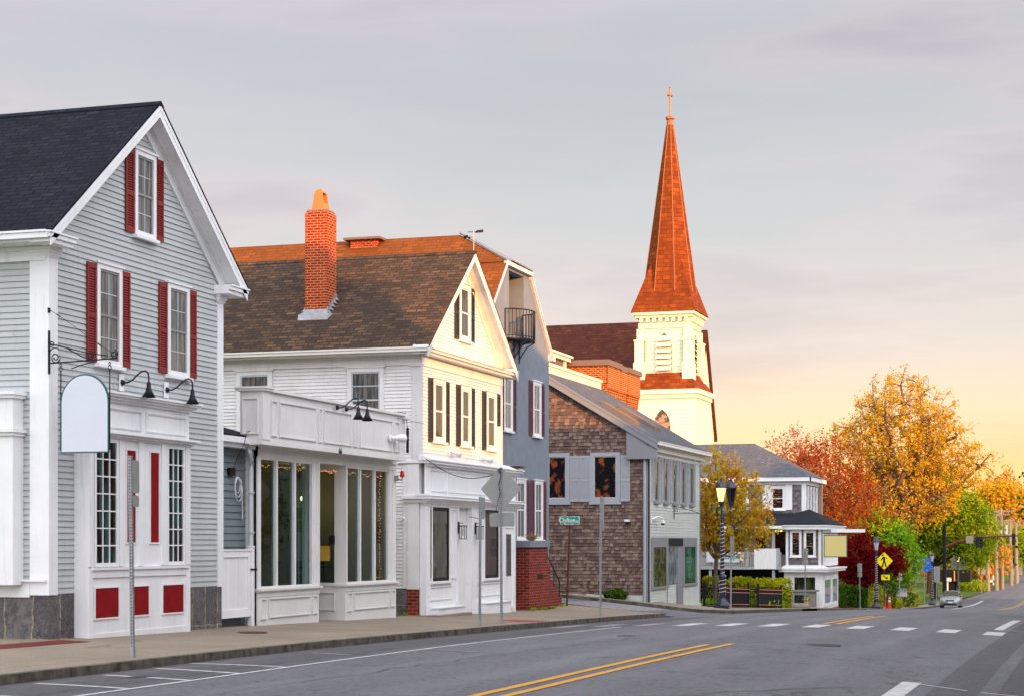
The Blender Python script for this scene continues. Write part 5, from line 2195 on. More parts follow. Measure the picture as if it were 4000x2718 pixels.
    for (u0, u1) in ((-21.49, -21.05), (-21.04, -20.58), (-19.22, -18.80)):
        shutter(T, S, u0, u1, 3.44, 5.43, 'shut_grey', .04)
    # row of five narrow windows with shutters on the front
    for i, y in enumerate((76.75, 78.55, 80.35, 82.2, 84.05)):
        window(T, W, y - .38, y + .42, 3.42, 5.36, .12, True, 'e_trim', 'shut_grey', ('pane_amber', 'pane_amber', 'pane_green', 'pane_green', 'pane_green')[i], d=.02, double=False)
        if i in (0, 1, 2, 3, 4):
            shutter(T, W, y - .80, y - .40, 3.45, 5.42, 'shut_grey', .02)
        shutter(T, W, y + .44, y + .84, 3.45, 5.42, 'shut_grey', .02)
    f = MB()
    wb(f, W, Y0 + .16, Y1 - .12, 5.44, 5.60, 0, .03)
    f.build('window_head_board', 'white', T)
    # ground floor shop
    f = MB()
    wb(f, W, 75.85, 85.2, 1.47, 1.9, 0.018, .06)
    wb(f, W, 75.85, 76.15, -.25, 1.47, .018, .06)
    wb(f, W, 78.62, 79.0, -.25, 1.47, .018, .06)
    wb(f, W, 82.1, 82.42, -.25, 1.47, .018, .06)
    wb(f, W, 84.85, 85.2, -.25, 1.47, .018, .06)
    wb(f, W, 75.8, 79.05, -.36, -.25, .018, .1)
    wb(f, W, 82.05, 85.25, -.36, -.25, .018, .1)
    f.build('shop_frame', 'e_trim', T)
    sfo = T.children[-1]
    for a, b_, m in ((76.15, 78.62, 'poster_mix'), (82.42, 84.85, 'poster_teal')):
        f = MB()
        f.face([W(u, z, .03) for u, z in ((a, -.25), (b_, -.25), (b_, 1.47), (a, 1.47))])
        f.build('poster', m, sfo, label='yellow and red poster in the shop window' if m == 'poster_mix' else 'teal poster with white lettering in the shop window')
        f = MB()
        f.face([W(u, z, .045) for u, z in ((a, -.25), (b_, -.25), (b_, 1.47), (a, 1.47))])
        f.build('pane', 'glass', sfo)
    for i, tx in enumerate(('ARO', 'T &', 'OURO', 'CE  F', 'IFT')):
        text_part(tx, .34, 'white', sfo, (X0 + .038, 83.55, 1.28 - i * .22), (0, 1, 0), (0, 0, 1), 'lettering', xs=1.25, depth=.002)
    for i, tx in enumerate(('OC  E', 'T  E')):
        text_part(tx, .30, 'white', sfo, (X0 + .038, 83.75, .12 - i * .2), (0, 1, 0), (0, 0, 1), 'lettering', xs=1.25, depth=.002)
    # recess between the bays
    q = FY(82.05)
    f = MB()
    f.box(-19.4, X0 + .05, 82.05, 82.15, -1.5, 1.5)
    f.build('entry_wall', 'e_trim', T)
    f = MB()
    wb(f, FX(X0), 79.05, 82.05, -1.4, 1.47, -.62, .019)
    f2 = MB()
    wb(f2, W, 79.02, 80.9, -.22, 1.47, .02, .035)
    f2.build('door_glass', 'pane_blue', T)
    f2 = MB()
    wb(f2, W, 80.9, 82.08, -1.4, 1.50, .02, .05)
    f2.build('entry_panel', 'e_trim', T)
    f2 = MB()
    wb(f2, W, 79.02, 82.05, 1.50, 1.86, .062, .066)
    f2.build('entry_shade_strip', 'black_metal', T)  # thin black strip painted in as the shade over the entry
    cl = MB()
    clap(W, [(79.05, -1.3), (80.85, -1.3), (80.85, -.3), (79.05, -.3)], .125, .018, cl)
    cl.build('entry_clapboards', 'e_clap', T)
    f = MB()
    wb(f, W, 75.5, 79.0, -1.45, -1.15, 0, .08)
    wb(f, W, 82.2, 86.1, -1.6, -1.25, 0, .08)
    f.build('base_wall', 'e_clap', T)
    # cameras and the empty sign bracket
    t = thing('dome_camera', 'small white dome camera on the shingle wall', 'camera', (-18.9, Y0 - .02, 2.6))
    b = MB()
    b.lathe([(.001, .11), (.13, .10), (.14, .02), (.12, 0)], (-18.92, Y0 - .12, 2.56), 14)
    b.build('body', 'white', t)
    b = MB()
    b.lathe([(.10, 0), (.07, -.06), (.001, -.09)], (-18.92, Y0 - .12, 2.56), 12)
    b.build('dome', 'black_metal', t)
    t = thing('dome_camera', 'white dome camera on a bent arm on the pale clapboard front', 'camera', (X0, 75.9, 2.75))
    b = MB()
    b.box(X0 + .02, X0 + .06, 75.7, 75.86, 2.5, 2.86)
    b.tube([(X0 + .06, 75.78, 2.68), (X0 + .2, 76.2, 2.78), (X0 + .3, 76.8, 2.75), (X0 + .3, 76.85, 2.62)], .045, 8)
    b.lathe([(.10, .10), (.11, 0)], (X0 + .3, 76.85, 2.52), 12)
    b.build('body', 'white', t)
    b = MB()
    b.lathe([(.10, 0), (.07, -.07), (.001, -.10)], (X0 + .3, 76.85, 2.52), 12)
    b.build('dome', 'black_metal', t)
    t = thing('sign_bracket', 'empty black scroll bracket on the pale clapboard front', 'bracket', (X0, 80.3, 3.0))
    b = MB()
    y = 80.3
    b.box(X0 + .02, X0 + .04, y - .02, y + .02, 2.75, 3.35)
    b.tube([(X0 + .03, y, 3.0), (X0 + 1.2, y, 3.0)], .016, 6)
    b.tube([(X0 + .03, y, 3.32), (X0 + .5, y, 3.22), (X0 + 1.2, y, 3.0)], .014, 6)
    b.tube([(X0 + .15 + .12 * math.cos(a / 2) * (1 - a / 20), y, 3.14 + .12 * math.sin(a / 2) * (1 - a / 20)) for a in range(0, 16)], .012, 6)
    b.build('scroll', 'black_metal', t)


def brick_block():
    """brick building beyond, its corbelled chimney wall rising over the cedar roof"""
    T = thing('brick_building', 'orange brick building with corbelled wall behind the cedar house roof', 'building', (-22.7, 90, -1.4))
    Ya, Yb_, X0, Xb = 86.3, 93.0, -22.68, -34
    b = MB()
    b.box(Xb, X0 - .32, Ya, Yb_, -2, 8.6)
    b.box(Xb, X0, Ya, Yb_, 9.55, 10.42)
    b.box(Xb, X0 - .32, Ya, Yb_, 8.6, 9.55)
    # stepped corbel ribs flaring out from the wall
    for x0, x1 in ():
        pass
    b.build('wall', 'brick_orange', T)
    b = MB()
    for seg0, seg1 in ((Ya, 88.75), (88.95, 90.2), (90.45, Yb_)):
        b.box(X0 - .04, X0 + .03, seg0, seg1, 9.3, 10.42)
    y = Ya + .05
    i = 0
    while y < Yb_ - .2:
        if not (90.1 < y < 90.4):
            for j in range(14):
                z1 = 9.55 - j * .14
                d = .32 * (1 - (j / 14.0) ** 1.4)
                b.box(X0 - .34, X0 - .32 + d, y, y + .22, z1 - .15, z1)
        y += .40
        i += 1
    b.build('corbels', 'brick_orange', T)
    c = MB()
    c.box(-25.4, X0 + .12, Ya - .15, 88.9, 10.42, 10.70)
    c.box(-25.4, X0 + .06, 88.9, 90.3, 10.38, 10.66)
    c.box(-25.4, X0 + .12, 90.3, Yb_ + .1, 10.42, 10.68)
    c.build('coping', 'slab', T)
    # white boarded roof terrace beside it
    Tn = thing('roof_terrace', 'white boarded terrace parapet on the roof beside the brick wall', 'parapet', (-21.4, 78, 8))
    p = MB()
    XP = -22.9
    ya, yb_ = 75.6, 85.9
    y = ya
    while y < yb_:
        p.box(XP - .03, XP, y, y + .22, 8.7, 9.55)
        y += .235
    p.build('board_panel', 'church', Tn)
    p = MB()
    p.box(XP - .08, XP + .06, ya, yb_ + .1, 9.53, 9.66)
    p.box(XP - .05, XP + .05, ya, yb_, 8.7, 9.05)
    p.box(-24, XP - .04, yb_ - .03, yb_ + .05, 8.7, 9.55)
    p.build('rail', 'church', Tn)
    Tc = thing('roof_penthouse', 'cream eaves of a penthouse rising behind the terrace parapet', 'building', (-24, 78, 8))
    p = MB()
    p.box(-28, -24.7, 75.8, 85.9, 8.0, 10.6)
    p.build('wall', 'cedar_plain', Tc)
    p = MB()
    p.box(-28, -24.5, 75.6, 86.1, 10.6, 10.78)
    p.box(-28, -24.4, 75.5, 86.2, 10.78, 10.88)
    p.build('eave', 'church', Tc)
    for y in (82.5, 85.4):
        p = MB()
        p.box(-24.7, -24.6, y, y + .25, 8.7, 10.6)
        p.build('post', 'church', Tc)


def church():
    Y = 131.0
    T = thing('church', 'cream wooden church with tall red-brown spire and gold cross', 'church', (-30, Y, -3))
    w = 1.85
    cx, cy = -30.05, Y + w + .0
    def sq(mb, h, z0, z1):
        mb.box(cx - h, cx + h, cy - h, cy + h, z0, z1)
    t = MB()
    sq(t, 2.55, -5, 12.3)
    sq(t, w, 12.3, 17.9)
    t.build('tower', 'church', T)
    tw = T.children[-1]
    c = MB()
    S = FY(cy - w)
    clap(S, [(cx - w, 14.2), (cx + w, 14.2), (cx + w, 17.6), (cx - w, 17.6)], .26, .02, c)
    E = FX(cx + w)
    clap(E, [(cy - w, 14.2), (cy + w, 14.2), (cy + w, 17.6), (cy - w, 17.6)], .26, .02, c)
    clap(FY(cy - 2.55), [(cx - 2.55, -3), (cx + 2.55, -3), (cx + 2.55, 12.2), (cx - 2.55, 12.2)], .26, .02, c)
    clap(FX(cx + 2.55), [(cy - 2.55, -3), (cy + 2.55, -3), (cy + 2.55, 12.2), (cy - 2.55, 12.2)], .26, .02, c)
    c.build('clapboards', 'church', tw)
    # skirt roof between stages
    r = MB()
    a, b = 2.75, w + .08
    za, zb = 12.95, 14.25
    for k in range(4):
        q = [(-a, -a), (a, -a), (a, a), (-a, a)]
        s_ = [(-b, -b), (b, -b), (b, b), (-b, b)]
        i, j = k, (k + 1) % 4
        r.face([(cx + q[i][0], cy + q[i][1], za), (cx + q[j][0], cy + q[j][1], za), (cx + s_[j][0], cy + s_[j][1], zb), (cx + s_[i][0], cy + s_[i][1], zb)])
    r.build('skirt_roof', 'spire', tw)
    m = MB()
    sq(m, 2.68, 12.3, 12.62)
    sq(m, 2.82, 12.62, 12.95)
    m.build('cornice', 'church', tw)
    # buttresses at the belfry corners
    m = MB()
    for sx in (-1, 1):
        for sy in (-1, 1):
            x, y = cx + sx * w, cy + sy * w
            m.box(x - .36 if sx > 0 else x - .22, x + .22 if sx > 0 else x + .36, y - .22 if sy < 0 else y - .3, y + .3 if sy < 0 else y + .22, 13.75, 17.5)
            m.box(x - .44, x + .44, y - .40, y + .40, 13.6, 14.9)
            m.prism([(x - .44, y - .40, 14.9), (x + .44, y - .40, 14.9), (x + .44, y, 15.1), (x - .44, y, 15.1)], (0, 0, .06))
            m.box(x - .36, x + .36, y - .32, y + .32, 14.96, 16.6)
            m.box(x - .42, x + .42, y - .38, y + .38, 16.6, 16.7)
    m.build('buttress', 'church', tw)
    # louvred belfry openings on the two near faces
    def lancet(W, u, z0, z1, hw, louv=True):
        pts = []
        zs = z1 - 2.0 * hw * .95
        n = 8
        Rr = 2.3 * hw
        amax = math.acos((Rr - hw) / Rr)
        right = [(u + hw - Rr + Rr * math.cos(amax * i / n), zs + Rr * math.sin(amax * i / n)) for i in range(n + 1)]
        left = [(2 * u - a_, b_) for a_, b_ in right][::-1]
        pts = [(u - hw, z0), (u + hw, z0)] + right + left[1:]
        return pts, zs + Rr * math.sin(amax)
    for W in (S, E):
        u = cx if W is S else cy
        pts, zt = lancet(W, u, 14.32, 17.5, .68)
        f = MB()
        wpoly(f, W, pts, 0, .10)
        fo = f.build('belfry_opening', 'church', tw)
        inn, zt2 = lancet(W, u, 14.42, 17.2, .58)
        f = MB()
        wpoly(f, W, inn, .10, .115)
        f.build('louvre_back', 'slab', fo)
        f = MB()
        z = 14.45
        while z < 17.0:
            sp_ = clip_span(inn, z)
            sp2 = clip_span(inn, min(z + .3, 17.1))
            if sp_ and sp2:
                f.face([W(sp_[0], z, .42), W(sp_[1], z, .42), W(sp2[1], z + .36, .12), W(sp2[0], z + .36, .12)])
                f.face([W(sp_[0], z, .42), W(sp_[1], z, .42), W(sp_[1], z - .04, .42), W(sp_[0], z - .04, .42)])
                f.face([W(sp_[0], z - .04, .42), W(sp_[1], z - .04, .42), W(sp_[1], z, .12), W(sp_[0], z, .12)])
            z += .43
        f.build('louvres', 'church', fo)
    # lower stained glass lancet
    W2 = FY(cy - 2.55)
    pts, _ = lancet(W2, cx, 8.8, 11.75, .78)
    f = MB()
    wpoly(f, W2, pts, 0, .12)
    fo = f.build('window', 'church', tw)
    pts, _ = lancet(W2, cx, 8.9, 11.5, .64)
    f = MB()
    wpoly(f, W2, pts, .12, .13)
    f.build('pane', 'stained', fo)
    # bracketed cornice below the spire
    m = MB()
    sq(m, w + .12, 17.55, 17.95)
    sq(m, w + .32, 18.3, 18.5)
    sq(m, w + .50, 18.5, 18.72)
    sq(m, w + .04, 17.95, 18.3)
    for k in range(8):
        d = -w + .15 + k * (2 * w - .3) / 7
        m.box(cx + d - .12, cx + d + .12, cy - w - .34, cy - w, 17.98, 18.3)
        m.box(cx + w, cx + w + .34, cy + d - .12, cy + d + .12, 17.98, 18.3)
    m.build('spire_cornice', 'church', tw)
    # broached spire: square foot turning into an octagonal needle
    s_ = MB()
    b = w + .60
    z0, zt = 18.72, 33.0
    n8 = [R(22.5 + 45 * k) for k in range(8)]
    rz = lambda z: 2.02 + (0.27 - 2.02) * (z - 19.2) / (zt - 19.2)
    oct0 = [(cx + rz(20.3) / math.cos(R(22.5)) * math.cos(a), cy + rz(20.3) / math.cos(R(22.5)) * math.sin(a), 20.3) for a in n8]
    tip = [(cx + .26 * math.cos(a), cy + .26 * math.sin(a), zt) for a in n8]
    for k in range(8):
        j = (k + 1) % 8
        s_.face([oct0[k], oct0[j], tip[j], tip[k]])
    # flared foot: four trapezoids up to the cardinal octagon sides, four broaches at the corners
    corners = [(cx + b, cy + b, z0), (cx - b, cy + b, z0), (cx - b, cy - b, z0), (cx + b, cy - b, z0)]
    # octagon vertices: k=0 at 22.5deg ... ; side E between 7 and 0, side N between 1,2, W 3,4, S 5,6
    s_.face([corners[3], corners[0], oct0[0], oct0[7]])
    s_.face([corners[0], corners[1], oct0[2], oct0[1]])
    s_.face([corners[1], corners[2], oct0[4], oct0[3]])
    s_.face([corners[2], corners[3], oct0[6], oct0[5]])
    def broach(c0, a, b_, ang):
        top = (cx + rz(22.6) * math.cos(ang), cy + rz(22.6) * math.sin(ang), 22.6)
        s_.face([c0, a, top])
        s_.face([c0, top, b_])
    broach(corners[0], oct0[0], oct0[1], R(45))
    broach(corners[1], oct0[2], oct0[3], R(135))
    broach(corners[2], oct0[4], oct0[5], R(225))
    broach(corners[3], oct0[6], oct0[7], R(315))
    s_.build('spire', 'spire', tw)
    sp_ = tw.children[-1]
    m = MB()
    for k in range(8):
        m.tube([oct0[k], tip[k]], .035, 5)
    m.build('hip_moulding', 'copper', sp_)
    m = MB()
    m.lathe([(.36, 32.0), (.22, 33.4), (.35, 33.45), (.33, 33.6), (.10, 33.75)], (cx, cy, 0), 8, R(22.5))
    m.build('spire_cap', 'copper', sp_)
    m = MB()
    m.tube([(cx, cy, 33.7), (cx, cy, 35.85)], .07, 6)
    m.tube([(cx - .09, cy - .32, 35.25), (cx + .09, cy + .32, 35.25)], .07, 6)
    m.tube([(cx - .2, cy, 35.25), (cx + .2, cy, 35.25)], .07, 6)
    m.lathe([(.05, -.1), (.1, 0), (.05, .1)], (cx, cy, 35.85), 8)
    m.build('cross', 'gilt', sp_)
    # nave with its long roof running to the left and gable beyond
    nv = MB()
    yn0, yn1 = 133.0, 150.0
    zn0, zn1 = 11.5, 18.0
    nv.prism([(-60, yn0, -5), (-60, yn0, 11.4), (-60, (yn0 + yn1) / 2, 19.0), (-60, yn1, 11.4), (-60, yn1, -5)], (27.0, 0, 0))
    nv.build('nave', 'church', T)
    no = T.children[-1]
    rf = MB()
    ym = 141.0
    rf.face([(-62, 132.4, 12.4), (-31.5, 132.4, 12.4), (-31.5, ym, 19.3), (-62, ym, 19.3)])
    rf.face([(-62, 150.6, 12.0), (-31.5, 150.6, 12.0), (-31.5, ym, 19.3), (-62, ym, 19.3)])
    rf.build('nave_roof', 'nave_roof', no)
    g = MB()
    # cross gable seen to the right of the tower
    g.prism([(-31.2, 136, -5), (-28.0, 136, -5), (-28.0, 136, 14.5), (-29.6, 141, 19.6), (-31.2, 141, 19.6)], (0, .3, 0))
    gx = -29.3
    g2 = MB()
    g2.prism([(gx, 138.4, -5), (gx, 145.8, -5), (gx, 145.8, 10.3), (gx, 142, 18.3), (gx, 138.4, 10.8)], (-1.0, 0, 0))
    g2.build('gable_wall', 'church', no)
    g3 = MB()
    slope_prism(g3, gx - 2.0, gx + .25, (138.1, 10.6), (142, 18.6), .3)
    slope_prism(g3, gx - 2.0, gx + .25, (142, 18.6), (145.95, 10.2), .3)
    g3.build('gable_roof', 'nave_roof', no)


def house_f():
    T = thing('shingle_house', 'grey shingle house with white trim, corner bay shop and porch', 'house', (-17, 113, -2.3))
    Y0 = 113.5
    X0, Xb, Y1 = -17.0, -27.0, 119.7
    S, W = FY(Y0), FX(X0)
    c = MB()
    c.box(Xb, X0 - .01, Y0 + .01, Y1, -3, 5.6)
    c.build('wall', 'cedar_plain', T)
    s_ = MB()
    shingle_wall(S, [(-24.5, 3.4), (-17.12, 3.4), (-17.12, 5.45), (-24.5, 5.45)], .16, .2, s_)
    shingle_wall(W, [(Y0 + .2, 3.0), (Y1 - .1, 3.0), (Y1 - .1, 5.45), (Y0 + .2, 5.45)], .16, .2, s_)
    s_.build('cedar_shingles', M['cedar_grey'], T)
    t = MB()
    wb(t, S, -17.22, X0, 2.9, 5.5, 0, .05)
    wb(t, W, Y0 - .05, Y0 + .25, 2.9, 5.5, 0, .05)
    wb(t, W, Y1 - .3, Y1, 2.9, 5.5, 0, .05)
    t.box(Xb - .4, X0 + .42, Y0 - .42, Y0 - .34, 5.52, 5.78)
    t.box(X0 + .34, X0 + .42, Y0 - .42, Y1 + .4, 5.52, 5.78)
    t.box(Xb - .4, X0 + .34, Y0 - .34, Y1 + .3, 5.52, 5.56)
    wb(t, S, Xb, X0, 5.32, 5.52, 0, .06)
    wb(t, W, Y0, Y1, 5.32, 5.52, 0, .06)
    t.build('trim', 'white', T)
    r = MB()
    a = [(Xb - .5, Y0 - .46, 5.78), (X0 + .46, Y0 - .46, 5.78), (X0 + .46, Y1 + .46, 5.78), (Xb - .5, Y1 + .46, 5.78)]
    ra, rb = (-20.75, 116.6, 8.1), (-28, 116.6, 8.1)
    r.face([a[0], a[1], ra, rb])
    r.face([a[1], a[2], ra])
    r.face([a[2], a[3], rb, ra])
    r.build('roof', 'roof_grey', T)
    for (u0, u1) in ((-19.08, -18.36), (-21.9, -21.1)):
        window(T, S, u0 - .12, u1 + .12, 3.72, 5.22, .13, True, 'white', 'white', 'pane_warm', d=.03)
        for a_, b_ in ((u0 - .6, u0 - .13), (u1 + .13, u1 + .55)):
            f = MB()
            wb(f, S, a_, b_, 3.72, 5.35, .03, .06)
            f.build('shutter', 'white', T)
    for i in range(4):
        window(T, W, Y0 + .6 + i * 1.25, Y0 + 1.2 + i * 1.25, 3.5, 5.2, .10, True, 'white', 'white', 'pane_curtain', d=.03)
    f = MB()
    f.box(-17.1, -16.75, Y1 - .5, Y1 - .1, 2.0, 5.6)
    f.build('side_post', 'chim_cap2', T)
    # corner bay
    YB, XB = 109.8, -15.45
    SB, WB = FY(YB), FX(XB)
    b = MB()
    b.box(-17.6, XB, YB, 117.0, .22, 2.5)
    b.build('bay', M['cedar_grey'], T)
    bo = T.children[-1]
    s_ = MB()
    shingle_wall(SB, [(-17.5, .3), (-15.6, .3), (-15.6, 2.35), (-17.5, 2.35)], .16, .2, s_)
    s_.build('cedar_shingles', M['cedar_grey'], bo)
    f = MB()
    wb(f, SB, -17.62, -17.46, .22, 2.46, 0, .05)
    wb(f, SB, -15.64, XB + .05, .22, 2.46, 0, .05)
    wb(f, WB, YB - .05, YB + .9, .22, 2.46, 0, .05)
    wb(f, WB, YB, 117, .22, .8, 0, .03)
    y = YB + 1.0
    while y < 116.9:
        wb(f, WB, y, y + .2, .8, 2.3, 0, .04)
        y += .33
    wb(f, WB, YB + .9, 117, 2.25, 2.46, 0, .05)
    f.box(-17.95, XB + .38, YB - .38, 118.0, 2.46, 2.66)
    f.box(-18.0, XB + .45, YB - .45, 118.2, 2.66, 2.72)
    f.build('trim', 'white', bo)
    for (u0, u1) in ((-17.36, -16.66), (-16.52, -15.80)):
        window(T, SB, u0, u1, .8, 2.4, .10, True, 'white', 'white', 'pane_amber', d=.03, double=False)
    r = MB()
    e = [(-18.0, YB - .45, 2.72), (XB + .45, YB - .45, 2.72), (XB + .45, 118.2, 2.72), (-18.0, 118.2, 2.72)]
    top = (-16.7, 113.3, 3.75)
    r.face([e[0], e[1], top])
    r.face([e[1], e[2], top])
    r.face([e[0], top, (-18.0, 113.3, 3.4)])
    r.face([e[2], e[3], top])
    r.build('bay_roof', 'roof_dark', T)
    # shop below the bay
    f = MB()
    f.box(-17.75, -15.40, YB + .1, 117.0, -3.2, -.15)
    f.build('shop', 'white', T)
    so = T.children[-1]
    f = MB()
    f.box(-18.0, -15.0, YB - .35, 117.6, -.12, .02)
    f.box(-18.05, -14.92, YB - .42, 117.7, .02, .12)
    f.prism([(-18.0, YB - .4, .12), (-14.95, YB - .4, .12), (-15.45, YB, .28), (-17.6, YB, .28)], (0, 0, .02))
    f.build('cornice', 'white', so)
    sw = FY(YB + .1)
    f = MB()
    wframe(f, sw, -17.18, -15.78, -2.1, -.38, .07, 0, .05)
    wo = f.build('window', 'white', T)
    f = MB()
    f.face([sw(u, z, .01) for u, z in ((-17.12, -2.05), (-15.84, -2.05), (-15.84, -.44), (-17.12, -.44))])
    f.build('pane', 'pane_green', wo)
    f = MB()
    f.face([sw(u, z, .02) for u, z in ((-16.45, -2.05), (-15.95, -2.05), (-16.0, -1.6), (-16.3, -1.55))])
    f.build('display_cloth', 'cloth_green', wo)
    sx = FX(-15.40)
    for a_, b_ in ((YB + .5, YB + 3.6), (YB + 4.0, YB + 6.8)):
        f = MB()
        wframe(f, sx, a_, b_, -2.25, -.45, .18, 0, .05)
        wo = f.build('window', 'white', T)
        f = MB()
        f.face([sx(u, z, .01) for u, z in ((a_ + .1, -2.15), (b_ - .1, -2.15), (b_ - .1, -.55), (a_ + .1, -.55))])
        f.build('pane', 'pane_blue', wo)
    for i, tx in enumerate(('BROOKE\'S', 'MARKET')):
        pass
    f = MB()
    f.box(-17.0, -15.36, YB + .5, 116.9, -3.3, -2.42)
    f.build('red_base', 'brick', so)
    # stone-grey counter in front
    t = thing('street_counter', 'grey wooden counter standing before the corner shop window', 'counter', (-16.5, 109.0, -2.3))
    f = MB()
    f.box(-17.7, -15.55, 108.7, 109.5, -1.30, -1.2)
    f.build('top', 'kerb_top', t)
    for x in (-17.45, -15.9):
        f = MB()
        f.box(x - .2, x + .2, 108.8, 109.4, -2.6, -1.30)
        f.build('leg', 'kerb_top', t)
    f = MB()
    f.box(-17.25, -16.1, 108.78, 108.86, -1.5, -1.30)
    f.build('apron', 'blue_stucco', t)
    # balcony porch to the left
    YP = 109.2
    p = thing('porch', 'grey railed upper porch on the left of the shingle house', 'porch', (-20, YP, -2.3))
    f = MB()
    f.box(-26, -17.78, YP, Y0, .02, .2)
    f.build('floor', 'shut_grey', p)
    f = MB()
    f.box(-26, -17.8, YP, YP + .06, .98, 1.06)
    x = -26
    while x < -17.8:
        f.box(x, x + .05, YP + .01, YP + .05, .2, .98)
        x += .14
    for x in (-19.9, -18.0):
        f.box(x - .09, x + .09, YP - .03, YP + .12, .2, 1.32)
    f.build('railing', 'shut_grey', p)
    f = MB()
    f.box(-19.45, -18.1, YP - .06, YP - .02, .05, 1.30)
    f.build('blank_panel', 'white', p)
    f = MB()
    f.box(-22.4, -20.1, YP - .06, YP - .03, .45, 1.1)
    f.build('banner', M['sign_face'], p)
    text_part('t Shoppe', .42, 'poster_teal', p, (-21.1, YP - .065, .78), (1, 0, 0), (0, 0, 1), 'lettering', depth=.002)
    for x in (-25, -22.2, -18.3):
        f = MB()
        f.box(x - .08, x + .08, YP + .1, YP + .26, -2.6, 2.7)
        f.build('post', 'shut_grey', p)
    f = MB()
    f.prism([(-26, YP - .35, 2.66), (-17.75, YP - .35, 2.66), (-17.75, Y0, 3.45), (-26, Y0, 3.45)], (0, 0, .06))
    f.build('roof', 'roof_dark', p)
    f = MB()
    f.box(-26, -17.7, YP - .4, YP - .3, 2.5, 2.68)
    f.build('eave_board', 'white', p)
    f = MB()
    f.box(-26, -17.8, Y0 - .05, Y0 - .01, .2, 2.6)
    f.build('back_wall', 'cream_trim', p)
    f = MB()
    f.box(-18.9, -18.0, Y0 - .10, Y0 - .05, .9, 2.4)
    f.box(-21.4, -20.9, Y0 - .10, Y0 - .05, .4, 2.3)
    f.box(-20.1, -19.5, Y0 - .10, Y0 - .05, .4, 2.3)
    f.build('porch_window', 'pane_warm', p)
    f = MB()
    for x in (-21.6, -18.5):
        f.box(x - .25, x + .25, Y0 - 1.6, Y0 - 1.2, 2.35, 2.42)
    f.build('porch_lamp', 'brass_glow', p)
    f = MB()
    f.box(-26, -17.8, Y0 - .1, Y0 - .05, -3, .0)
    f.build('undercroft_shade', 'black_metal', p)  # black sheet stands in for the dark void under the porch
    t = thing('awning_boom', 'white bar reaching over the road from the shingle house bay', 'beam', (-15, 112, 2.4))
    f = MB()
    f.box(-15.0, -12.95, 110.6, 110.75, 2.28, 2.48)
    f.build('bar', 'white', t)
    t = thing('projecting_sign', 'blank yellow sign with green edge on the corner bay', 'sign', (-14.5, 110, 1.6))
    f = MB()
    f.box(-15.25, -13.85, 109.30, 109.36, .78, 2.12)
    f.build('sign_board', 'sign_green', t)
    f = MB()
    f.box(-15.20, -13.90, 109.29, 109.37, .83, 2.07)
    f.build('sign_face', 'poster_yellow2', t)
    f = MB()
    f.box(-15.3, -13.9, 109.3, 109.36, 2.2, 2.26)
    f.box(-14.9, -14.88, 109.31, 109.35, 2.1, 2.22)
    f.box(-14.2, -14.18, 109.31, 109.35, 2.1, 2.22)
    f.build('bracket', 'black_metal', t)


def extra_mats():
    M['sign_green'] = plain('dark_green_sign_edge', (0.01, 0.09, 0.08), .4)
    M['sign_face'] = plain('blank_white_sign', (0.62, 0.65, 0.73), .5, var=.07, scale=2)
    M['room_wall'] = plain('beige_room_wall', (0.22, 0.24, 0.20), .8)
    M['poster_yellow'] = plain('yellow_notice_paper', (0.62, 0.36, 0.06), .6)
    M['poster_yellow2'] = plain('pale_yellow_sign', (0.62, 0.54, 0.20), .6, var=.08)
    M['poster_teal'] = plain('teal_poster_paper', (0.0, 0.30, 0.24), .6, var=.2, scale=3)
    M['red_lens'] = plain('red_lens', (0.6, 0.01, 0.01), .15)
    M['twig'] = plain('dry_twigs', (0.34, 0.18, 0.08), .9)
    M['cedar_plain'] = plain('old_cedar_boards', (0.17, 0.13, 0.115), .85, var=.3, scale=5)
    M['copper'] = plain('copper_hip_metal', (0.36, 0.13, 0.04), .6, .0)
    M['gilt'] = plain('gilded_metal', (0.50, 0.17, 0.03), .5, .0)
    M['chim_cap2'] = plain('tan_boards', (0.45, 0.30, 0.20), .7)
    M['cloth_green'] = plain('green_cloth', (0.0, 0.35, 0.14), .7)
    M['orange'] = plain('cone_orange', (0.75, 0.06, 0.01), .5)
    M['hyd_yellow'] = plain('hydrant_yellow', (0.65, 0.38, 0.01), .4)
    M['hyd_green'] = plain('hydrant_dark_green', (0.01, 0.10, 0.09), .4)
    M['sign_yellow'] = plain('traffic_yellow', (0.85, 0.68, 0.0), .4)
    M['street_green'] = plain('street_sign_green', (0.0, 0.33, 0.20), .4, var=.05)
    M['pane_blue'] = darkglass('blue_grey_shop_pane', (0.05, 0.08, 0.10), (0.22, 0.30, 0.36), .04, (3, 3, .8))
    M['pane_amber'] = darkglass('pane_with_painted_amber_reflection', (0.005, 0.005, 0.006), (0.26, 0.06, 0.012), .04, (1.7, 1.7, 1.2), .53, .62)  # amber noise paints the glow reflected in the glass into its colour
    t = NT('stained_glass')
    col = t.mix(t.ramp(t.noise(3.2, 2), .50, .55), (0.42, 0.20, 0.10), (0.05, 0.05, 0.03))
    M['stained'] = t.done(col, .3)
    t = NT('poster_yellow_red')
    col = t.mix(t.ramp(t.noise(1.5, 3, .6, stretch=(1, 1, 2)), .42, .55), (0.35, 0.06, 0.03), (0.55, 0.50, 0.04))
    col = t.mix(t.ramp(t.noise(2.2, 4, .6, stretch=(1, 1.5, .8)), .52, .6), col, (0.12, 0.10, 0.07))
    M['poster_mix'] = t.done(col, .5)
    t = NT('grey_cedar_shingle')
    r = t.n('ShaderNodeValToRGB')
    e = r.color_ramp.elements
    e[0].position, e[0].color = 0.0, (0.10, 0.085, 0.09, 1)
    e[1].position, e[1].color = 1.0, (0.22, 0.19, 0.19, 1)
    t.l(t.island(), r.inputs[0])
    M['cedar_grey'] = t.done(r.outputs[0], .85, 0, .15)


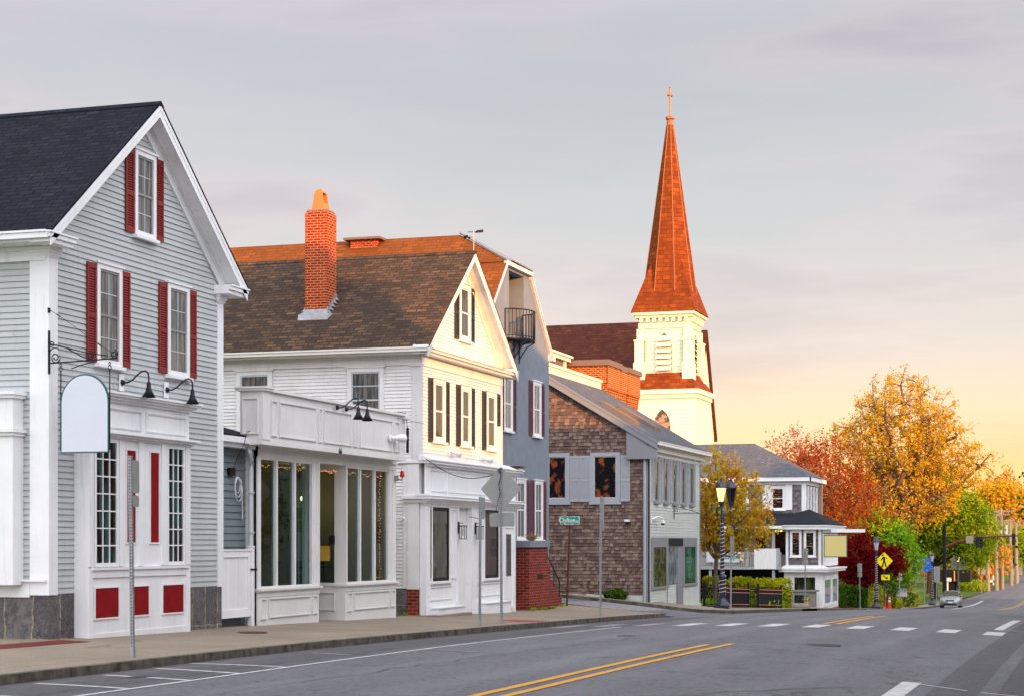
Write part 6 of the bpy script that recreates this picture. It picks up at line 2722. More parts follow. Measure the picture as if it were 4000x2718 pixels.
extra_mats()
house_a()
hanging_sign()
gate()
link()
shop_b()
house_c()
house_d()
house_e()
brick_block()
church()
house_f()

# ------------------------------------------------------------------ unseen houses across the street, sized and placed to throw the shade
def opposite(label, Y0, Y1, top, mat, roofm, gable=False, X0=6.5, X1=15.0):
    Y0, Y1 = Y0 + 4, Y1 + 4
    zb = zright(5, (Y0 + Y1) / 2) - 1.0
    T = thing('shade_house', label, 'house', (X0, (Y0 + Y1) / 2, zb + .9))
    w = MB()
    ze = top - (2.6 if gable else .3)
    w.box(X0, X1, Y0, Y1, zb, ze)
    if gable:
        ym = (Y0 + Y1) / 2
        w.prism([(X0, Y0, ze), (X0, Y1, ze), (X0, ym, top - .1)], (X1 - X0, 0, 0))
    w.build('wall', mat, T)
    r = MB()
    if gable:
        ym = (Y0 + Y1) / 2
        r.prism([(X0 - .4, Y0 - .3, ze - .1), (X0 - .4, ym, top), (X0 - .4, ym, top - .12), (X0 - .4, Y0 - .3, ze - .22)], (X1 - X0 + .8, 0, 0))
        r.prism([(X0 - .4, ym, top), (X0 - .4, Y1 + .3, ze - .1), (X0 - .4, Y1 + .3, ze - .22), (X0 - .4, ym, top - .12)], (X1 - X0 + .8, 0, 0))
    else:
        r.box(X0 - .3, X1 + .2, Y0 - .1, Y1 + .1, ze, top)
    r.build('roof', roofm, T)
    n = max(2, int((Y1 - Y0) / 2.8))
    z = zb + 1.9
    W = lambda u, z_, d: (X0 - d, u, z_)
    while z + 1.7 < ze:
        for i in range(n):
            u = Y0 + (Y1 - Y0) * (i + .5) / n
            f = MB()
            wframe(f, W, u - .55, u + .55, z, z + 1.6, .1, 0, .05)
            wb(f, W, u - .45, u + .45, z + .78, z + .84, 0, .03)
            o = f.build('window', 'white', T)
            g = MB()
            g.face([W(a, b, .01) for a, b in ((u - .48, z + .05), (u + .48, z + .05), (u + .48, z + 1.55), (u - .48, z + 1.55))])
            g.build('pane', 'pane', o)
        z += 3.0


def build_opposite():
    opposite('tall red brick block added across the street for its shade, unseen behind the viewer', -44, 7.9, 16.6, 'brick', 'slab', X1=9)
    opposite('narrow white house added unseen across the street for its shade beside the brick block', 8.0, 12.0, 14.2, 'white', 'slab', X1=9)
    opposite('narrow cream gabled house added unseen across the street for its shade beside the brick block', 12.3, 22.5, 17.4, 'cream_trim', 'slab', True, X0=5.2, X1=7.6)
    opposite('low white house added unseen across the street for its shade with grey roof', 21.4, 30.0, 9.0, 'white', 'roof_grey', False)
    opposite('blue-grey three-storey house added unseen across the street for its shade', 31, 39.5, 14.0, 'link_clap', 'roof_dark', True)
    opposite('pale grey house added unseen for its shade across the street from the cedar house', 40.5, 51.5, 12.6, 'gray_clap', 'roof_dark', True)
    opposite('low cream shop added unseen across the street for its shade', 52.5, 66, 12.4, 'cream_trim', 'slab')
    opposite('long brick shop row added unseen across the street for its shade', 67, 80, 9.2, 'brick', 'slab')
    opposite('sage clapboard house added unseen across the street for its shade', 82, 97, 11.5, 'e_clap', 'roof_grey', True)
    opposite('white gabled house added unseen far across the street for its shade', 100, 118, 9.5, 'white', 'roof_dark', True)
    opposite('grey gabled house added unseen far across the street for its shade', 122, 150, 8.5, 'gray_clap', 'roof_dark', True)
    opposite('brown cedar house added unseen far across the street for its shade', 155, 190, 8.0, 'cedar_plain', 'roof_grey', True)


build_opposite()


# ------------------------------------------------------------------ vegetation
def leaf_mesh(name, C, size, rng, aspect=.6, up=0.0):
    """C: (n,3) leaf centres; four-cornered leaves turned at random"""
    n = len(C)
    d1 = rng.normal(size=(n, 3))
    d1[:, 2] += up
    d1 /= np.linalg.norm(d1, axis=1)[:, None]
    d2 = np.cross(d1, rng.normal(size=(n, 3)))
    d2 /= np.linalg.norm(d2, axis=1)[:, None] + 1e-9
    s = size * rng.uniform(.6, 1.35, (n, 1))
    a, b = d1 * s, d2 * s * aspect
    V = np.empty((n, 4, 3))
    V[:, 0] = C - a
    V[:, 1] = C - a * .1 + b
    V[:, 2] = C + a
    V[:, 3] = C - a * .1 - b
    me = bpy.data.meshes.new(name)
    me.vertices.add(4 * n)
    me.vertices.foreach_set('co', V.reshape(-1))
    me.loops.add(4 * n)
    me.loops.foreach_set('vertex_index', np.arange(4 * n, dtype=np.int32))
    me.polygons.add(n)
    me.polygons.foreach_set('loop_start', np.arange(0, 4 * n, 4, dtype=np.int32))
    me.polygons.foreach_set('loop_total', np.full(n, 4, dtype=np.int32))
    me.update()
    me.validate()
    return me


def leaf_obj(name, C, size, rng, mat, parent=None, aspect=.6, up=0.0):
    me = leaf_mesh(name, np.asarray(C), size, rng, aspect, up)
    me.materials.append(M[mat])
    o = bpy.data.objects.new(name, me)
    COL.objects.link(o)
    if parent is not None:
        o.parent = parent
    return o


def tree(name, label, pos, fork, r0, blobs, nclus, nleaf, size, mat, bark, seed, spread=.35, limbs=7, cat='tree', group=None, shell=.5, up=0.0, twig=.012):
    """tapered trunk, limbs towards the crown, twigs to every leaf cluster; blobs are (x, y, z, rx, ry, rz) about the base"""
    rng = np.random.default_rng(seed)
    T = thing(name, label, cat, pos, group)
    mb = MB()
    B = np.array(blobs, float)
    vol = B[:, 3] * B[:, 4] * B[:, 5]
    pick = rng.choice(len(B), nclus, p=vol / vol.sum())
    d = rng.normal(size=(nclus, 3))
    d /= np.linalg.norm(d, axis=1)[:, None]
    rad = rng.uniform(shell ** 3, 1.0, nclus) ** (1 / 3)
    rad *= rng.uniform(.82, 1.08, nclus)
    cl = B[pick, :3] + d * rad[:, None] * B[pick, 3:]
    # trunk
    f = Vector((blobs[0][0] * .1, blobs[0][1] * .1, fork))
    mb.tube([(0, 0, -.3), (f.x * .1, f.y * .1, fork * .15), (f.x * .5, f.y * .5, fork * .6), tuple(f)], [r0 * 1.5, r0 * 1.08, r0 * .9, r0 * .8], 9)
    # limbs
    nodes = [np.array(f)]
    nr = [r0 * .7]
    far = [int(rng.integers(nclus))]
    while len(far) < limbs:
        dm = np.min([np.linalg.norm(cl - cl[i], axis=1) for i in far], axis=0)
        far.append(int(np.argmax(dm * rng.uniform(.7, 1, nclus))))
    for i in far:
        tgt = cl[i]
        v = tgt - np.array(f)
        pts, rs = [], []
        n = 7
        bend = rng.normal(size=3) * np.linalg.norm(v) * .07
        for k in range(n + 1):
            t = k / n
            p = np.array(f) + v * t + bend * math.sin(math.pi * t)
            p[2] += np.linalg.norm(v) * .10 * math.sin(math.pi * t)
            p += rng.normal(size=3) * .03 * np.linalg.norm(v) * (0 < k < n)
            pts.append(p)
            rs.append(max(twig, r0 * .55 * (1 - t * .9)))
        mb.tube([tuple(p) for p in pts], rs, 6, False)
        nodes += pts[2:]
        nr += rs[2:]
    # branches and twigs to clusters
    order = np.argsort(np.linalg.norm(cl - np.array(f), axis=1))
    NP = np.array(nodes)
    for i in order:
        dd = np.linalg.norm(NP - cl[i], axis=1)
        j = int(np.argmin(dd))
        if dd[j] < .05:
            continue
        a, b = NP[j], cl[i]
        m = (a + b) / 2 + rng.normal(size=3) * dd[j] * .09
        m[2] += dd[j] * .05
        ra = min(nr[j] * .6, .03 * dd[j] + twig)
        mb.tube([tuple(a), tuple(m), tuple(b)], [ra, (ra + twig) / 2, twig * .6], 4, False)
        if i % 3 == 0:
            NP = np.vstack([NP, m])
            nr.append(ra * .8)
    mb.build('trunk', bark, T, off=(0, 0, 0))
    tr = T.children[-1]
    tr.location = (0, 0, 0)
    cnt = np.maximum(1, (nleaf / nclus * rng.uniform(.5, 1.5, nclus)).astype(int))
    idx = np.repeat(np.arange(nclus), cnt)
    C = cl[idx] + rng.normal(size=(len(idx), 3)) * spread * rng.uniform(.4, 1.3, (nclus, 1))[idx]
    leaf_obj('crown', C, size, rng, mat, T, up=up)
    return T


def hedge(name, label, path, z0f, h, w, n, size, mat, seed, cat='hedge'):
    rng = np.random.default_rng(seed)
    x0, y0 = path[0]
    T = thing(name, label, cat, (x0, y0, z0f(x0, y0)))
    P = np.array(path, float)
    seg = np.linalg.norm(np.diff(P, axis=0), axis=1)
    u = rng.uniform(0, seg.sum(), n)
    cs = np.concatenate([[0], np.cumsum(seg)])
    i = np.clip(np.searchsorted(cs, u) - 1, 0, len(seg) - 1)
    t = ((u - cs[i]) / seg[i])[:, None]
    base = P[i] * (1 - t) + P[i + 1] * t
    d = (P[i + 1] - P[i]) / seg[i][:, None]
    nrm = np.stack([-d[:, 1], d[:, 0]], 1)
    hh = h * (1 + .08 * np.sin(u * 3.1) + .05 * np.sin(u * 9.7))
    q = rng.uniform(-1, 1, n)
    v = rng.uniform(0, 1, n)
    # push towards the surface
    top = rng.random(n) < .4
    v = np.where(top, rng.uniform(.9, 1.03, n), v)
    q = np.where(~top, np.sign(q) * rng.uniform(.8, 1.05, n), q)
    xy = base + nrm * (q * w / 2)[:, None]
    z = np.array([z0f(a, b) for a, b in base]) + v * hh
    C = np.column_stack([xy, z]) - np.array([x0, y0, z0f(x0, y0)])
    leaf_obj('foliage', C, size, rng, mat, T)
    core = MB()
    for (ax, ay), (bx, by) in zip(path, path[1:]):
        dd = Vector((bx - ax, by - ay, 0)).normalized()
        nn = Vector((-dd.y, dd.x, 0)) * w * .33
        za, zb = z0f(ax, ay), z0f(bx, by)
        core.hexa([(ax - nn.x, ay - nn.y, za - .1), (bx - nn.x, by - nn.y, zb - .1), (bx + nn.x, by + nn.y, zb - .1), (ax + nn.x, ay + nn.y, za - .1),
                   (ax - nn.x, ay - nn.y, za + h * .8), (bx - nn.x, by - nn.y, zb + h * .8), (bx + nn.x, by + nn.y, zb + h * .8), (ax + nn.x, ay + nn.y, za + h * .8)])
    core.build('branches', 'bark_dark', T)
    return T


def shrub(label, x, y, rx, ry, rz, n, size, mat, seed, name='shrub', zf=None):
    rng = np.random.default_rng(seed)
    z = (zf or zside)(x, y)
    T = thing(name, label, 'shrub', (x, y, z))
    d = rng.normal(size=(n, 3))
    d /= np.linalg.norm(d, axis=1)[:, None]
    lump = 1 + .14 * np.sin(d[:, 0] * 5 + seed) * np.cos(d[:, 1] * 4 + seed) + .1 * np.sin(d[:, 2] * 7)
    r = rng.uniform(.55, 1, n) ** .5 * lump
    C = d * r[:, None] * np.array([rx, ry, rz]) + np.array([0, 0, rz * .85])
    C = C[C[:, 2] > 0]
    leaf_obj('foliage', C, size, rng, mat, T)
    st = MB()
    rr = random.Random(seed)
    for i in range(7):
        a = rr.uniform(0, 6.28)
        st.tube([(0, 0, -.1), (rx * .3 * math.cos(a), ry * .3 * math.sin(a), rz * .7), (rx * .7 * math.cos(a), ry * .7 * math.sin(a), rz * 1.2)], [.04, .025, .01], 5)
    st.build('stem', 'bark_dark', T, off=(0, 0, 0))
    return T


def veg_mats():
    M['leaf_gold'] = leafmat('golden_spring_leaves', (0.24, 0.23, 0.012), (0.62, 0.36, 0.02), (0.82, 0.40, 0.03))
    M['leaf_green'] = leafmat('fresh_green_leaves', (0.08, 0.18, 0.008), (0.22, 0.34, 0.015), (0.42, 0.42, 0.02))
    M['leaf_lime'] = leafmat('bright_lime_leaves', (0.12, 0.24, 0.01), (0.22, 0.40, 0.02), (0.36, 0.50, 0.03))
    M['leaf_red'] = leafmat('red_maple_leaves', (0.14, 0.010, 0.006), (0.34, 0.045, 0.012), (0.42, 0.20, 0.03))
    M['leaf_darkred'] = leafmat('dark_red_maple_leaves', (0.07, 0.003, 0.006), (0.15, 0.006, 0.008), (0.26, 0.015, 0.012))
    M['leaf_olive'] = leafmat('olive_and_rust_young_leaves', (0.58, 0.16, 0.012), (0.55, 0.33, 0.02), (0.42, 0.50, 0.04))
    M['leaf_pink'] = leafmat('rosy_bud_leaves', (0.30, 0.10, 0.07), (0.42, 0.16, 0.09), (0.45, 0.22, 0.12))
    M['leaf_hedge'] = leafmat('yellow_green_hedge_leaves', (0.16, 0.20, 0.01), (0.42, 0.42, 0.015), (0.62, 0.58, 0.03))
    M['leaf_dark'] = leafmat('dark_green_leaves', (0.02, 0.06, 0.008), (0.05, 0.11, 0.012), (0.10, 0.17, 0.02))
    M['leaf_wood'] = leafmat('far_wood_foliage', (0.32, 0.20, 0.03), (0.50, 0.27, 0.04), (0.55, 0.20, 0.05))


def build_veg():
    zs = zside
    tree('street_tree', 'young olive and rust leaved tree behind the twin-headed street lamp', (-17.7, 88.2, zs(-17.7, 88)), 2.3, .12,
         [(.9, 0, 4.7, 2.0, 1.9, 2.4), (1.8, 0, 4.0, 1.3, 1.3, 1.6), (.1, 0, 6.2, .9, 1, 2.1), (-.4, 0, 4.8, 1.3, 1.3, 2.5), (1.0, 0, 6.2, .8, .8, 1.6)],
         600, 8600, .08, 'leaf_olive', 'bark', 11, .15, 18, shell=.1, up=1.6, twig=.01)
    tree('golden_tree', 'huge golden crowned tree, the tallest on the right', (-18.6, 193, zs(-18.5, 193)), 8.0, .85,
         [(0, 0, 17.5, 6.0, 6, 7.0), (-4.6, 0, 15.5, 4.2, 4.5, 4.2), (3.6, 0, 15.0, 4.2, 4.5, 5.2), (7.2, 0, 14.0, 2.8, 3, 2.4), (0, 0, 11, 6.5, 5.5, 4), (-6.5, 0, 17.0, 2.2, 3, 1.6)],
         1500, 30000, .135, 'leaf_gold', 'bark_warm', 21, .32, 30, shell=.12, twig=.045)
    tree('green_tree', 'green crown standing in for the shaded lower right of the golden tree', (-16.6, 207, zs(-16.6, 207)), 3.6, .4,
         [(0, 0, 9.8, 5.0, 4.8, 5.2), (4.2, 0, 7.6, 3.4, 3.2, 4.0), (-3, 0, 7.0, 3.6, 4, 4.2)],  # separate green leaves stand in for the golden crown's shaded lower part
         800, 26000, .18, 'leaf_green', 'bark_dark', 31, .42, 12, shell=.2, twig=.02)
    tree('red_tree', 'tall red leaved tree left of the golden crown', (-20.8, 150, zs(-18.5, 150)), 5.2, .3,
         [(.2, 0, 10.3, 3.6, 3.5, 4.5), (2.4, 0, 8.4, 3.2, 3.2, 3.2), (.4, 0, 7.2, 4.0, 3.3, 3.2), (-1.6, 0, 12.0, 1.8, 2, 2.5)],
         600, 12500, .105, 'leaf_red', 'bark_warm', 41, .36, 13, shell=.2, twig=.015)
    tree('rosy_tree', 'thin rosy budding tree showing above the shingle house roof', (-25.2, 160, zs(-18.5, 160)), 6.0, .22,
         [(0, 0, 12.0, 3.0, 3, 3.6), (2.6, 0, 10.6, 2.4, 2.6, 3.2)], 420, 5500, .12, 'leaf_pink', 'bark_warm', 51, .3, 12, shell=.1, twig=.02)
    tree('lime_maple', 'bright lime green maple left of the pedestrian sign', (-16.4, 151, zs(-16.4, 151)), 2.0, .2,
         [(0, 0, 5.0, 2.7, 2.6, 2.9), (1.7, 0, 3.8, 1.6, 2, 2.2), (-1.6, 0, 4.6, 1.9, 2, 2.4)], 520, 17000, .14, 'leaf_lime', 'bark_dark', 61, .3, 9, shell=.35, twig=.012)
    tree('dark_red_maple', 'small dark red maple beside the corner shop', (-16.3, 138, zs(-16.3, 138)), 1.5, .17,
         [(-.3, 0, 3.6, 2.0, 2.0, 2.1), (1.7, 1, 3.6, 1.5, 1.5, 1.2)], 380, 13000, .11, 'leaf_darkred', 'bark_warm', 71, .24, 9, shell=.3, twig=.01)
    tree('street_tree', 'dark leaved tree reaching in at the right edge', (1.9, 72, zright(1.9, 72)), 3.0, .22,
         [(0, 0, 6.2, 4.2, 3.6, 2.8), (-2.7, 0, 4.0, 1.9, 1.9, 2.2)], 420, 15000, .10, 'leaf_dark', 'bark_dark', 81, .26, 11, shell=.3, twig=.012)
    tree('green_tree', 'pale green tree behind the black canopy', (-19.5, 236, zs(-18.5, 236)), 3.0, .3,
         [(0, 0, 6.8, 4.2, 4, 3.6), (4.4, 0, 6.0, 3.6, 4, 3.2)], 380, 14000, .2, 'leaf_green', 'bark_dark', 91, .45, 9, shell=.3, twig=.02)
    tree('green_tree', 'green tree behind the utility poles', (-16.0, 300, zs(-16, 300)), 3.0, .3,
         [(0, 0, 7.0, 4.5, 4.5, 4.2), (5.0, 0, 5.5, 3.5, 4, 3.4), (-5, 0, 6, 4, 4, 3.5)], 420, 14000, .26, 'leaf_green', 'bark_dark', 95, .5, 9, shell=.3, twig=.03)
    tree('yellow_tree', 'yellow-orange tree glowing behind the utility poles', (-15.5, 345, zs(-16, 345)), 4.0, .4,
         [(0, 0, 12, 6, 5, 5), (-5, 0, 10, 5, 4, 4)], 420, 14000, .3, 'leaf_gold', 'bark_warm', 97, .6, 10, shell=.3, twig=.04)
    tree('street_tree', 'dark green tree closing the view at the right edge far down the road', (-5.0, 330, zroad(-5, 330)), 3.0, .3,
         [(0, 0, 6.0, 4.5, 4, 4.5)], 300, 10000, .28, 'leaf_dark', 'bark_dark', 99, .5, 8, shell=.3, twig=.03)
    # far woods on the rise: nobody could count these
    rng = np.random.default_rng(5)
    pts = []
    for x0, x1, y, h0, h1, n in ((-75, -14, 268, 5, 10, 26), (-90, 10, 420, 10, 16, 34), (-60, 30, 370, 7, 12, 22), (-120, 40, 520, 17, 24, 44)):
        for i in range(n):
            x = rng.uniform(x0, x1)
            yy = y + rng.uniform(-14, 14)
            h = rng.uniform(h0, h1)
            zb = zk(yy)
            r_ = rng.uniform(2.8, 5.0)
            m = 560
            d = rng.normal(size=(m, 3))
            d /= np.linalg.norm(d, axis=1)[:, None]
            C = d * (rng.uniform(.5, 1.0, (m, 1)) ** .5) * np.array([r_, r_, h * .42]) * (1 + .2 * np.sin(d[:, :1] * 6 + i))
            C += np.array([x, yy, zb + h * .60])
            pts.append(C)
    o = leaf_obj('woods', np.vstack(pts), .42, rng, 'leaf_wood')
    o['kind'] = 'stuff'
    # hedges and shrubs
    hedge('hedge', 'clipped yellow-green hedge behind the black railing', [(-18.3, 88.6), (-17.2, 89.2), (-15.9, 92.5), (-15.2, 94.6)], zs, 1.35, .9, 9000, .06, 'leaf_hedge', 1)
    hedge('hedge', 'dark green hedge behind the small dark red maple', [(-17.4, 133), (-15.7, 134)], zs, 1.5, 1.2, 4500, .08, 'leaf_dark', 2)
    hedge('hedge', 'dark green hedge at the corner shop', [(-17.6, 124), (-16.6, 127)], zs, 1.4, 1.0, 3000, .08, 'leaf_dark', 3)
    for i, (lb, x, y, rx, rz, m) in enumerate((
            ('golden green shrub beside the lit lamp base', -15.3, 137.5, .8, .95, 'leaf_hedge'), ('dark rounded shrub behind the traffic cones', -15.1, 143, .95, 1.35, 'leaf_dark'),
            ('low yellow-green shrub right of the traffic cones', -14.9, 146.5, .7, .5, 'leaf_hedge'), ('spreading olive shrub behind the memorial stone', -15.9, 160, 1.7, .9, 'leaf_dark'),
            ('low golden shrub right of the memorial stone', -15.3, 164, 1.2, .75, 'leaf_hedge'), ('round shrub on the far lawn by the poles', -16.0, 285, 2.2, .8, 'leaf_dark'),
            ('pale green shrub on the far lawn', -14.9, 250, 2.0, .8, 'leaf_green'), ('small green shrub at the foot of the shingle wall', -19.3, 74.9, .5, .22, 'leaf_dark'))):
        shrub(lb, x, y, rx, rx, rz, 1500, .075 if y < 200 else .14, m, 100 + i)
    g = leaf_obj('ground_cover', np.column_stack([(lambda a: -17.9 + a * 2.6)(t_ := rng.uniform(0, 1, 2600)) + rng.normal(0, .25, 2600), 87.1 + t_ * 4.6 + rng.normal(0, .3, 2600) + .5,
                 [zs(-16.5, 87 + 4.6 * q) + .05 + abs(rng.normal(0, .12)) for q in t_]]), .09, rng, 'leaf_lime')
    g['kind'] = 'stuff'
    w = []
    for (x0, x1, y0, y1, n) in ((-18.0, -17.85, 58.1, 62.0, 500), (-18.6, -18.3, 47.2, 47.6, 80)):
        for i in range(n):
            x, y = rng.uniform(x0, x1), rng.uniform(y0, y1)
            if math.sin(y * 5.3) > -.1:
                w.append((x, y, zs(x, y) + rng.uniform(0, .09)))
    g = leaf_obj('weeds', w, .035, rng, 'leaf_green')
    g['kind'] = 'stuff'
    b = MB()
    b.grid([-18.4, -17, -16.2], [86.2, 90, 95, 98], lambda x, y: zs(x, y) + .03)
    b.grid([-18.4, -17, -16, -15.4], [119, 125, 130, 136, 142], lambda x, y: zs(x, y) + .06)
    o = structure('mulch_bed', b, 'soil')
    b = MB()
    b.grid([-60, -30, -18, -15.6], [176, 185, 195, 215], lambda x, y: zs(max(x, -18.5), y) + .03)
    ed = lambda y: -14.0 + max(0, (y - 213)) * .022
    for y in range(213, 420, 9):
        q = [(-60, y), (ed(y), y), (ed(y + 9), y + 9), (-60, y + 9)]
        b.face([(a, c, zk(c) - .02) for a, c in q])
    structure('lawn', b, 'grass')


veg_mats()
build_veg()


# ------------------------------------------------------------------ street furniture
def perf_mat():
    t = NT('perforated_galvanised_steel')
    s_ = t.n('ShaderNodeSeparateXYZ')
    t.l(t.tc.outputs['Object'], s_.inputs[0])

    def mth(op, a, b=None):
        m = t.n('ShaderNodeMath', operation=op)
        for i, v in enumerate((a, b)):
            if v is not None:
                t.set(m.inputs[i], v)
        return m.outputs[0]
    f = mth('ABSOLUTE', mth('SUBTRACT', mth('FRACT', mth('DIVIDE', s_.outputs['Z'], .0508)), .5))
    a = mth('LESS_THAN', f, .2)
    b = mth('LESS_THAN', mth('MINIMUM', mth('ABSOLUTE', s_.outputs['X']), mth('ABSOLUTE', s_.outputs['Y'])), .011)
    k = mth('MULTIPLY', a, b)
    col = t.mix(t.ramp(t.noise(8, 4), .3, .75), (0.33, 0.34, 0.35), (0.22, 0.23, 0.24))
    col = t.mix(k, col, (0.01, 0.01, 0.012))
    return t.done(col, .5, .3, .5)


M['perf'] = perf_mat()


def post(label, x, y, h, lean=0.0, plates=(), w=.027, mat='perf', cat='sign post', name='sign_post', zf=zside, group='steel sign posts'):
    """square steel post with its plates; plates are (kind, z_centre, width, height, axis, offset)"""
    z = zf(x, y)
    T = thing(name, label, cat, (x, y, z), group)
    T.rotation_euler = (0, lean, 0)
    p = MB()
    p.box(-w, w, -w, w, -.2, h)
    p.build('post', mat, T, off=(0, 0, 0))
    p = MB()
    p.box(-w - .006, w + .006, -w - .006, w + .006, -.05, .16)
    p.build('sleeve', 'galv', T, off=(0, 0, 0))
    for kind, zc, pw, ph, ax, off, mt in plates:
        b = MB()
        c, hw, hh = .02 if kind != 'd' else .0, pw / 2, ph / 2
        if kind == 'd':
            out = [(0, -hh), (hw, 0), (0, hh), (-hw, 0)]
            rr = .12
            pts = []
            for i in range(4):
                P0, P1, P2 = Vector(out[i - 1]), Vector(out[i]), Vector(out[(i + 1) % 4])
                pts += [tuple(P1 + (P0 - P1).normalized() * rr * .5), tuple(P1 + ((P0 - P1).normalized() + (P2 - P1).normalized()) * rr * .12), tuple(P1 + (P2 - P1).normalized() * rr * .5)]
        else:
            r_ = .035
            pts = []
            for sx, sz, a0 in ((1, 1, 0), (-1, 1, 90), (-1, -1, 180), (1, -1, 270)):
                for q in (0, 45, 90):
                    pts.append((sx * (hw - r_) + r_ * math.cos(R(a0 + q)), sz * (hh - r_) + r_ * math.sin(R(a0 + q))))
        if ax == 'y':          # plate faces up and down the street
            dd = w + .004
            sgn = 1 if mt in ('sign_back', 'tan_back') else -1
            poly = [(u + off, sgn * dd, zc + v) for u, v in pts]
            b.prism(poly, (0, sgn * .004, 0))
        else:                  # plate faces the road
            poly = [(w + .004, u + off, zc + v) for u, v in pts]
            b.prism(poly, (.004, 0, 0))
        b.build('sign_plate', mt, T, off=(0, 0, 0))
    return T


def lamp_proto():
    """cast lamp post with six-sided lantern, local coordinates"""
    T = thing('street_lamp', 'x', 'street lamp', (0, 0, 0), 'ornamental street lamps')
    b = MB()
    b.box(-.33, .33, -.33, .33, -.15, .16)
    b.lathe([(.40, .16), (.32, .24), (.22, .34), (.17, .46)], (0, 0, 0), 12)
    b.lathe([(.15, .46), (.145, .5), (.145, 1.35), (.18, 1.38), (.18, 1.44), (.12, 1.52), (.10, 1.6)], (0, 0, 0), 12)
    b.build('base', 'blue_black', T)
    b = MB()
    b.lathe([(.095, 1.6), (.075, 4.0), (.10, 4.02), (.10, 4.08), (.06, 4.12)], (0, 0, 0), 12)
    b.build('shaft', 'blue_black', T)
    b = MB()
    h = []
    n = 230
    for i in range(n):
        t = i / n
        z = .62 + t * 3.2
        r_ = .16 if z < 1.5 else .10 - .012 * (z - 1.5) / 2
        a = t * 2 * math.pi * 19
        h.append((r_ * math.cos(a), r_ * math.sin(a), z))
    b.tube(h, .011, 4)
    b.build('rope_light', 'rope', T)
    return T


def lantern(T, x, y, z, lit):
    """six-sided lantern head as parts of T"""
    b = MB()
    c = (x, y, z)
    b.lathe([(.06, 0), (.13, .10), (.15, .20)], c, 8)
    b.lathe([(.255, .80), (.27, .84), (.25, .92), (.20, 1.02), (.12, 1.10), (.05, 1.14), (.05, 1.2), (.02, 1.28)], c, 12)
    for k in range(6):
        a = R(60 * k + 30)
        b.tube([(x + .13 * math.cos(a), y + .13 * math.sin(a), z + .20), (x + .245 * math.cos(a), y + .245 * math.sin(a), z + .82)], .014, 4)
    b.build('lantern_frame', 'blue_black', T)
    b = MB()
    b.lathe([(.118, .21), (.225, .80)], c, 6, R(30))
    b.build('lantern_glass', 'brass_glow' if lit else ('pane_amber' if lit is None else 'dim_glass'), T)


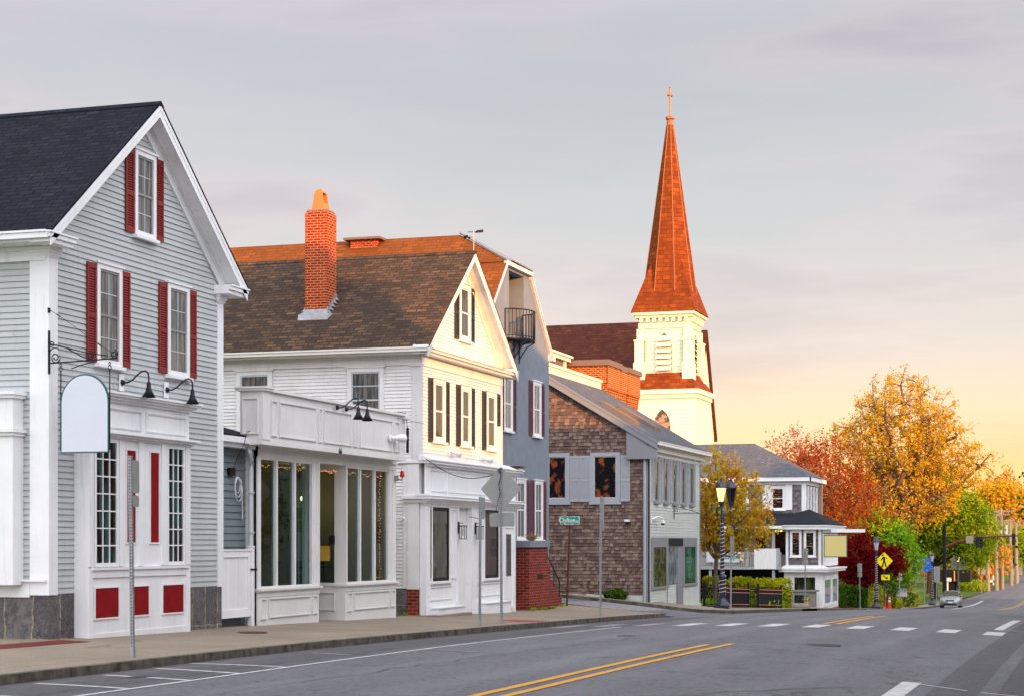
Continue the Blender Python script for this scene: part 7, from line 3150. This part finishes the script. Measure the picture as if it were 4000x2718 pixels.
def build_street():
    M['rope'] = glow('rope_light_tube', (0.75, 0.55, 0.52), .12)
    M['tan_back'] = plain('tan_sign_back', (0.36, 0.30, 0.22), .5, .2)
    zs = zside
    L1 = lamp_proto()
    copies = [clone(L1, (-14.78, 133.3, zs(-14.78, 133.3)), 'dark street lamp in front of the yellow pedestrian sign'),
              clone(L1, (-14.6, 180, zs(-14.6, 180)), 'unlit street lamp by the parked silver car'),
              clone(L1, (-14.3, 212, zs(-14.3, 212)), 'lit street lamp right of the black mast pole')]
    L1.location = (-15.5, 79.0, zs(-15.5, 79.0))
    L1['label'] = 'lit twin-headed street lamp wrapped in rope light beside the cedar house'
    lantern(L1, -.05, 0, 4.55, True)
    lantern(L1, .22, .9, 4.55, None)
    b = MB()
    b.tube([(0, 0, 3.9), (0, 0, 4.25), (-.05, 0, 4.55)], [.07, .06, .05], 8)
    b.tube([(0, 0, 4.2), (.12, .5, 4.25), (.22, .9, 4.45), (.22, .9, 4.58)], .035, 6)
    b.build('arm', 'blue_black', L1)
    for i, c in enumerate(copies):
        lantern(c, 0, 0, 4.05, i == 2)
    sp = 'sign_back'
    post('leaning perforated post with edge-on plates before the grey house', -14.45, 25.4, 3.20, R(-.8),
         [('r', 2.87, .22, .52, 'x', .11, sp), ('r', 2.48, .20, .18, 'x', .10, sp)])
    post('left post of the close pair before the white shopfront', -14.45, 42.5, 3.22, R(.2),
         [('r', 2.93, .30, .54, 'x', .12, sp)])
    P = post('post carrying the big grey diamond sign seen from behind', -14.5, 44.4, 4.05, R(-.4),
             [('d', 3.50, 1.13, 1.17, 'y', 0, sp), ('r', 2.70, .68, .36, 'y', .02, sp)])
    b = MB()
    b.tube([(-.02, -.04, 3.98), (.03, -.05, 3.85), (-.04, -.04, 3.6), (.0, -.05, 3.4), (-.12, -.06, 2.9), (-.25, -1.0, 2.72), (-.2, -1.9, 2.75)], .009, 5)
    b.tube([(-.05, -.05, 4.0), (.05, -.05, 4.0), (.05, -.05, 3.93), (-.05, -.05, 3.93), (-.05, -.05, 4.0)], .012, 5)
    b.build('tied_cable', 'black_metal', P, off=(0, 0, 0))
    post('steel post with edge-on plates at the street corner before the cedar wall', -14.55, 54.5, 3.73, R(.2),
         [('r', 3.3, .30, .8, 'x', .13, sp), ('r', 2.80, .28, .25, 'x', .13, sp)])
    post('post with edge-on plates right of the twin-headed lamp', -14.6, 76.3, 3.16, R(.2),
         [('r', 2.88, .34, .55, 'x', .3, sp), ('r', 2.45, .3, .3, 'x', .25, sp)], w=.03)
    post('post with grey plates before the corner shop window', -14.6, 97.5, 3.25, 0,
         [('r', 2.95, .30, .55, 'y', 0, sp), ('r', 2.5, .3, .3, 'y', 0, sp)], w=.03)
    post('post with two grey plates before the dark red maple', -14.6, 122, 3.05, R(-.7),
         [('r', 2.72, .30, .60, 'y', 0, sp), ('r', 2.25, .3, .28, 'y', 0, sp)], w=.03)
    post('post with tall tan plate right of the pedestrian sign', -14.6, 148.3, 3.9, 0,
         [('r', 3.2, .42, 1.1, 'y', 0, 'tan_back'), ('r', 2.42, .42, .3, 'y', 0, 'tan_back')], w=.035)
    post('post with grey diamond and square plates by the garden shrubs', -14.9, 166, 3.9, 0,
         [('d', 3.4, 1.15, 1.15, 'y', .1, sp), ('r', 2.45, .7, .5, 'y', -.1, sp)], w=.035)
    post('post with tall grey plate left of the black mast', -14.75, 187.5, 3.7, 0, [('r', 3.0, .6, 1.6, 'y', 0, sp)], w=.04)
    post('post with grey plate far down the road by the poles', -13.4, 243, 3.4, 0, [('r', 2.9, .95, .8, 'y', 0, sp)], w=.04, zf=zroad)
    # pedestrian crossing sign
    P = post('yellow pedestrian crossing sign with arrow plate behind the dark lamp', -14.42, 135.2, 4.1, 0,
             [('d', 3.55, 1.28, 1.30, 'y', 0, 'sign_yellow'), ('r', 2.33, .62, .40, 'y', .1, 'sign_yellow')], w=.045, mat='blue_black', cat='road sign', name='pedestrian_sign', group=None)
    y = -.056
    def blob(pts, nm='symbol'):
        b = MB()
        for q in pts:
            b.prism([(u, y, v) for u, v in q], (0, -.004, 0))
        return b.build(nm, 'black_metal', P, off=(0, 0, 0))
    cz = 3.55
    pts = [[(.0 - .1 + .07 * math.cos(R(a)), cz + .42 + .07 * math.sin(R(a))) for a in range(0, 360, 40)],
           [(-.1, cz + .32), (.05, cz + .3), (.07, cz - .02), (-.07, cz - .02)],
           [(-.07, cz), (.02, cz), (-.10, cz - .48), (-.2, cz - .44)], [(-.02, cz), (.08, cz - .02), (.18, cz - .42), (.08, cz - .46)],
           [(-.08, cz + .30), (-.03, cz + .22), (-.2, cz + .02), (-.25, cz + .08)], [(.03, cz + .28), (.08, cz + .2), (.2, cz + .12), (.2, cz + .2)]]
    blob(pts)
    blob([[(-.08, 2.42), (-.04, 2.47), (.18, 2.31), (.14, 2.26)], [(.08, 2.22), (.28, 2.22), (.22, 2.40)]], 'arrow')
    b = MB()
    b.box(-.14, .30, -.12, -.04, 2.62, 2.74)
    b.build('beacon_bar', 'black_metal', P, off=(0, 0, 0))
    # street name sign
    x, yy = -17.8, 62.3
    T = thing('street_name_sign', 'green street name sign reading Clyfton st on a thin red post', 'street sign', (x, yy, zs(x, yy)))
    b = MB()
    b.tube([(x - .08, yy, zs(x, yy) - .1), (x + .04, yy, 2.36)], .035, 6)
    b.build('post', 'rust_post', T)
    b = MB()
    b.box(x - .33, x + .39, yy - .015, yy + .015, 2.335, 2.615)
    b.build('border', 'white', T)
    b = MB()
    b.box(x - .31, x + .37, yy - .02, yy + .02, 2.35, 2.60)
    b.build('sign_plate', 'street_green', T)
    b = MB()
    b.box(x - .16, x + .18, yy - .03, yy + .03, 2.32, 2.36)
    b.build('clamp', 'alu', T)
    text_part('Clyfton', .225, 'white', T, (x - .06, yy - .024, 2.475), (1, 0, 0), (0, 0, 1), 'lettering', depth=.002, xs=.92)
    text_part('st', .14, 'white', T, (x + .30, yy - .024, 2.44), (1, 0, 0), (0, 0, 1), 'lettering', depth=.002)
    # railing with black screens at the planted corner
    T = thing('railing', 'black iron railing with dark screens before the clipped hedge', 'fence', (-17.9, 86.6, zs(-17.9, 86.6)))
    path = [(-17.9, 86.7), (-16.95, 87.0), (-16.1, 88.7), (-15.75, 89.5), (-15.0, 91.9)]
    for k, (a, c) in enumerate(zip(path, path[1:])):
        za, zc = zs(*a), zs(*c)
        d = Vector((c[0] - a[0], c[1] - a[1], 0))
        b = MB()
        for hgt in (.10, .80, .92):
            b.tube([(a[0], a[1], za + hgt), (c[0], c[1], zc + hgt)], .018, 4)
        n = max(4, int(d.length / .16))
        for i in range(n + 1):
            p = Vector(a + (za,)) + Vector((d.x, d.y, zc - za)) * i / n
            b.tube([p, p + Vector((0, 0, 1.08))], .012, 4)
        b.build('rail_panel', 'black_metal', T)
        b = MB()
        b.box(a[0] - .05, a[0] + .05, a[1] - .05, a[1] + .05, za - .1, za + 1.2)
        if k == 3:
            b.box(c[0] - .05, c[0] + .05, c[1] - .05, c[1] + .05, zc - .1, zc + 1.15)
        b.build('post', 'black_metal', T)
        if k in (1, 3):
            nn = Vector((d.y, -d.x, 0)).normalized() * .03
            A, C = Vector(a + (za,)) + nn, Vector(c + (zc,)) + nn
            b = MB()
            b.hexa([A + Vector((0, 0, .12)), C + Vector((0, 0, .12)), C - nn * .4 + Vector((0, 0, .12)), A - nn * .4 + Vector((0, 0, .12)),
                    A + Vector((0, 0, .95)), C + Vector((0, 0, .95)), C - nn * .4 + Vector((0, 0, .95)), A - nn * .4 + Vector((0, 0, .95))])
            b.build('screen', 'black_metal', T)
            b = MB()
            for hgt in (.14, .72, .90):
                b.tube([A + nn + Vector((0, 0, hgt)), C + nn + Vector((0, 0, hgt))], .018, 4)
            b.build('coral_rail', M['coral'], T)
    r = MB()
    rnd = random.Random(2)
    # boulders edging the bed
    for i in range(7):
        t = i / 6
        x, y_ = -16.6 + 2.0 * t, 89.5 + 7.5 * t
        T = thing('edging_stone', ('first', 'second', 'third', 'fourth', 'fifth', 'sixth', 'last')[i] + ' rounded grey edging stone counting from the black railing', 'stone', (x, y_, zs(x, y_)), 'edging stones by the railing')
        b = MB()
        h_ = rnd.uniform(.18, .3)
        b.lathe([(.02, h_), (.22, h_ * .9), (.34, h_ * .5), (.36, -.05)], (x, y_, zs(x, y_)), 9)
        b.build('stone', 'kerb_top', T, smooth=True)
    # hydrants
    def hydrant(label, x, y_):
        z = zs(x, y_)
        T = thing('fire_hydrant', label, 'hydrant', (x, y_, z), 'fire hydrants')
        b = MB()
        b.lathe([(.17, -.05), (.17, .05), (.12, .07), (.12, .55), (.15, .56), (.15, .6)], (x, y_, z), 14)
        b.build('barrel', 'hyd_yellow', T)
        b = MB()
        b.lathe([(.155, .6), (.15, .66), (.11, .75), (.04, .79), (.035, .85), (.0, .86)], (x, y_, z), 14)
        b.build('bonnet', 'hyd_green', T)
        b = MB()
        b.tube([(x - .22, y_, z + .44), (x + .22, y_, z + .44)], .055, 8)
        b.tube([(x, y_, z + .40), (x, y_ - .2, z + .40)], .075, 10)
        b.build('outlet_caps', 'hyd_green', T)
    hydrant('yellow hydrant with green bonnet before the corner shop', -15.1, 101.2)
    hydrant('yellow and green hydrant beside the memorial stone', -14.9, 160.8)
    for i, (x, y_, h_) in enumerate(((-14.85, 139.2, .80), (-14.65, 141.0, 1.1))):
        z = zs(x, y_)
        T = thing('traffic_cone', ('shorter plain orange traffic cone beside the taller one', 'taller traffic cone with a pale band')[i], 'traffic cone', (x, y_, z), 'traffic cones')
        b = MB()
        b.lathe([(.20, .03), (.16, .05), (.05, h_), (.0, h_ + .01)], (x, y_, z), 14)
        b.build('body', 'orange', T)
        b = MB()
        b.box(x - .22, x + .22, y_ - .22, y_ + .22, z, z + .035)
        b.build('foot', 'orange', T)
        if i:
            b = MB()
            b.lathe([(.118, .5), (.098, .68)], (x, y_, z), 14, cap=False)
            b.lathe([(.088, .78), (.078, .86)], (x, y_, z), 14, cap=False)
            b.build('band', 'white', T)
    x, y_ = -15.3, 154
    z = zs(x, y_)
    b = MB()
    b.prism([(x - .38, y_, z - .1), (x + .38, y_, z - .1), (x + .38, y_, z + .6), (x + .25, y_, z + .85), (x, y_, z + .98), (x - .25, y_, z + .85), (x - .38, y_, z + .6)], (0, .25, 0))
    single('memorial_stone', b, 'kerb_top', 'round-topped grey stone marker by the garden shrubs', 'stone', (x, y_, z), bevel=.03)
    x, y_ = -15.0, 151
    z = zs(x, y_)
    T = thing('notice_board', 'tilted white notice board with blue top edge', 'notice board', (x, y_, z))
    b = MB()
    b.prism([(x - .1, y_, z + 1.0), (x + .75, y_, z + .95), (x + .72, y_, z + 1.75), (x - .2, y_, z + 1.9)], (0, .05, 0))
    b.build('board', 'sign_face', T)
    b = MB()
    b.prism([(x - .21, y_ - .01, z + 1.78), (x + .73, y_ - .01, z + 1.63), (x + .72, y_ - .01, z + 1.78), (x - .22, y_ - .01, z + 1.94)], (0, .07, 0))
    b.build('header', 'sign_blue', T)
    b = MB()
    b.tube([(x + .3, y_ + .1, z - .1), (x + .3, y_ + .1, z + 1.2)], .04, 6)
    b.build('post', 'galv', T)
    # signal mast
    x, y_ = -14.5, 194.5
    z = zs(x, y_)
    T = thing('signal_mast', 'black pole with long rust-red arm carrying traffic signals', 'traffic signal', (x, y_, z))
    b = MB()
    b.tube([(x, y_, z - .1), (x, y_, z + 8.2)], [.24, .16], 10)
    b.lathe([(.45, -.1), (.42, .5), (.25, .6)], (x, y_, z), 10)
    b.build('pole', 'black_metal', T)
    b = MB()
    b.tube([(x, y_, 1.15), (x + 1.4, y_, 1.75), (x + 3.2, y_, 2.14), (x + 5, y_, 2.28), (x + 7.4, y_, 2.34)], [.14, .13, .11, .10, .08], 8)
    b.build('mast_arm', M['mast_red'], T)
    for sx, dz in ((3.35, -.0), (3.75, 0.0), (7.0, .3)):
        b = MB()
        b.box(x + sx - .17, x + sx + .17, y_ - .32, y_ - .08, 1.1 + dz, 2.25 + dz)
        for q in range(3):
            b.tube([(x + sx, y_ - .32, 1.3 + dz + q * .36), (x + sx, y_ - .5, 1.32 + dz + q * .36)], .13, 8)
        b.build('signal_head', 'black_metal', T)
    b = MB()
    b.box(x + 2.2, x + 2.95, y_ - .12, y_ - .1, 1.55, 2.35)
    b.build('sign_plate', 'tan_back', T)
    # utility poles and their wires
    PP = []
    for i, (px, pyb, pyt, arm) in enumerate(((3860, 2310, 1998, 1), (3893, 2308, 1998, 0), (3915, 2303, 1985, 1), (3950, 2292, 2030, 1), (3972, 2285, 2040, 1))):
        a_, bb = (px - 2000) / 7043., (2115 - pyb) / 7043.
        k = 6.75 / -bb
        X, Yp = (a_ * CP - SP) * k, (a_ * SP + CP) * k
        top = 1.7 + (2115 - pyt) / 7043. * k
        zb = 1.7 + bb * k
        T = thing('utility_pole', ('nearest thick wooden pole with a pale upper half', 'second grey wooden pole with transformer', 'third wooden pole with double crossarm',
                                   'fourth wooden pole with crossarm near the right edge', 'farthest wooden pole at the right edge')[i], 'utility pole', (X, Yp, zb), 'wooden utility poles')
        b = MB()
        b.tube([(X, Yp, zb - .5), (X - .15, Yp, top)], [.30, .20], 8)
        b.build('pole', 'pole_wood', T)
        for q in range(1 + (i in (2,))):
            b = MB()
            b.box(X - 1.9, X + 1.7, Yp - .1, Yp + .1, top - .45 - q * 1.3, top - .27 - q * 1.3)
            for e in (-1.7, -.9, .9, 1.5):
                b.tube([(X + e, Yp, top - .27 - q * 1.3), (X + e, Yp, top + .05 - q * 1.3)], .07, 6)
            b.build('crossarm', 'pole_wood', T)
        if i in (1, 2):
            b = MB()
            b.tube([(X + .5, Yp - .2, top - 3.6), (X + .5, Yp - .2, top - 2.3)], .33, 10)
            b.build('transformer', 'galv', T)
        PP.append((X, Yp, top))
    b = MB()
    PP = [(-15.5, 150, 6.2)] + PP
    for a, c in zip(PP, PP[1:]):
        for e in (-1.5, -.8, .9, 1.4):
            p = []
            for i in range(9):
                t = i / 8
                p.append((a[0] + (c[0] - a[0]) * t + e, a[1] + (c[1] - a[1]) * t, a[2] + (c[2] - a[2]) * t - 1.2 * math.sin(math.pi * t)))
            b.tube(p, .02, 3, False)
    single('overhead_wires', b, 'black_metal', 'thin overhead wires strung between the wooden poles', 'wires', (-15.5, 150, 6.2))
    # wires by the near shop
    b = MB()
    n = 16
    A, C = Vector((-17.7, 47.4, 4.02)), Vector((-14.5, 44.4, 3.5))
    b.tube([A + (C - A) * i / n - Vector((0, 0, .32 * math.sin(math.pi * i / n))) for i in range(n + 1)], .011, 5)
    single('slack_cable', b, 'black_metal', 'slack black cable from the white shopfront to the diamond sign post', 'cable', tuple(A))
    # black roadside canopy, grey panel, white notice frame
    x, y_ = -15.3, 222
    z = zs(x, y_)
    T = thing('canopy', 'black boxy canopy on posts beyond the parked car', 'canopy', (x, y_, z))
    b = MB()
    b.box(x - 2.2, x + 1.75, y_, y_ + 3, -3.1, -1.65)
    b.build('canopy_roof', 'black_metal', T)
    for xx in (x - .9, x + .3):
        b = MB()
        b.box(xx - .08, xx + .08, y_ + .1, y_ + .25, z - .1, -3.1)
        b.build('post', 'white', T)
    b = MB()
    b.box(x - .8, x + .2, y_ + .4, y_ + .6, z, -3.1)
    b.build('back_panel', 'black_metal', T)
    b = MB()
    b.box(x - 1.0, x - .45, y_ - .04, y_ - .01, -3.05, -2.6)
    b.build('symbol_plate', 'sign_face', T)
    b = MB()
    b.box(x - .15, x - .03, y_ - .04, y_ - .01, -3.0, -1.75)
    b.build('gold_strip', 'poster_yellow', T)
    x, y_ = -14.6, 216
    z = zs(x, y_)
    T = thing('road_sign', 'large square grey sign back over the black canopy', 'sign', (x, y_, z))
    b = MB()
    b.box(x - .75, x + .85, y_, y_ + .05, -1.45, .1)
    b.build('panel', 'sign_back', T)
    b = MB()
    b.box(x, x + .12, y_ + .05, y_ + .15, z - .1, -.2)
    b.build('post', 'galv', T)
    x, y_ = -14.9, 282
    z = zk(y_)
    T = thing('notice_board', 'white gabled notice frame on the far lawn', 'notice board', (x, y_, z))
    b = MB()
    for e in (-1.15, 1.0):
        b.box(x + e, x + e + .18, y_, y_ + .2, z - .1, z + 2.0)
    b.box(x - 1.15, x + 1.18, y_, y_ + .2, z + .4, z + .7)
    b.prism([(x - 1.3, y_ - .05, z + 1.75), (x + 1.35, y_ - .05, z + 1.75), (x + .02, y_ - .05, z + 2.4)], (0, .3, 0))
    b.build('frame', 'white', T)
    b = MB()
    b.box(x - .9, x + .95, y_ + .05, y_ + .15, z + .7, z + 1.75)
    b.build('board', 'pane_blue', T)
    x, y_ = -11.6, 300
    T = thing('road_sign', 'tall grey sign back at the right edge by the farthest poles', 'sign', (x, y_, zk(y_)))
    b = MB()
    b.box(x - .5, x + 1.4, y_, y_ + .06, -3.6, -.6)
    b.build('panel', 'sign_back', T)
    b = MB()
    b.box(x, x + .12, y_ + .06, y_ + .18, zk(y_), -3)
    b.box(x + .8, x + .92, y_ + .06, y_ + .18, zk(y_), -3)
    b.build('post', 'galv', T)
    # blue and white market umbrellas far down the pavement
    x, y_ = -15.6, 183
    T = thing('blue_sign', 'blue and white shop sign half hidden behind the far lamp', 'sign', (x, y_, zs(x, y_)))
    b = MB()
    b.prism([(x - 1.3, y_, -.6), (x + .2, y_, -1.3), (x + .9, y_, -1.0), (x + .5, y_, .1), (x - 1.2, y_, .2)], (0, .08, 0))
    b.build('board', 'sign_blue', T)
    b = MB()
    b.tube([(x, y_ + .1, zs(x, y_)), (x, y_ + .1, -.8)], .05, 6)
    b.build('post', 'galv', T)


def car():
    """small silver hatchback facing the viewer; local frame, nose towards -y"""
    x0, y0 = -11.75, 165.5
    z0 = zroad(x0, y0)
    T = thing('parked_car', 'silver hatchback parked nose-on at the kerb beyond the lamps', 'car', (x0, y0, z0))
    # stations: y, half width low, half width at belt, z low, z belt, half width roof, z roof
    st = [(-2.17, .60, .58, .32, .62, .50, .68), (-2.08, .78, .74, .24, .72, .60, .78), (-1.85, .86, .84, .22, .80, .66, .90),
          (-1.35, .88, .87, .22, .90, .70, 1.00), (-1.05, .885, .88, .22, .95, .72, 1.04), (-.35, .885, .88, .22, .98, .60, 1.46),
          (.3, .885, .88, .22, 1.0, .60, 1.54), (1.2, .885, .88, .22, 1.02, .59, 1.50), (1.75, .87, .86, .24, 1.03, .56, 1.38), (2.1, .84, .82, .30, 1.0, .62, 1.05), (2.17, .78, .76, .36, .9, .6, .95)]
    b = MB()
    for s in st:
        y, a, c, zl, zb, r_, zr = s
        ring = [(-a, zl), (-a - .01, (zl + zb) / 2), (-c, zb), (-r_, zr - .03), (-r_ * .7, zr), (0, zr + .015), (r_ * .7, zr), (r_, zr - .03), (c, zb), (a + .01, (zl + zb) / 2), (a, zl)]
        b.v += [(u, y, v) for u, v in ring]
    n = 11
    for i in range(len(st) - 1):
        for k in range(n):
            k2 = (k + 1) % n
            b.f.append((i * n + k, (i + 1) * n + k, (i + 1) * n + k2, i * n + k2))
    b.f.append(tuple(range(n)))
    b.f.append(tuple(range((len(st) - 1) * n, len(st) * n))[::-1])
    b.build('body', 'car_silver', T, off=(0, 0, 0), smooth=True)
    def prt(nm, mat, mb, p=T):
        return mb.build(nm, mat, p, off=(0, 0, 0))
    b = MB()
    b.face([(-.72, -1.06, 1.04), (.72, -1.06, 1.04), (.56, -.36, 1.475), (-.56, -.36, 1.475)])
    prt('windscreen', 'pane_green', b)
    b.v = [(x, y - .012, z + .012) for x, y, z in b.v]
    T.children[-1].data = b.mesh('windscreen')
    T.children[-1].data.materials.append(M['pane_green'])
    for s in (-1, 1):
        b = MB()
        b.face([(s * .885, -.85, 1.0), (s * .885, 1.6, 1.05), (s * .62, 1.5, 1.42), (s * .625, .3, 1.50), (s * .625, -.3, 1.43)])
        prt('side_window', 'pane', b)
        b = MB()
        b.prism([(s * .50, -2.13, .66), (s * .80, -2.02, .62), (s * .84, -1.86, .80), (s * .56, -2.0, .86)], (0, -.03, .01))
        prt('headlight', 'dim_glass', b)
        b = MB()
        b.lathe([(.02, -.08), (.10, -.05), (.10, .06), (.03, .09)], (s * .98, -.85, 1.06), 8)
        prt('mirror', 'car_silver', b)
        for y in (-1.32, 1.35):
            b = MB()
            b.tube([(s * .70, y, .31), (s * .90, y, .31)], .31, 18)
            w = prt('wheel', 'black_metal', b)
            b = MB()
            b.tube([(s * .895, y, .31), (s * .91, y, .31)], .19, 12)
            prt('rim', 'galv', b, w)
    b = MB()
    b.box(-.36, .36, -2.20, -2.13, .60, .70)
    b.box(-.55, .55, -2.20, -2.12, .28, .40)
    prt('grille', 'black_metal', b)
    b = MB()
    b.box(-.16, .16, -2.22, -2.18, .44, .55)
    prt('number_plate', 'white', b)
    T.rotation_euler = (R(-1.6), 0, R(1))
    # dark trailer-like rack on the far side of the car
    return T


def more_mats():
    M['coral'] = plain('coral_rail', (0.62, 0.18, 0.12), .5)
    M['sign_blue'] = plain('bright_blue_board', (0.01, 0.12, 0.62), .5)
    M['mast_red'] = plain('rust_red_mast_arm', (0.20, 0.035, 0.02), .5)
    M['pole_wood'] = plain('pale_pole_wood', (0.27, 0.23, 0.19), .85, 0, .1, .3, 3)
    M['car_silver'] = plain('silver_car_paint', (0.27, 0.31, 0.31), .3, .5, .5, .03)


more_mats()
build_street()
car()
for o in bpy.data.objects:
    if '_o' in o:
        del o['_o']
